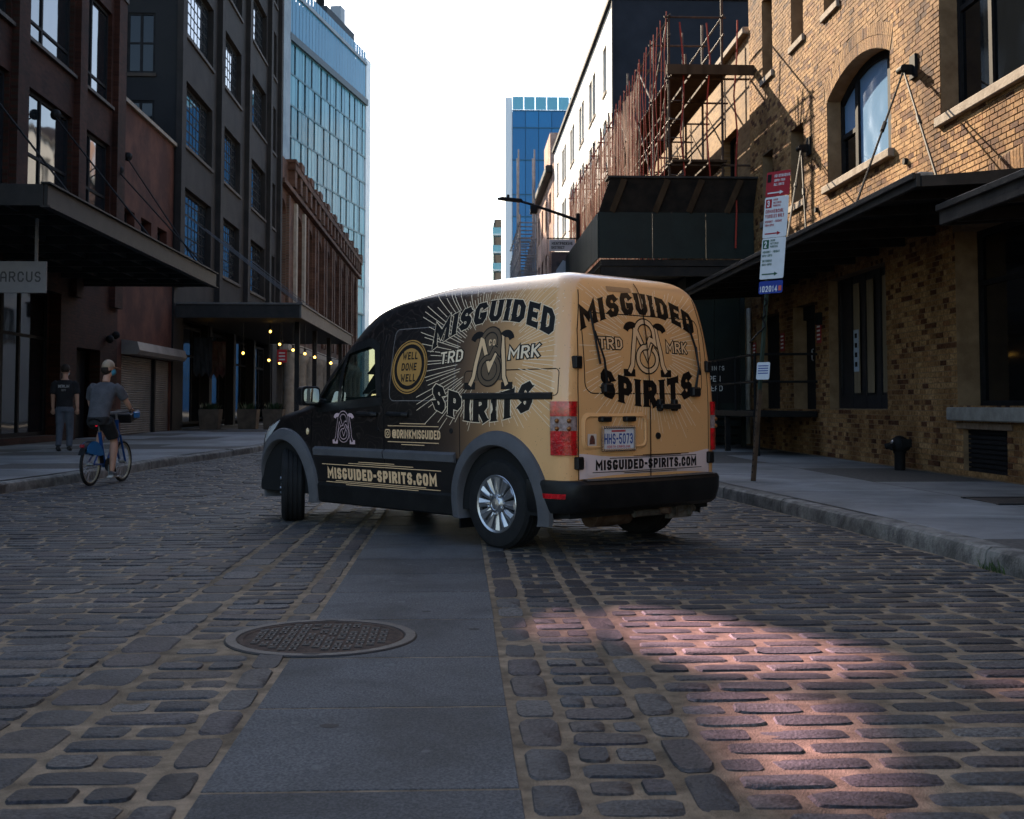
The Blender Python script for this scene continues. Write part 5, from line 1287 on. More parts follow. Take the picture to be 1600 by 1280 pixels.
# --- body shell
zl = sorted(set([round(.24+.03*k, 3) for k in range(54)] + [1.85+.012*k for k in range(16)] + [2.045,2.05,2.055,2.06,2.065,2.07,2.0735,2.075]))
zl = [z for z in zl if z <= 2.0751]
NRr, NA, NS, NF = 14, 8, 96, 26
WIN = [(1.40,1.10),(1.44,1.30),(1.50,1.56),(1.60,1.60),(1.95,1.545),(2.02,1.50),(2.33,1.17),(2.36,1.08),(2.30,1.035),(1.95,1.06)]
ARC_R = (-.06,.30,.43,.46); ARC_F = (2.86,.30,.42,.44)
def in_arch(x, z, a, g=0): return ((x-a[0])/(a[2]+g))**2 + ((z-a[1])/(a[3]+g))**2 < 1
def half_loop(z):
    wd = vW(z); out = []
    for i in range(NRr): y = (wd-RC)*i/NRr; out.append((rearX(y, z), y))
    xr = rearX(wd-RC, z)
    for i in range(NA): a = math.pi/2*i/NA; out.append((xr+RC-RC*math.cos(a), wd-RC+RC*math.sin(a)))
    x0 = vXF(z)-vLF(z); xs = xr+RC
    for i in range(NS): out.append((xs+(x0-xs)*i/NS, wd))
    L2 = vLF(z)
    for i in range(NF+1):
        a = math.pi/2*i/NF; c, s2 = max(0,math.cos(a))**(2/3.4), max(0,math.sin(a))**(2/3.4); out.append((x0+L2*s2, wd*c))
    return out
body = MB(); wsh = MB(); loops = []
for z in zl:
    h_ = half_loop(z); loops.append([(x, y, z) for x, y in h_] + [(x, -y, z) for x, y in h_[-2:0:-1]])
n = len(loops[0])
for k in range(len(zl)-1):
    for j in range(n):
        q = [loops[k][j], loops[k][(j+1)%n], loops[k+1][(j+1)%n], loops[k+1][j]]
        cx = sum(p[0] for p in q)/4; cy = sum(p[1] for p in q)/4; cz = sum(p[2] for p in q)/4
        sidep = abs(cy) > .55
        if sidep and (in_arch(cx, cz, ARC_R, .03) or in_arch(cx, cz, ARC_F, .03)): continue
        if sidep and inside((cx, cz), WIN) : continue
        if cz < .5 and cx < -.5: continue
        if 1.14 < cz < 1.80 and cx > vXF(cz)-.30 and abs(cy) < vW(cz)*.86: wsh.add(q, [(0,1,2,3)])
        else: body.add(q, [(0,1,2,3)])
body.add(loops[-1], [tuple(range(n))])
def weld(mb, name, m_, par, sm=35):
    o = mb.build(name, m_, par); bm = bmesh.new(); bm.from_mesh(o.data); bmesh.ops.remove_doubles(bm, verts=bm.verts, dist=2e-4); bm.to_mesh(o.data); bm.free()
    o.data.polygons.foreach_set('use_smooth', [True]*len(o.data.polygons)); o.data.set_sharp_from_angle(angle=rad(sm)); return o
BODY = weld(body, 'body', m_wrap, VN)
weld(wsh, 'windscreen', m_vglass, VN)
s_ = MB(); s_.box(-.72, 3.3, -.78, .78, .26, .30); s_.build('floor_pan', m_vdark, VN)
# --- mapping helpers
def SM(off, side=1): return lambda v: (v.x, side*(sideY(v.x, v.y)+off), v.y)                 # v = (x, z)
def RM(off): return lambda v: (rearX(v.x, v.y)-off, v.x, v.y)                                 # v = (y, z)
def line_s(pts, t, off, name, m_, par, fn=SM, closed=False, grid=.04):
    mb = MB(); P = []
    for a, b in zip(pts, pts[1:] + ([pts[0]] if closed else [])):
        k = max(1, int(math.dist(a, b)/grid)); P += [(a[0]+(b[0]-a[0])*i/k, a[1]+(b[1]-a[1])*i/k) for i in range(k)]
    if not closed: P.append(pts[-1])
    f = fn(off)
    for q in stroke(P, t, closed): mb.add([f(v) for v in q], [(0,1,2,3)])
    return mb.build(name, m_, par)
def rrect(a0, a1, z0, z1, r, n=5):
    out = []
    for cx, cz, s0 in ((a1-r,z1-r,0),(a0+r,z1-r,1),(a0+r,z0+r,2),(a1-r,z0+r,3)):
        out += [(cx+r*math.cos(math.pi/2*(s0+i/n)), cz+r*math.sin(math.pi/2*(s0+i/n))) for i in range(n+1)]
    return out
# --- side glass, trims, doors
def glass_patch(poly, off, name, m_, side, par, grid=.06):
    mb = MB(); decal(mb, [[Vector(p) for p in poly]], SM(off, side), grid); return mb.build(name, m_, par, smooth=60)
for side in (1, -1):
    gw = glass_patch([(1.40,1.10),(1.44,1.30),(1.50,1.56),(1.60,1.60),(1.95,1.545),(1.99,1.06)], -.012, 'door_window', m_vglass, side, VN)
    glass_patch([(1.99,1.06),(1.95,1.545),(2.02,1.50),(2.33,1.17),(2.36,1.08),(2.30,1.035)], -.012, 'quarter_window', m_vglass, side, VN)
    t = MB()
    for q in stroke([p for a, b in zip(WIN, WIN[1:]+WIN[:1]) for p in [(a[0]+(b[0]-a[0])*i/6, a[1]+(b[1]-a[1])*i/6) for i in range(6)]], .075, True): t.add([SM(.004, side)(v) for v in q], [(0,1,2,3)])
    for q in stroke([(1.97+.03*(.5-i/8), 1.05+.5*i/8) for i in range(9)], .05): t.add([SM(.003, side)(v) for v in q], [(0,1,2,3)])
    t.build('window_trim', m_vblack, gw, smooth=60)
    t = MB()
    for q in stroke([p for a, b in zip(WIN, WIN[1:]+WIN[:1]) for p in [(a[0]+(b[0]-a[0])*i/6, a[1]+(b[1]-a[1])*i/6) for i in range(6)]], .11, True): t.add([SM(-.03, side)(v) for v in q], [(0,1,2,3)])
    t.build('inner_trim', m_vblack, gw, smooth=60)
    # flares
    for a in (ARC_R, ARC_F):
        f = MB(); n2 = 40; prof = [(.0,-.13),(.0,.03),(.012,.047),(.05,.045),(.105,.024),(.118,-.004)]; vs = []
        for i in range(n2+1):
            th = rad(-16 + 212*i/n2); c, s2 = math.cos(th), math.sin(th)
            for e, of in prof:
                x, z = a[0]+(a[2]+e)*c, max(.2, a[1]+(a[3]+e)*s2); vs.append((x, side*(sideY(x, max(z,.25))+of), z))
        m2 = len(prof); f.add(vs, [(i*m2+j, i*m2+j+1, (i+1)*m2+j+1, (i+1)*m2+j) for i in range(n2) for j in range(m2-1)])
        f.build('wheel_arch_flare', m_vgrey, VN, smooth=40)
        f = MB(); f.lathe([(.45,0),(.45,.42),(0,.42)], 24, Matrix.Translation((a[0], side*.44, a[1])) @ Matrix.Rotation(rad(-90*side), 4, 'X') @ Matrix.Translation((0,0,-.02)))
        f.v = [(x, min(max(y, -.84), .84), max(z, .27)) for x, y, z in f.v]; f.build('wheel_housing', m_vdark, VN)
    # rubbing strip, split at the door gap
    for x0_, x1_ in ((.42,1.325),(1.34,2.36)):
        f = MB(); k = 16; prof = [(.615,.0),(.625,.022),(.68,.026),(.70,.0)]
        vs = [(x0_+(x1_-x0_)*i/k, side*(sideY(x0_+(x1_-x0_)*i/k, z)+o_), z) for i in range(k+1) for z, o_ in prof]
        f.add(vs, [(i*4+j, i*4+j+1, (i+1)*4+j+1, (i+1)*4+j) for i in range(k) for j in range(3)] + [(0,1,2,3),(k*4,k*4+1,k*4+2,k*4+3)]); f.build('rubbing_strip', m_vgrey, VN, smooth=30)
    # sill skirt
    f = MB(); k = 20
    vs = [(.40+2.0*i/k, side*(sideY(.4+2.0*i/k, max(z,.25))+o_), z) for i in range(k+1) for z, o_ in ((.20,-.05),(.22,.008),(.36,.012),(.38,.001))]
    f.add(vs, [(i*4+j, i*4+j+1, (i+1)*4+j+1, (i+1)*4+j) for i in range(k) for j in range(3)]); f.build('sill', m_vblack, VN, smooth=30)
    # mirror
    mm = MB(); cx = 2.28; mm.prism(rrect(-.10,.10,1.06,1.23,.045), lambda p: (cx+.07, side*(.985+p[0]*.9), p[1]), lambda p: (cx-.05, side*(1.0+p[0]), p[1])); mm = mm.build('mirror', m_vblack, VN, bevel=.015)
    g_ = MB(); g_.add([(cx-.056, side*(1.0+p[0]), p[1]) for p in rrect(-.078,.078,1.08,1.21,.035)], [tuple(range(24))]); g_.build('mirror_glass', mat('mirror_silver', (.75,.8,.8), .03, metal=1.0), mm)
    g_ = MB(); g_.tube([(cx+.02, side*.9, 1.09),(cx+.02, side*.82, 1.08)], .045, 10); g_.build('mirror_arm', m_vblack, mm)
    # door handles
    for x in (1.56, 1.14):
        hd_ = MB(); hd_.tube([(x-.12,side*(sideY(x,.985)+.004),.985),(x-.1,side*(sideY(x,.985)+.035),.988),(x+.1,side*(sideY(x,.985)+.035),.992),(x+.12,side*(sideY(x,.985)+.004),.992)], .02, 8); hd_.build('door_handle', m_vblack, VN, smooth=True)
    # headlamp
    hl = MB(); decal(hl, [[Vector(p) for p in ((2.98,.93),(3.3,.88),(3.5,.72),(3.45,.66),(3.25,.72),(3.05,.84))]], SM(.006, side), .06); hl.build('headlight', mat('headlamp_lens', (.5,.5,.48), .1, coat=1), VN, smooth=60)
    hl = MB(); decal(hl, [[Vector(p) for p in ((3.33,.60),(3.5,.60),(3.5,.66),(3.33,.66))]], SM(.008, side), .06); hl.build('side_marker', mat('amber_lens', (.55,.1,.02), .2, coat=1), VN, smooth=60)
# left-hand gaps and small fittings
for pts in ([(1.335,.40),(1.335,1.02),(1.40,1.10),(1.38,1.72)], [(2.38,.40),(2.42,.7),(2.40,1.02)], [(.37,.60),(.37,1.10)], [(1.33,1.72),(.42,1.80),(.38,1.78)], [(1.30,.40),(2.38,.40)], [(-.69,1.325),(.30,1.325)]):
    line_s(pts, .008, .0012, 'panel_gap', m_seam, BODY)
line_s(rrect(.45,1.27,1.10,1.69,.06), .007, .0012, 'panel_gap', mat('gap_pale', (.16,.14,.13), .5), BODY, closed=True)
line_s(rrect(-.685,.33,1.135,1.325,.03), .006, .0012, 'panel_gap', m_seam, BODY, closed=True)
f = MB(); k = 14
vs = [(.33-.97*i/k, sideY(.33-.97*i/k, z)+o_, z) for i in range(k+1) for z, o_ in ((1.105,.001),(1.112,.014),(1.150,.016),(1.158,.001))]
f.add(vs, [(i*4+j, i*4+j+1, (i+1)*4+j+1, (i+1)*4+j) for i in range(k) for j in range(3)] + [(0,1,2,3),(k*4,k*4+1,k*4+2,k*4+3)]); f.build('sliding_door_rail', m_vblack, VN, smooth=30)
for x, z, r in ((.47,.865,.022),(1.42,.86,.016)):
    f = MB(); f.lathe([(r,0),(r*.9,.004),(0,.004)], 14, Matrix.Translation((x, sideY(x,z)+.001, z)) @ Matrix.Rotation(rad(-90),4,'X')); f.build('lock_cap', m_vblack, VN)
f = MB(); f.sphere((2.47, sideY(2.47,.83)+.004, .83), .022, 10, 8, (1,.5,1.4)); f.build('side_repeater', mat('repeater_cream', (.75,.55,.3), .2, coat=1), VN, smooth=True)
f = MB(); f.tube([(.9,.55,1.955),(.9,.55,2.0)], .01, 6); f.build('roof_aerial', m_vblack, VN)

# --- print on the left side
def ray_burst(cx, cz, name, fn, off, r0, rmaxf, num, tw=.0055, seed=3, keep=None, par=None):
    rg_ = random.Random(seed); mb = MB(); f = fn(off)
    for i in range(num):
        a = 2*math.pi*(i+rg_.uniform(-.25,.25))/num; rm = rmaxf(a)*rg_.uniform(.72,1.0); ra = r0*rg_.uniform(.95,1.25)*(1+.35*abs(math.cos(a)))
        ck = rg_.uniform(.35,.8) if rg_.random() < .55 else None
        segs = [(ra, rm)] if not ck else [(ra, ra+(rm-ra)*ck), (ra+(rm-ra)*(ck+.04), rm)]
        for s0, s1 in segs:
            k = max(2, int((s1-s0)/.05)); P = [(cx+(s0+(s1-s0)*j/k)*math.cos(a), cz+(s0+(s1-s0)*j/k)*math.sin(a)) for j in range(k+1)]
            P = [p for p in P if keep is None or keep(*p)]
            if len(P) < 2: continue
            for q in stroke(P, tw): mb.add([f(v) for v in q], [(0,1,2,3)])
    return mb.build(name, m_cream, par or BODY, kind='stuff')
def rside(a): c, s2 = abs(math.cos(a)), abs(math.sin(a)); return min(1.02/max(c,.01), (.62 if math.sin(a) > 0 else .56)/max(s2,.01), .98)
ray_burst(.05, 1.42, 'sunburst_print', lambda o: SM(o), .0016, .25, rside, 116, .0048, 3, lambda x, z: -.66 < x < 1.0 and .72 < z < 1.98 and not in_arch(x, z, ARC_R, .13))
def warp_text(s, a0, a1, base, hgt, fn, flip, mats, name, t=.22, gap=.13, tilt=0, outline=.03, offs=(.0022,.003), grid=.05, spur=.05, par=None):
    """capitals fitted between a0 and a1 on a curved baseline; base(u), hgt(u) for u in 0..1"""
    for layer, (m_, grow) in enumerate(((mats[1], outline), (mats[0], 0))):
        if m_ is None: continue
        p, wd = text_polys(s, 1.0, t, gap, 1.0, grow, spur); mb = MB(); f = fn(offs[layer])
        def mp(v):
            u = v.x/wd; a = a0+(a1-a0)*u; return Vector((a, base(u)+v.y*hgt(u)))
        # warp first in 2-D so the cut follows the body
        polys = [[mp(v) for v in q] for q in p]
        decal(mb, polys, f, grid); mb.build(name, m_, par or BODY)
arch = lambda z_end, z_mid, sk=0: (lambda u: z_end + (z_mid-z_end)*(1-(2*u-1)**2) + sk*(u-.5))
warp_text('MISGUIDED', .76, -.60, arch(1.525,1.70,.05), lambda u: .165+.03*(2*u-1)**2, SM, 0, (m_ink, m_cream), 'lettering', t=.24)
warp_text('SPIRITS', .70, -.44, arch(1.045,.935,0), lambda u: .20+.01*u, SM, 0, (m_ink, m_cream), 'lettering', t=.25)
warp_text('TRD', .64, .37, lambda u: 1.385+.02*u, lambda u: .095, SM, 0, (m_cream, m_ink), 'lettering', t=.16, outline=.09, spur=0)
warp_text('MRK', -.15, -.48, lambda u: 1.40+.015*u, lambda u: .095, SM, 0, (m_cream, m_ink), 'lettering', t=.16, outline=.09, spur=0)
def monogram(cx, cz, w_, h_, fn, fill, edge, shade, par, o0=.0026, body_fill=None):
    """letters M and S woven together"""
    sg = 1 if fn is None else fn
    def T(p): return (cx + p[0]*w_, cz + p[1]*h_)
    def circ(c, r, a0, a1, n=22): return [(c[0]+r[0]*math.cos(a0+(a1-a0)*i/n), c[1]+r[1]*math.sin(a0+(a1-a0)*i/n)) for i in range(n+1)]
    legL = [(-.40,-.48),(-.33,-.34),(-.30,-.1),(-.24,.22),(-.22,.34)]; legR = [(.40,-.48),(.33,-.34),(.30,-.1),(.24,.22),(.22,.34)]
    vee = [(-.23,.36),(0,-.18),(.23,.36)]
    S_ = circ((.02,.26),(.19,.22),.35,math.pi*1.02,14) + circ((.0,.02),(.20,.14),math.pi*.98,math.pi*.62,3)[1:] + [(.0,.0)] + circ((0,-.22),(.21,.23),math.pi*.38,-math.pi*1.28,26)
    feet = [[(-.52,-.49),(-.28,-.49)], [(.28,-.49),(.52,-.49)]]; horn = [circ((-.30,.28),(.12,.12),.3,math.pi*.95,8), circ((.30,.28),(.12,.12),math.pi-.3,math.pi*.05,8)]
    def lay(pl, t, off, m_, nm):
        mb = MB(); f = SM(off) if fn == 'side' else RM(off)
        polys = []
        for p_ in pl: polys += stroke([T(q) for q in p_], t)
        decal(mb, polys, f, .05); mb.build(nm, m_, par)
    s_ = w_
    if body_fill:
        mb = MB(); f = SM(o0-.0004) if fn == 'side' else RM(o0-.0004)
        decal(mb, [[Vector(T(q)) for q in [(-.36,-.40),(.36,-.40),(.27,.3),(.1,.5),(-.12,.5),(-.27,.3)]]], f, .05); mb.build('monogram', body_fill, par)
    lay([legL, legR] + feet + horn + [vee], .105*s_, o0, edge, 'monogram'); lay([legL, legR] + [vee], .07*s_, o0+.0007, fill, 'monogram')
    lay([S_], .10*s_, o0+.0014, edge, 'monogram'); lay([S_], .062*s_, o0+.0021, shade, 'monogram')
    for c, sx in (('C', -.03), ('O', .055)):
        p, wd = text_polys(c, .11*h_, .2); mb = MB(); f = SM(o0+.0028) if fn == 'side' else RM(o0+.0028); d = -1
        decal(mb, [[Vector((T((sx,0))[0] + (v.x-wd/2)*d*1.0*1, T((0,.2))[1]+v.y)) if False else Vector((cx + d*abs(w_)*sx + d*(v.x-wd/2), cz+.2*h_+v.y)) for v in q] for q in p], f); mb.build('monogram', fill, par)
monogram(.05, 1.425, .52, .44, 'side', m_tanink, m_ink, m_brownink, BODY, body_fill=m_brownink)
monogram(1.91, .875, .32, .26, 'side', m_ink, m_pinkl, m_ink, BODY)
# badge
def ring(cx, cz, r0, r1, fn, m_, name, par, n=48, sq=1.0):
    mb = MB(); f = fn
    vs = [Vector((cx+r*math.cos(2*math.pi*i/n), cz+r*math.sin(2*math.pi*i/n)*sq)) for r in ((r0, r1) if r0 else (r1,)) for i in range(n)]
    if r0: mb.add([f(v) for v in vs], [(i, (i+1)%n, n+(i+1)%n, n+i) for i in range(n)]); return mb.build(name, m_, par)
    decal(mb, [vs], f, .05); return mb.build(name, m_, par)
ring(1.03,1.375,0,.235,SM(.0022),m_ink,'badge',BODY,sq=.95); ring(1.03,1.375,.222,.232,SM(.003),m_gold,'badge',BODY,sq=.95); ring(1.03,1.375,.195,.213,SM(.003),m_gold,'badge',BODY,sq=.95); ring(1.03,1.375,0,.16,SM(.003),m_gold,'badge',BODY,sq=.95)
for s, z in (('WELL',1.435),('DONE',1.345),('WELL',1.255)):
    p, wd = text_polys(s, .062, .2, .16, 1.1); mb = MB(); decal(mb, [[Vector((1.03+wd/2-v.x, z+v.y)) for v in q] for q in p], SM(.0037), .05); mb.build('lettering', m_ink, BODY)
def straight(s, a0, a1, z0, h_, fn, m_, t=.2, off=.003, par=BODY, gap=.13):
    p, wd = text_polys(s, 1.0, t, gap, 1.0, 0, .03); mb = MB(); decal(mb, [[Vector((a0+(a1-a0)*v.x/wd, z0+v.y*h_)) for v in q] for q in p], fn(off), .06); mb.build('lettering', m_, par)
straight('MISGUIDED-SPIRITS.COM', 2.17, .66, .425, .095, SM, m_tanink, .24)
straight('@DRINKMISGUIDED', 1.22, .60, .795, .07, SM, m_tanink, .2)
line_s(rrect(1.25,1.315,.80,.862,.015), .009, .003, 'camera_icon', m_tanink, BODY, closed=True); ring(1.2825,.831,.010,.018,SM(.003),m_tanink,'camera_icon',BODY,n=16)
for a, b, z in ((1.12,.78,.915),(1.28,.62,.895),(1.28,.62,.765),(1.1,.8,.745),(1.85,.95,.565),(2.25,.6,.548),(2.05,.8,.408),(2.2,.62,.395),(1.7,1.2,.58),(1.9,.9,.38)):
    line_s([(a,z),(b,z)], .006, .003, 'rule_line', m_tanink, BODY)

# --- rear print and fittings
PY0 = .0
ray_burst(.02, 1.50, 'sunburst_print', lambda o: RM(o), .0016, .22, lambda a: min(.70/max(abs(math.cos(a)),.01), (.48 if math.sin(a) > 0 else .72)/max(abs(math.sin(a)),.01), .85), 96, .0052, 8, lambda y, z: abs(y) < .715 and .76 < z < 1.95)
warp_text('MISGUIDED', .685, -.60, arch(1.60,1.745,0), lambda u: .165, RM, 0, (m_ink, None), 'lettering', t=.24)
warp_text('SPIRITS', .52, -.52, arch(1.14,1.05,0), lambda u: .20, RM, 0, (m_ink, None), 'lettering', t=.25)
warp_text('TRD', .52, .28, lambda u: 1.475, lambda u: .085, RM, 0, (m_tanink, m_ink), 'lettering', t=.16, outline=.09, spur=0)
warp_text('MRK', -.22, -.48, lambda u: 1.465, lambda u: .085, RM, 0, (m_tanink, m_ink), 'lettering', t=.16, outline=.09, spur=0)
monogram(.01, 1.50, .52, .40, 'rear', m_tanink, m_ink, m_tanink, BODY)
bd = MB(); decal(bd, [[Vector(p) for p in ((-.735,.54),(.735,.54),(.735,.72),(-.735,.72))]], RM(.0022), .06); bd.build('pale_band', m_pinkw, BODY, smooth=60)
bd = MB(); decal(bd, [[Vector(p) for p in rrect(-.67,.67,.565,.70,.03)]], RM(.010), .06); bd.build('pale_band', m_pinkw, BODY, smooth=60)
straight('MISGUIDED-SPIRITS.COM', .59, -.55, .598, .072, RM, m_ink, .24, .0125)
for a, b, z in ((.2,-.35,.692),(.45,-.55,.682),(.62,-.62,.585),(.3,-.3,.573),(.1,-.45,.698)):
    line_s([(a,z),(b,z)], .005, .0125, 'rule_line', m_ink, BODY, RM)
line_s([(.012,.535),(.012,1.0),(.02,1.6),(.03,1.985)], .011, .014, 'door_gap', m_seam, BODY, RM)
for y in (.742, -.735): line_s([(y,.535),(y,1.2),(y*.97,1.6),(y*.88,1.90)], .008, .0016, 'door_gap', m_seam, BODY, RM)
line_s(rrect(-.655,.675,1.15,1.735,.08), .008, .0016, 'rear_window_outline', m_seam, BODY, RM, closed=True)
line_s([(.70,.53),(-.70,.53)], .014, .002, 'door_gap', m_seam, BODY, RM)
# plate recess with lamps and plate
rc = MB(); P = rrect(.05,.70,.755,1.0,.05); f0 = RM(.003)
rc.add([f0(Vector(p)) for p in P] + [RM(-.025)(Vector((p[0]*.94+.0225, .88+(p[1]-.88)*.84))) for p in P], [(i, (i+1)%24, 24+(i+1)%24, 24+i) for i in range(24)])
rcp = rc.build('plate_recess', m_wrap, VN, smooth=30)
fr_ = MB(); fo = RM(.014); fi = RM(.005); po = rrect(.035,.715,.745,1.012,.06); pi2 = rrect(.06,.69,.765,.985,.045)
fr_.add([RM(.001)(Vector(p)) for p in po] + [fo(Vector(p)) for p in pi2] + [fi(Vector((.375+(p[0]-.375)*.96, .875+(p[1]-.875)*.92))) for p in pi2], [(k*24+i, k*24+(i+1)%24, (k+1)*24+(i+1)%24, (k+1)*24+i) for k in range(2) for i in range(24)]); fr_.build('recess_surround', m_wrap, rcp, smooth=30)
for y in (.50, .25):
    f = MB(); c = RM(.012)(Vector((y,.965))); f.box(c[0]-.03, c[0]+.02, y-.055, y+.055, .945, .985); f.build('plate_lamp', m_vblack, rcp, bevel=.008)
PL = MB(); xx = rearX(.37,.82)-.018; PL.box(xx-.008, xx, .20, .545, .742, .905); PL = PL.build('number_plate', mat('plate_white', (.62,.64,.68), .35, c2=(.66,.62,.62), ns=6), VN, bevel=.004)
chn = MB(); 
for k in range(60):          # chain-link frame round the plate
    t = k/60*4; s2 = t % 1
    y, z = ((.20+.345*s2,.742) if t < 1 else (.545,.742+.163*s2) if t < 2 else (.545-.345*s2,.905) if t < 3 else (.20,.905-.163*s2)); chn.sphere((xx-.012, y, z), .011, 6, 5)
chn.build('plate_frame', mat('chain_chrome', (.4,.4,.4), .2, metal=1), PL, smooth=True)
p, wd = text_polys('HHS-5073', 1, .16, .16); mb = MB(); decal(mb, [[Vector((.525-.305*v.x/wd, .785+v.y*.075)) for v in q] for q in p], lambda v: (xx-.0095, v.x, v.y)); mb.build('plate_number', mat('plate_blue', (.02,.06,.25), .5), PL)
mb = MB(); mb.box(xx-.0098, xx-.0092, .30, .45, .872, .885); mb.build('plate_print', mat('plate_red', (.45,.05,.06), .5), PL)
p, wd = text_polys('NORTH CAROLINA', 1, .16, .16); mb = MB(); decal(mb, [[Vector((.50-.25*v.x/wd, .757+v.y*.018)) for v in q] for q in p], lambda v: (xx-.0095, v.x, v.y)); mb.build('plate_print', MATS['plate_red'], PL)
st = MB(); decal(st, [[Vector(p) for p in ((.575,.775),(.66,.775),(.66,.86),(.575,.86))]], RM(.006), .05); st = st.build('sticker', mat('sticker_paper', (.62,.5,.42), .6), VN)
mb = MB(); decal(mb, [[Vector(p) for p in ((.59,.785),(.645,.785),(.64,.82),(.63,.85),(.605,.85),(.592,.82))]], RM(.007), .05); mb.build('sticker_print', mat('sticker_dark', (.18,.05,.03), .6, c2=(.05,.03,.03), ns=60), st)
# handle, lock, hinges, wipers, brake lamp
hd_ = MB(); c = rearX(-.18,1.06); hd_.box(c-.06, c+.01, -.30, -.07, 1.035, 1.075); hd_.box(c-.035, c+.01, -.295, -.245, 1.02, 1.11); hd_.box(c-.035, c+.01, -.12, -.075, 1.02, 1.11); hd_.build('rear_handle', m_vblack, VN, bevel=.008)
hd_ = MB(); c = rearX(-.085,.835); hd_.lathe([(.026,0),(.024,.012),(0,.013)], 14, Matrix.Translation((c,-.085,.835)) @ Matrix.Rotation(rad(-90),4,'Y')); hd_.build('lock_cap', m_vblack, VN)
for y in (.745, -.74):
    for z in (1.37, .655):
        h2 = MB(); c = rearX(y*.97, z); h2.box(c-.03, c+.05, y-.035, y+.035, z-.045, z+.045); h2.build('hinge', m_vblack, VN, bevel=.008)
for pts, piv in (([(.60,1.74),(.585,1.60),(.545,1.36)], (.47,1.19)), ([(-.49,1.70),(-.56,1.52),(-.60,1.30)], (-.54,1.17))):
    wb = MB(); wb.tube([RM(.03)(Vector(p)) for p in pts], .009, 6); wb = wb.build('wiper_blade', m_vblack, VN, smooth=True)
    ar = MB(); mid = pts[1]; ar.tube([RM(.02)(Vector(piv)), RM(.055)(Vector(((piv[0]+mid[0])/2,(piv[1]+mid[1])/2))), RM(.04)(Vector(mid))], [.012,.008,.006], 6); ar.build('wiper_arm', m_vblack, wb, smooth=True)
    c = RM(.02)(Vector(piv)); ar = MB(); ar.box(c[0]-.025, c[0]+.03, piv[0]-.05, piv[0]+.05, piv[1]-.04, piv[1]+.035); ar.build('wiper_pivot', m_vblack, wb, bevel=.012)
bl_ = MB(); decal(bl_, [[Vector(p) for p in rrect(.10,.36,1.905,1.945,.012)]], RM(.004), .05); bl_.build('brake_lamp', mat('tan_lens', (.35,.2,.1), .2, coat=.6), VN)
# tail lamps wrapping the corner
def corner_pt(t, z, off, side):
    """t runs round the corner: 0 at the side, 1 at the rear face"""
    wd = vW(z); xr = rearX(wd-RC, z); a = math.pi/2*(1-t); cx, cy = xr+RC, wd-RC
    x = cx - (RC+off)*math.cos(a); y = cy + (RC+off)*math.sin(a)
    return (x, side*y, z)
def lens_mat(name, c, rough=.12):
    m = mat(name, c, rough, coat=1.0, c2=tuple(v*.45 for v in c), ns=26, nd=2, bump=.5, bs=45); return m
m_redl = lens_mat('red_lens', (.60,.006,.012)); m_clr = lens_mat('clear_lens', (.34,.25,.24))
for side in (1,-1):
    hs = MB(); n2 = 10
    zz = [.715,1.09]
    def lens(z0, z1, m_, nm, par, off=.024, t0=-.10, t1=.97):
        mb = MB(); n3 = 6; vs = []
        for j in range(n3+1):
            z = z0+(z1-z0)*j/n3
            for i in range(n2+1):
                t = t0+(t1-t0)*i/n2; e = off*min(1, 6*min(i/n2+.08, 1.05-i/n2))
                if t < 0: x, y, z_ = corner_pt(0, z, e, side); vs.append((x + (-t)*.16, y, z))
                else: vs.append(corner_pt(t, z, e, side))
        k = n2+1; fs = [(j*k+i, j*k+i+1, (j+1)*k+i+1, (j+1)*k+i) for j in range(n3) for i in range(n2)]
        vs += [corner_pt(max(t0+(t1-t0)*i/n2,0), z0, -.01, side) if t0+(t1-t0)*i/n2 >= 0 else (corner_pt(0,z0,-.01,side)[0]-(t0+(t1-t0)*i/n2)*.16, corner_pt(0,z0,-.01,side)[1], z0) for i in range(k)]
        o = (n3+1)*k; fs += [(i, i+1, o+i+1, o+i) for i in range(n2)]
        vs += [(corner_pt(max(t0+(t1-t0)*i/n2,0), z1, -.01, side)[0] + (max(0,-(t0+(t1-t0)*i/n2)))*.16, corner_pt(max(t0+(t1-t0)*i/n2,0), z1, -.01, side)[1], z1) for i in range(k)]
        o2 = o+k; b0 = n3*k; fs += [(b0+i, b0+i+1, o2+i+1, o2+i) for i in range(n2)]
        mb.add(vs, fs); return mb.build(nm, m_, par, smooth=35)
    tl = lens(.712, .883, m_redl, 'tail_light', VN)
    lens(.885, .985, m_clr, 'reversing_lens', tl, .023); lens(.987, 1.092, m_redl, 'brake_lens', tl)
    for z in (.90,.955):
        for t in (.25,.62):
            c = corner_pt(t, z, .0235, side); g_ = MB(); g_.sphere(c, .017, 8, 6); g_.build('bulb_reflector', mat('reflector_amber', (.3,.12,.04), .2, metal=.6), tl, smooth=True)
# bumper
bm_ = MB(); n2 = 36; prof = [(.535,-.005),(.53,.068),(.505,.09),(.42,.09),(.33,.06),(.30,.015)]
def bump_pt(t, off, z):
    """t -1..1 across the rear, wrapping onto the sides"""
    zz_ = max(z, .3); wd = vW(zz_)+.01; y = t
    if abs(t) <= wd-.17: return (rearX(t, zz_)-off, t, z)
    s2 = (abs(t)-(wd-.17))/.17; cx = rearX(wd-.17, zz_); 
    if s2 <= 1:
        a = s2*math.pi/2; r = .17; return (cx+r-(r+off)*math.cos(a), math.copysign(wd-r+(r+off*.25)*math.sin(a), t), z)
    return (cx+.17+(s2-1)*.17, math.copysign(wd+off*.25, t), z)
ts = [-1.08+2.16*i/64 for i in range(65)]
bm_.add([bump_pt(t, o_, z) for t in ts for z, o_ in prof], [(i*6+j, i*6+j+1, (i+1)*6+j+1, (i+1)*6+j) for i in range(64) for j in range(5)])
BMP = bm_.build('rear_bumper', m_vblack, VN, smooth=35)
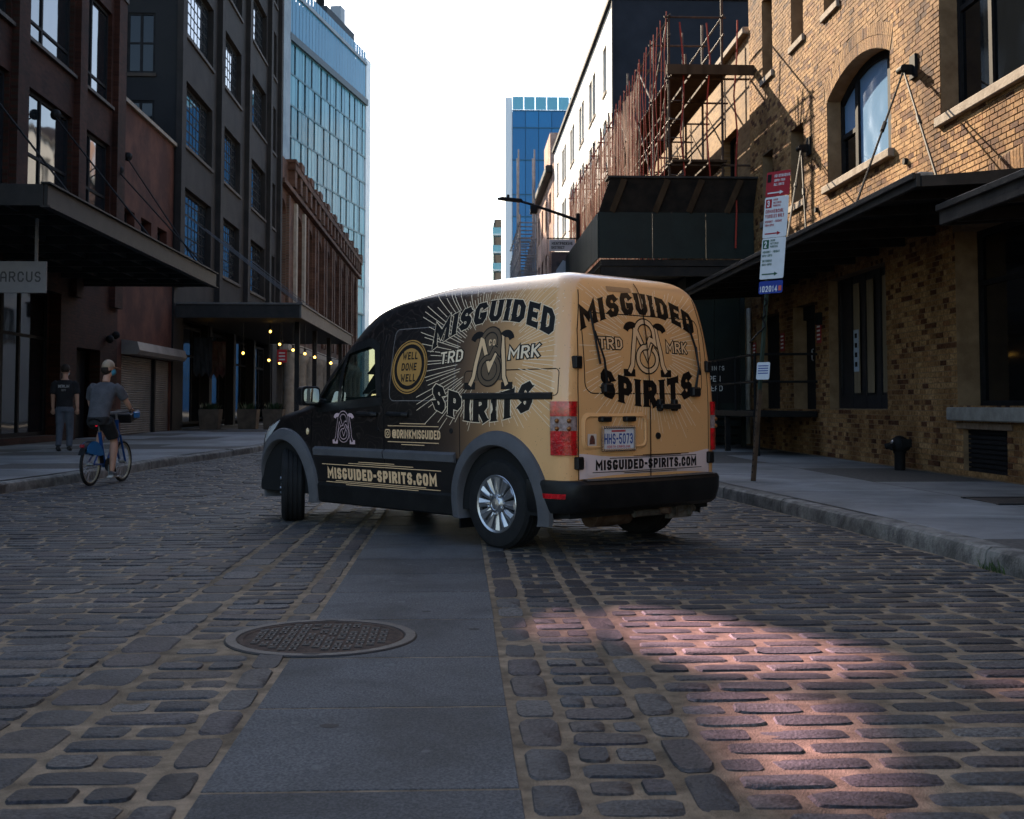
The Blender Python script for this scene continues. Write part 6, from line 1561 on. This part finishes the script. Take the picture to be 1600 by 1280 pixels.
stp = MB(); tt = [-.70+1.42*i/24 for i in range(25)]; stp.add([bump_pt(t, o_, z) for t in tt for z, o_ in ((.541,.0),(.540,.066),(.532,.076))], [(i*3+j, i*3+j+1, (i+1)*3+j+1, (i+1)*3+j) for i in range(24) for j in range(2)])
stp.build('bumper_step', mat('step_rubber', (.085,.075,.066), .6, c2=(.12,.105,.09), ns=20, bump=.4, bs=200), BMP, smooth=30)
for y in (1,-1):
    rf_ = MB(); rf_.add([bump_pt(y*(.80+.13*i/6), .095 if 0 < i < 6 else .09, z) for i in range(7) for z in (.405,.44)], [(i*2, i*2+1, i*2+3, i*2+2) for i in range(6)]); rf_.build('red_reflector', m_redl, BMP)
# underside: silencer, pipe, axle, tow bracket
u = MB(); u.tube([(-.5,.35,.24),(-.5,-.05,.24)], .085, 12); u.tube([(-.5,-.05,.25),(-.68,-.18,.27),(-.80,-.22,.27)], .03, 8); u.build('exhaust', mat('exhaust_rust', (.09,.05,.032), .7, metal=.4, c2=(.15,.1,.07), ns=14), VN, smooth=True)
u = MB(); u.box(-.74,-.70,-.55,-.28,.20,.33); u.box(-.78,-.68,-.52,-.50,.22,.31); u.box(-.78,-.68,-.34,-.32,.22,.31); u.tube([(-.72,-.60,.26),(-.72,.1,.26)], .03, 8); u.build('tow_bracket', mat('bracket_metal', (.22,.2,.17), .5, metal=.7, c2=(.1,.08,.06), ns=12), VN)
for x in (-.04, 2.87):
    u = MB(); u.tube([(x,-.7,.31),(x,.7,.31)], .045, 10); u.build('axle', m_vdark, VN)
u = MB(); u.box(-.1,2.2,-.7,.7,.19,.27); u.build('underbody', m_vdark, VN)
# --- wheels
def tyre_mb():
    t = MB(); pr = [(.20,-.085),(.215,-.1),(.265,-.106),(.31,-.098),(.328,-.08)]
    for k in range(4): a = -.062+k*.041; pr += [(.335,a-.012),(.335,a+.012),(.327,a+.015),(.327,a+.026)]
    pr = pr[:-2] + [(.328,.08),(.31,.098),(.265,.106),(.215,.1),(.20,.085)]; t.lathe(pr, 56); return t
def wheel(x, y, steer, side):
    W_ = tyre_mb().build('wheel', m_rub, VN, smooth=32)
    W_.location = (x, y, .332); W_.rotation_euler = (rad(-90)*side, 0, 0)
    if steer: W_.rotation_euler = (Matrix.Rotation(steer, 3, 'Z') @ Matrix.Rotation(rad(-90)*side, 3, 'X')).to_euler()
    d = MB(); d.lathe([(.21,.07),(.205,.06),(.12,.035),(0,.04)], 40); d.build('rim_well', mat('rim_dark_grey', (.05,.05,.052), .5, metal=.5), W_, smooth=30)  # dark grey disc behind the spokes
    r = MB(); r.lathe([(.218,.07),(.222,.095),(.212,.104),(.196,.098),(.190,.075)], 56); r = r.build('rim', m_rim, W_, smooth=35)
    sp2 = MB()
    for k in range(12):
        a = 2*math.pi*k/12; M = Matrix.Rotation(a, 4, 'Z'); h1, h2 = .026, .045
        vs = [(.05,-.014,.088),(.05,.014,.088),(.195,.036,.098),(.195,-.036,.098),(.05,-.018,.05),(.05,.018,.05),(.195,.044,.06),(.195,-.044,.06),(.12,0,.104),(.19,0,.107)]
        sp2.add([M @ Vector(v) for v in vs], [(0,1,8),(1,2,9,8),(0,8,9,3),(2,3,9),(0,4,5,1),(1,5,6,2),(3,7,4,0),(2,6,7,3)])
    sp2.build('spokes', m_rim, r)
    hb = MB(); hb.lathe([(.075,.08),(.072,.10),(.05,.108),(.045,.104),(.04,.11),(0,.113)], 24); hb.build('hub_cap', m_rim, r, smooth=30)
    for k in range(5):
        a = 2*math.pi*k/5+.3; l = MB(); l.lathe([(.012,.10),(.012,.118),(.006,.121),(0,.121)], 8, Matrix.Translation((.075*math.cos(a), .075*math.sin(a), 0))); l.build('lug_nut', m_rim, r)
    return W_
wheel(-.04, .765, 0, 1); wheel(-.04, -.765, 0, -1); wheel(2.87, .765, rad(-33), 1); wheel(2.87, -.765, rad(-33), -1)
for side in (1,-1):
    f = MB(); f.box(.37,.395,side*.62-.12,side*.62+.2 if side > 0 else side*.62+.12,.14,.32) if False else f.box(.40,.415,min(side*.62,side*.84),max(side*.62,side*.84),.12,.34); f.build('mud_flap', m_vblack, VN)
# --- cab interior seen through the glass
m_seat = mat('seat_plum', (.13,.035,.05), .8, c2=(.18,.05,.07), ns=12)
for y in (.38,-.38):
    st_ = MB(); st_.prism(rrect(-.24,.24,.72,1.22,.07), lambda p: (1.30, y+p[0], p[1]), lambda p: (1.44, y+p[0], p[1])); st_ = st_.build('seat_back', m_seat, VN, bevel=.02)
    h2 = MB(); h2.sphere((1.36,y,1.28), .13, 12, 8, (.5,1,.75)); h2.build('headrest', m_seat, st_, smooth=True)
    h2 = MB(); h2.box(1.38,1.85,y-.24,y+.24,.58,.74); h2.build('seat_cushion', m_seat, st_, bevel=.05, seg=2)
f = MB(); f.prism([(2.05,.75),(2.05,1.02),(2.2,1.08),(2.62,1.08),(2.62,.75)], lambda p: (p[0],-.72,p[1]), lambda p: (p[0],.72,p[1])); ds = f.build('dashboard', m_vdark, VN)
f = MB(); M = Matrix.Translation((1.98,.38,1.03)) @ Matrix.Rotation(rad(-65),4,'Y'); f.tube([M @ Vector((.19*math.cos(6.283*k/24), .19*math.sin(6.283*k/24), 0)) for k in range(24)], .014, 6, closed=True); f.bar(M @ Vector((-.18,0,0)), M @ Vector((.18,0,0)), .03, .015); f.build('steering_wheel', m_vblack, ds, smooth=True)
f = MB(); f.box(2.12,2.42,.32,.62,1.085,1.12); f.box(2.15,2.36,-.1,.2,1.085,1.15); f.build('papers_on_dash', mat('paper', (.7,.66,.58), .7, c2=(.45,.35,.2), ns=14), ds, bevel=.01)
f = MB(); f.box(.98,1.0,-.78,.78,.32,1.70); f.build('bulkhead', m_vdark, VN)
# ================================================================ STREET FURNITURE
SL = wthing('street_lamp', 'black street lamp with a long curved arm and district banner, beyond the van', 'street lamp', (3.39, 34, SW))
s_ = MB(); s_.tube([(3.39,34,SW),(3.39,34,1.0),(3.39,34,6.55)], [.13,.085,.06], 10); s_.build('pole', m_black, SL, smooth=True)
s_ = MB(); s_.tube([(3.39,34,6.35),(2.6,34,6.62),(2.0,34,6.82),(1.6,34,6.93),(1.45,34,6.95)], [.05,.042,.036,.032,.03], 8); s_.build('arm', m_black, SL, smooth=True)
s_ = MB(); s_.prism([(1.06,6.97),(1.2,7.0),(1.75,6.95),(1.8,6.9),(1.72,6.87),(1.1,6.94)], lambda p: (p[0],33.86,p[1]), lambda p: (p[0],34.14,p[1])); lh = s_.build('lamp_head', m_black, SL, bevel=.01)
s_ = MB(); s_.tube([(1.38,34,6.98),(1.38,34,7.08)], .04, 8); s_.build('photocell', m_black, lh)
s_ = MB(); s_.box(2.02,2.2,33.9,34.1,6.55,6.78); s_.tube([(2.1,34,6.7),(2.1,34,6.85)], .02, 6); s_.build('traffic_camera', m_black, SL, bevel=.02)
s_ = MB(); s_.box(2.56,3.30,33.98,34.02,5.46,5.80); bn = s_.build('district_sign', mat('sign_pale_grey', (.38,.38,.37), .6), SL)
write(bn, 'lettering', 'MEATPACKING', m_black, (2.93,33.975,5.64), (1,0,0), (0,0,1), .085, t=.2, gap=.12, wide=.9)
write(bn, 'lettering', 'DISTRICT', m_black, (2.62,33.975,5.52), (1,0,0), (0,0,1), .085, t=.2, gap=.12, wide=.9, center=False)
s_ = MB(); s_.box(2.62,3.30,33.985,34.015,3.9,5.44); ps = s_.build('banner', mat('banner_dark', (.03,.028,.03), .7, c2=(.09,.06,.055), ns=3, nd=2), SL)
s_ = MB(); s_.add([(2.72,33.98,4.3),(3.0,33.98,4.6),(3.2,33.98,5.1),(2.95,33.98,5.2),(2.75,33.98,4.9)], [(0,1,2,3,4)]); s_.build('banner_print', mat('banner_grey_shape', (.28,.28,.3), .7), ps)
s_ = MB(); s_.add([(3.05,33.98,5.2),(3.25,33.98,5.15),(3.28,33.98,5.4),(3.1,33.98,5.4)], [(0,1,2,3)]); s_.build('banner_print', mat('banner_rose_shape', (.4,.12,.1), .7), ps)
s_ = MB(); s_.tube([(3.39,34,5.83),(2.5,34,5.83)], .02, 6); s_.tube([(3.39,34,3.88),(2.6,34,3.88)], .02, 6); s_.build('banner_arm', m_black, SL)

# parking sign
PSn = wthing('parking_sign', 'leaning green post with red and white parking regulation plates', 'sign', (3.55, 14.42, SW))
A0 = Vector((3.55,14.42,SW)); AX = Vector((.325,.03,3.8)).normalized(); RT = Vector((.70,-.714,0)).normalized(); NM = RT.cross(AX).normalized()
def PP(u, z, o=0): return A0 + AX*((z-SW)/AX.z) + RT*u + NM*o
m_post = mat('post_green', (.018,.032,.022), .6, c2=(.035,.045,.03), ns=6, nd=5); m_postb = mat('post_brown', (.06,.035,.02), .7, c2=(.1,.06,.035), ns=9)
s_ = MB(); s_.prism([(-.03,-.02),(-.012,.012),(.012,.012),(.03,-.02),(.018,-.028),(0,0),(-.018,-.028)], lambda p: PP(p[0],1.0,p[1]), lambda p: PP(p[0],3.9,p[1])); s_.build('post', m_post, PSn)
s_ = MB(); s_.prism([(-.034,-.024),(-.014,.016),(.014,.016),(.034,-.024),(.02,-.034),(0,-.004),(-.02,-.034)], lambda p: PP(p[0],SW-.02,p[1]), lambda p: PP(p[0],1.25,p[1])); bp_ = s_.build('post_sleeve', m_postb, PSn)
for k in range(12):
    s_ = MB(); s_.obox(PP(0,.25+k*.075,.017), .012, .004, .02, Matrix((RT,NM,AX)).transposed()); s_.build('bolt_hole', m_seam, bp_)
def plate(u0, u1, z0, z1, m_, name, o=.02, par=None):
    s_ = MB(); s_.prism(rrect(u0,u1,z0,z1,.02), lambda p: PP(p[0],p[1],o), lambda p: PP(p[0],p[1],o+.004)); return s_.build(name, m_, par or PSn)
m_sw = mat('sign_white', (.66,.68,.70), .4, c2=(.6,.62,.63), ns=8); m_sr = mat('sign_red', (.33,.02,.03), .4); m_sg = mat('sign_green', (.02,.09,.05), .4); m_sb = mat('sign_blue', (.02,.045,.25), .4)
def sgn(par, t, u, z, h_, m_, o=.0265, center=False, wide=.8): return write(par, 'lettering', t, m_, PP(u,z,o), RT, AX, h_, t=.17, gap=.14, wide=wide, center=center)
def arrow(par, u0, u1, z, m_):
    s_ = MB(); s_.add([PP(u0,z-.008,.0265),PP(u1-.05,z-.008,.0265),PP(u1-.05,z-.025,.0265),PP(u1,z,.0265),PP(u1-.05,z+.025,.0265),PP(u1-.05,z+.008,.0265),PP(u0,z+.008,.0265)], [tuple(range(7))]); s_.build('arrow', m_, par)
U0, U1 = -.09, .24
p1_ = plate(U0,U1,3.62,3.93,m_sr,'red_plate'); sgn(p1_,'NO STANDING',.02,3.855,.035,m_sw); sgn(p1_,'10PM-7AM',.02,3.80,.032,m_sw); sgn(p1_,'ALL DAYS',.02,3.75,.032,m_sw); arrow(p1_,-.06,.16,3.665,m_sw)
s_ = MB(); s_.add([PP(-.075+.055*x,3.80+.1*z,.0262) for x, z in ((0,0),(1,0),(1,1),(0,1))], [(0,1,2,3)]); s_.build('moon_square', m_black, p1_)
p2_ = plate(U0,U1,3.11,3.615,m_sw,'white_plate')
s_ = MB(); s_.add([PP(-.075+.085*x,3.48+.11*z,.0255) for x, z in ((0,0),(1,0),(1,1),(0,1))], [(0,1,2,3)]); s_.build('number_square', m_sr, p2_)
sgn(p2_,'3',-.055,3.495,.08,m_sw); 
for k, t in enumerate(('HOUR','METERED','PARKING')): sgn(p2_,t,.03,3.565-k*.038,.026,m_sr)
sgn(p2_,'COMMERCIAL',-.07,3.415,.045,m_sr,wide=.72); sgn(p2_,'VEHICLES ONLY',-.07,3.355,.045,m_sr,wide=.6)
sgn(p2_,'MONDAY - FRIDAY',-.07,3.295,.03,m_sr,wide=.75); sgn(p2_,'7AM-6PM',-.07,3.25,.03,m_sr); arrow(p2_,-.06,.16,3.16,m_sr)
p3_ = plate(U0,U1,2.60,3.105,m_sw,'white_plate')
s_ = MB(); s_.add([PP(-.075+.085*x,2.975+.11*z,.0255) for x, z in ((0,0),(1,0),(1,1),(0,1))], [(0,1,2,3)]); s_.build('number_square', m_sg, p3_)
sgn(p3_,'2',-.055,2.99,.08,m_sw)
for k, t in enumerate(('HOUR','METERED','PARKING')): sgn(p3_,t,.03,3.06-k*.038,.026,m_sg)
for k, t in enumerate(('MONDAY - FRIDAY','6PM-10PM')): sgn(p3_,t,-.07,2.92-k*.045,.03,m_sg,wide=.75)
for k, t in enumerate(('SATURDAY','8AM-10PM')): sgn(p3_,t,-.07,2.81-k*.045,.03,m_sg,wide=.75)
arrow(p3_,-.06,.16,2.66,m_sg)
p4_ = plate(U0,U1,2.42,2.575,m_sb,'blue_plate'); sgn(p4_,'102014',-.075,2.44,.075,m_sw,wide=.85)
s_ = MB(); s_.add([PP(.185+.04*x,2.45+.06*z,.0262) for x, z in ((0,0),(1,0),(1,1),(0,1))], [(0,1,2,3)]); s_.build('red_mark', mat('orange_red_mark', (.6,.12,.08), .5), p4_)
p5_ = plate(-.03,.15,1.37,1.58,m_sw,'small_plate',.03)
for k in range(4):
    s_ = MB(); s_.add([PP(-.01+.14*x,1.53-k*.03+.012*z,.0355) for x, z in ((0,0),(1,0),(1,1),(0,1))], [(0,1,2,3)]); s_.build('notice_print', m_sb, p5_)
arrow(p5_,-.01,.13,1.41,m_black)
s_ = MB(); pts = [PP(.02+.03*math.sin(k*2.1), 2.36-k*.05, .03+.02*math.cos(k*1.7)) for k in range(9)] + [PP(-.06-.03*k, 1.95-.03*k, .0) for k in range(5)]
s_.tube(pts, .012, 5); s_.build('light_string', m_black, PSn, smooth=True)

# ================================================================ PEOPLE AND BICYCLE
def remeshed(mb, name, m_, par, vox=.014, it=5):
    o = mb.build(name, m_, par); r = o.modifiers.new('one_surface', 'REMESH'); r.mode = 'VOXEL'; r.voxel_size = vox; r.use_smooth_shade = True
    s2 = o.modifiers.new('soften', 'SMOOTH'); s2.factor = .5; s2.iterations = it; return o
def loft(mb, rings, n=16):
    """rings: (centre, half depth along x, half width along y)"""
    vs = []; fs = []
    for c, a, b in rings:
        for j in range(n): th = 2*math.pi*j/n; vs.append((c[0]+a*math.cos(th), c[1]+b*math.sin(th), c[2]))
    k = len(rings)
    for i in range(k-1):
        for j in range(n): fs.append((i*n+j, i*n+(j+1)%n, (i+1)*n+(j+1)%n, (i+1)*n+j))
    fs.append(tuple(range(n-1,-1,-1))); fs.append(tuple((k-1)*n+j for j in range(n))); mb.add(vs, fs)
m_skin = mat('skin', (.36,.20,.14), .55, c2=(.41,.235,.165), ns=12); m_hair = mat('dark_hair', (.02,.014,.011), .7, bump=.5, bs=120)
def hand(mb, wrist, d, up, curl=.6, L=.09):
    """palm, four fingers of unequal length and a thumb off the side of the palm"""
    w_ = Vector(wrist); d = Vector(d).normalized(); up = Vector(up).normalized(); sd_ = d.cross(up).normalized()
    mb.tube([w_-d*.02, w_+d*.03, w_+d*L], [.028,.036,.034], 8)
    for k, ln in enumerate((.068,.078,.072,.056)):
        b0 = w_+d*L+sd_*(.03-.02*k); b1 = b0+d*ln*.5-up*ln*.25*curl; b2 = b1+d*ln*.2-up*ln*.5*curl*1.3
        mb.tube([b0-d*.015, b1, b2], [.010,.0095,.008], 6)
    t0 = w_+d*.03+sd_*.03; mb.tube([t0, t0+d*.035+sd_*.025-up*.012, t0+d*.065+sd_*.02-up*.03], [.013,.011,.009], 6)
def head(mb, c, tilt=0):
    """skull, jaw, nose, ears, eye sockets; faces +x"""
    c = Vector(c)
    mb.sphere(c+Vector((-.005,0,.03)), .098, 14, 10, (1.02,.82,1.05)); mb.sphere(c+Vector((.025,0,-.045)), .07, 12, 8, (1,.82,1.05))
    mb.tube([c+Vector((.085,0,.02)), c+Vector((.112,0,-.022)), c+Vector((.09,0,-.035))], [.012,.017,.012], 6)
    for s2 in (1,-1): mb.sphere(c+Vector((-.005,s2*.083,-.01)), .03, 8, 6, (.7,.35,1.1)); mb.sphere(c+Vector((.078,s2*.033,.018)), .014, 8, 6)
    mb.sphere(c+Vector((.088,0,-.07)), .022, 8, 6, (.6,1.2,.5))

# cyclist's bicycle (local: x forward, z up)
BK = thing('bicycle', 'blue step-through hire bicycle under the rider in grey', 'bicycle', (-4.83, 15.95, 0), rad(81)); BK.scale = (.88,.88,.88)
m_bblue = mat('bicycle_blue', (.006,.05,.19), .35, coat=.5); m_bblue2 = mat('guard_blue', (.015,.13,.33), .4); m_chr = mat('dull_metal', (.3,.3,.3), .4, metal=.9)
def bwheel(x):
    t = MB(); M = Matrix.Translation((x,0,.325)) @ Matrix.Rotation(rad(90),4,'X')
    t.tube([M @ Vector((.30*math.cos(6.2832*k/36), .30*math.sin(6.2832*k/36), 0)) for k in range(36)], .024, 8, closed=True); W_ = t.build('wheel', m_rub, BK, smooth=True)
    r = MB(); r.lathe([(.282,-.012),(.27,-.014),(.27,.014),(.282,.012)], 36, M); r.build('rim', mat('rim_tan', (.38,.32,.22), .4, metal=.5), W_, smooth=40)
    s_ = MB()
    for k in range(28): a = 6.2832*k/28; s_.tube([M @ Vector((.03*math.cos(a+.5), .03*math.sin(a+.5), (.03 if k % 2 else -.03))), M @ Vector((.272*math.cos(a), .272*math.sin(a), 0))], .0022, 4, cap=False)
    s_.build('spokes', m_chr, W_, kind='stuff'); h2 = MB(); h2.tube([(x,-.05,.325),(x,.05,.325)], .03, 10); h2.build('hub', m_chr, W_, smooth=True)
bwheel(0); bwheel(1.08)
f = MB(); f.tube([(.46,0,.30),(.62,0,.34),(.80,0,.55),(.90,0,.80)], [.05,.055,.05,.04], 10); f.tube([(.46,0,.30),(.36,0,.55),(.28,0,.80)], .03, 8); f.tube([(.90,0,.72),(.86,0,.98)], .032, 8)
for s2 in (.05,-.05): f.tube([(.46,s2*.6,.30),(0,s2,.325)], .016, 6); f.tube([(.33,s2*.5,.62),(0,s2,.325)], .014, 6); f.tube([(.905,s2*.8,.74),(1.08,s2,.325)], .018, 6)
f.build('frame', m_bblue, BK, smooth=True)
f = MB(); f.tube([(.28,0,.78),(.235,0,.95)], .016, 8); f.build('seat_post', m_chr, BK, smooth=True)
f = MB(); f.tube([(.10,0,.965),(.2,0,.985),(.36,0,.965)], [.10,.085,.03], 10); f.v = [(x,y,.965+(z-.965)*.45) for x,y,z in f.v]; f.build('saddle', m_vblack, BK, smooth=True)
f = MB(); f.tube([(.87,0,.95),(.84,0,1.08)], .02, 8); f.tube([(.66,.31,1.10),(.80,.27,1.12),(.85,.1,1.09),(.85,-.1,1.09),(.80,-.27,1.12),(.66,-.31,1.10)], .014, 8); hb_ = f.build('handlebar', m_chr, BK, smooth=True)
for s2 in (1,-1): f = MB(); f.tube([(.64,s2*.315,1.10),(.76,s2*.285,1.113)], .019, 8); f.build('grip', m_vblack, hb_, smooth=True)
f = MB(); f.prism([(.96,.92),(1.26,1.0),(1.28,1.14),(.93,1.06)], lambda p: (p[0],-.19,p[1]), lambda p: (p[0],.19,p[1])); bk_ = f.build('basket', m_vblack, BK, bevel=.015)
f = MB(); f.box(1.06,1.27,-.2,.2,1.0,1.10); f.build('basket_panel', m_bblue2, bk_, bevel=.01)
f = MB(); n2 = 14; vs = []
for k in range(n2+1):
    a = rad(-5+160*k/n2)
    for s2 in (.045,-.045): vs.append((.345*math.cos(a), s2, .325+.345*math.sin(a)))
f.add(vs, [(2*k, 2*k+1, 2*k+3, 2*k+2) for k in range(n2)]); f.build('mudguard', m_vblack, BK, smooth=True)
for s2 in (1,-1):
    g_ = MB(); pts = [(.345*math.cos(rad(a)), .325+.345*math.sin(rad(a))) for a in range(22,140,12)] + [(-.22,.50),(.0,.47),(.2,.44)]
    g_.prism(pts, lambda p: (p[0],s2*.052,p[1]), lambda p: (p[0],s2*.056,p[1])); g_ = g_.build('skirt_guard', m_bblue2, BK)
    if s2 > 0: write(g_, 'lettering', 'CITI', m_white, (.12,.058,.52), (-1,0,0), (0,0,1), .06, t=.16)
f = MB(); f.box(-.30,-.26,-.035,.035,.58,.63); f.build('rear_light', mat('rear_lamp_red', (.16,.01,.02), .3, emis=.02), BK, bevel=.01)
f = MB(); f.sphere((.17,0,.90), .018, 8, 6); f.build('seat_light', mat('seat_lamp_red', (.6,.01,.03), .3, emis=.25), BK, smooth=True)
f = MB(); f.lathe([(.10,-.008),(.10,.008),(0,.01)], 20, Matrix.Translation((.46,-.06,.30)) @ Matrix.Rotation(rad(90),4,'X')); cr_ = f.build('chainwheel', m_vblack, BK)
for s2, dx, dz in ((-1,-.02,-.165),(1,.02,.165)):
    f = MB(); f.tube([(.46,s2*.07,.30),(.46+dx,s2*.085,.30+dz)], .012, 6); f.box(.46+dx-.05,.46+dx+.05,min(s2*.09,s2*.18),max(s2*.09,s2*.18),.30+dz-.012,.30+dz+.012); f.build('pedal_crank', m_chr, cr_)

CY = thing('person', 'cyclist in grey T-shirt, black shorts and tan cap riding away on the left', 'person', (-4.83, 15.95, 0), rad(81)); CY.scale = (.88,.88,.88)
b = MB(); hip = .27
b.tube([(.46,0,1.55),(.50,0,1.66)], [.06,.055], 10); hb3 = MB(); head(hb3, (0,0,0)); b.add([(.535+.643*x+.766*y, -.766*x+.643*y, 1.76+z) for x,y,z in hb3.v], hb3.f)
for s2 in (1,-1):
    b.tube([(.43,s2*.19,1.48),(.52,s2*.275,1.31),(.58,s2*.30,1.23)], [.06,.05,.043], 8); b.tube([(.58,s2*.30,1.23),(.64,s2*.31,1.17),(.66,s2*.305,1.135)], [.043,.034,.027], 8)
    hand(b, (.66,s2*.305,1.14), (.75,-s2*.2,.05), (0,0,1), 1.1, .05)
b.tube([(hip+.02,-.10,.97),(.46,-.115,.74),(.52,-.12,.66)], [.095,.075,.06], 10); b.tube([(.52,-.12,.66),(.50,-.125,.52),(.46,-.13,.30),(.44,-.13,.19)], [.06,.066,.046,.036], 10)
b.tube([(hip+.02,.10,.97),(.52,.115,.90),(.62,.12,.84)], [.095,.075,.06], 10); b.tube([(.62,.12,.84),(.58,.125,.72),(.52,.13,.58),(.49,.13,.50)], [.06,.066,.046,.036], 10)
loft(b, [((.22,0,.9),.10,.13),((.28,0,1.1),.09,.13),((.38,0,1.35),.09,.15),((.45,0,1.52),.06,.10)])
remeshed(b, 'body', m_skin, CY)
t = MB(); loft(t, [((.215,0,.985),.125,.165),((.25,0,1.08),.125,.165),((.315,0,1.24),.125,.18),((.385,0,1.40),.12,.205),((.43,0,1.50),.095,.19),((.455,0,1.56),.06,.09)])
for s2 in (1,-1): t.tube([(.42,s2*.15,1.485),(.45,s2*.215,1.44),(.525,s2*.277,1.30)], [.085,.078,.072], 10)
remeshed(t, 't_shirt', mat('grey_tshirt', (.055,.055,.062), .9, c2=(.075,.075,.082), ns=9, bump=.5, bs=30), CY, .014, 4)
t = MB(); loft(t, [((.20,0,.90),.12,.15),((.225,0,1.01),.13,.17),((.24,0,1.05),.12,.165)])
t.tube([(hip,-.095,.97),(.46,-.117,.745),(.475,-.12,.70)], [.12,.10,.098], 10); t.tube([(hip,.095,.97),(.50,.117,.91),(.55,.12,.88)], [.12,.10,.098], 10)
remeshed(t, 'shorts', mat('black_shorts', (.012,.012,.013), .85, c2=(.02,.02,.02), ns=9), CY)
for q in (((.40,-.13,.165),(.45,-.13,.155),(.53,-.135,.145)), ((.45,.13,.475),(.50,.13,.467),(.58,.135,.46))):
    t = MB(); t.tube([q[0], q[1], q[2], (q[2][0]+.05,q[2][1],q[2][2]-.008)], [.042,.048,.045,.03], 10); sh_ = remeshed(t, 'shoe', mat('shoe_grey', (.06,.06,.065), .7), CY, .012, 3)
    t = MB(); t.box(q[0][0]-.05, q[2][0]+.07, q[0][1]-.045, q[0][1]+.045, q[0][2]-.06, q[0][2]-.035); t.build('sole', mat('sole_pale', (.45,.44,.42), .7), sh_, bevel=.01)
t = MB(); t.sphere((.535,0,1.805), .108, 16, 10, (1.05,.86,.95)); t.v = [(x,y,max(z,1.785)) for x,y,z in t.v]; t.v = [(x,y,z) for x,y,z in t.v]; cp = t.build('cap', mat('tan_cap', (.27,.2,.14), .85, c2=(.32,.25,.18), ns=20), CY, smooth=True)
t = MB(); vs = [(.60+.13*math.cos(a)*1.0, .085*math.sin(a), 1.79-.035*math.cos(a)) for a in [rad(-90+180*k/10) for k in range(11)]]; vs = [(.535+.643*(x-.535)+.766*y, -.766*(x-.535)+.643*y, z) for x,y,z in vs]; t.add(vs + [(x,y,z+.008) for x,y,z in vs], [tuple(range(11)), tuple(range(21,10,-1))] + [(k,k+1,12+k,11+k) for k in range(10)]); t.build('cap_peak', mat('cap_peak_rust', (.3,.15,.09), .8), cp)
t = MB(); t.sphere((.517,.018,1.75), .10, 12, 8, (.85,.86,.8)); t.build('hair', m_hair, CY, smooth=True)
t = MB(); t.sphere((.569,-.041,1.715), .07, 12, 8, (.85,.98,.85)); t.build('face_mask', mat('mask_blue', (.05,.2,.28), .8), CY, smooth=True)
t = MB(); t.tube([(.643,-.308,1.155),(.650,-.307,1.15)], .034, 10); t.build('wristwatch', m_black, CY)

PD = thing('person', 'pedestrian in black T-shirt and jeans walking away beside the shop doorway', 'person', (-7.88, 24.27, SW), rad(97)); PD.scale = (.98,.98,.98)
b = MB(); head(b, (.03,0,1.63)); b.tube([(.0,0,1.44),(.015,0,1.55)], [.06,.055], 10)
for s2, sw_ in ((1,.08),(-1,-.04)):
    b.tube([(0,s2*.19,1.40),(sw_*.3,s2*.235,1.14),(sw_+.03,s2*.25,.92),(sw_+.05,s2*.25,.86)], [.055,.046,.036,.028], 8); hand(b, (sw_+.05,s2*.25,.86), (.15,-s2*.05,-1), (-.6,0,0), .5, .07)
loft(b, [((0,0,.85),.09,.14),((0,0,1.1),.085,.13),((0,0,1.35),.09,.16),((0,0,1.46),.05,.08)])
remeshed(b, 'body', m_skin, PD)
t = MB(); loft(t, [((0,0,.90),.125,.175),((0,0,1.05),.115,.165),((0,0,1.25),.12,.19),((0,0,1.38),.105,.20),((0,0,1.45),.07,.12)])
for s2 in (1,-1): t.tube([(0,s2*.15,1.39),(0,s2*.20,1.36),(.0,s2*.238,1.16)], [.075,.075,.068], 10)
ts_ = remeshed(t, 't_shirt', mat('black_tshirt', (.011,.011,.013), .9, c2=(.018,.018,.02), ns=9), PD)
write(ts_, 'lettering', 'BERLIN', mat('faded_print', (.34,.34,.34), .8), (-.132,0,1.29), (0,-1,0), (0,0,1), .055, t=.17, gap=.14)
write(ts_, 'lettering', 'CITY', mat('faded_print', (.34,.34,.34), .8), (-.130,0,1.22), (0,-1,0), (0,0,1), .035, t=.17, gap=.14)
t = MB(); loft(t, [((0,0,.80),.115,.16),((0,0,.94),.115,.165)])
t.tube([(0,-.085,.86),(.09,-.09,.50),(.12,-.09,.30),(.07,-.09,.09)], [.105,.078,.068,.062], 10); t.tube([(0,.085,.86),(.0,.085,.50),(-.06,.085,.28),(-.13,.085,.11)], [.105,.078,.066,.062], 10)
remeshed(t, 'jeans', mat('faded_jeans', (.055,.065,.085), .9, c2=(.085,.095,.115), ns=6), PD)
for x, y, z, p_ in ((.05,-.09,.04,0), (-.15,.085,.055,.25)):
    t = MB(); t.tube([(x-.03,y,z+.02),(x+.05,y,z+.012-p_*.1),(x+.15,y,z-.005-p_*.15),(x+.2,y,z-.01-p_*.18)], [.045,.047,.042,.028], 10); remeshed(t, 'shoe', mat('black_shoe', (.015,.014,.013), .6), PD, .012, 3)
t = MB(); t.sphere((.018,0,1.675), .108, 14, 10, (1.0,.86,.95)); t.v = [(x if x < .09 else .09, y, max(z, 1.60 if x < 0 else 1.68)) for x,y,z in t.v]; t.build('hair', m_hair, PD, smooth=True)
t = MB(); t.sphere((.085,0,1.585), .07, 12, 8, (.85,.98,.8)); t.build('face_mask', mat('mask_pale', (.5,.52,.54), .8), PD, smooth=True)
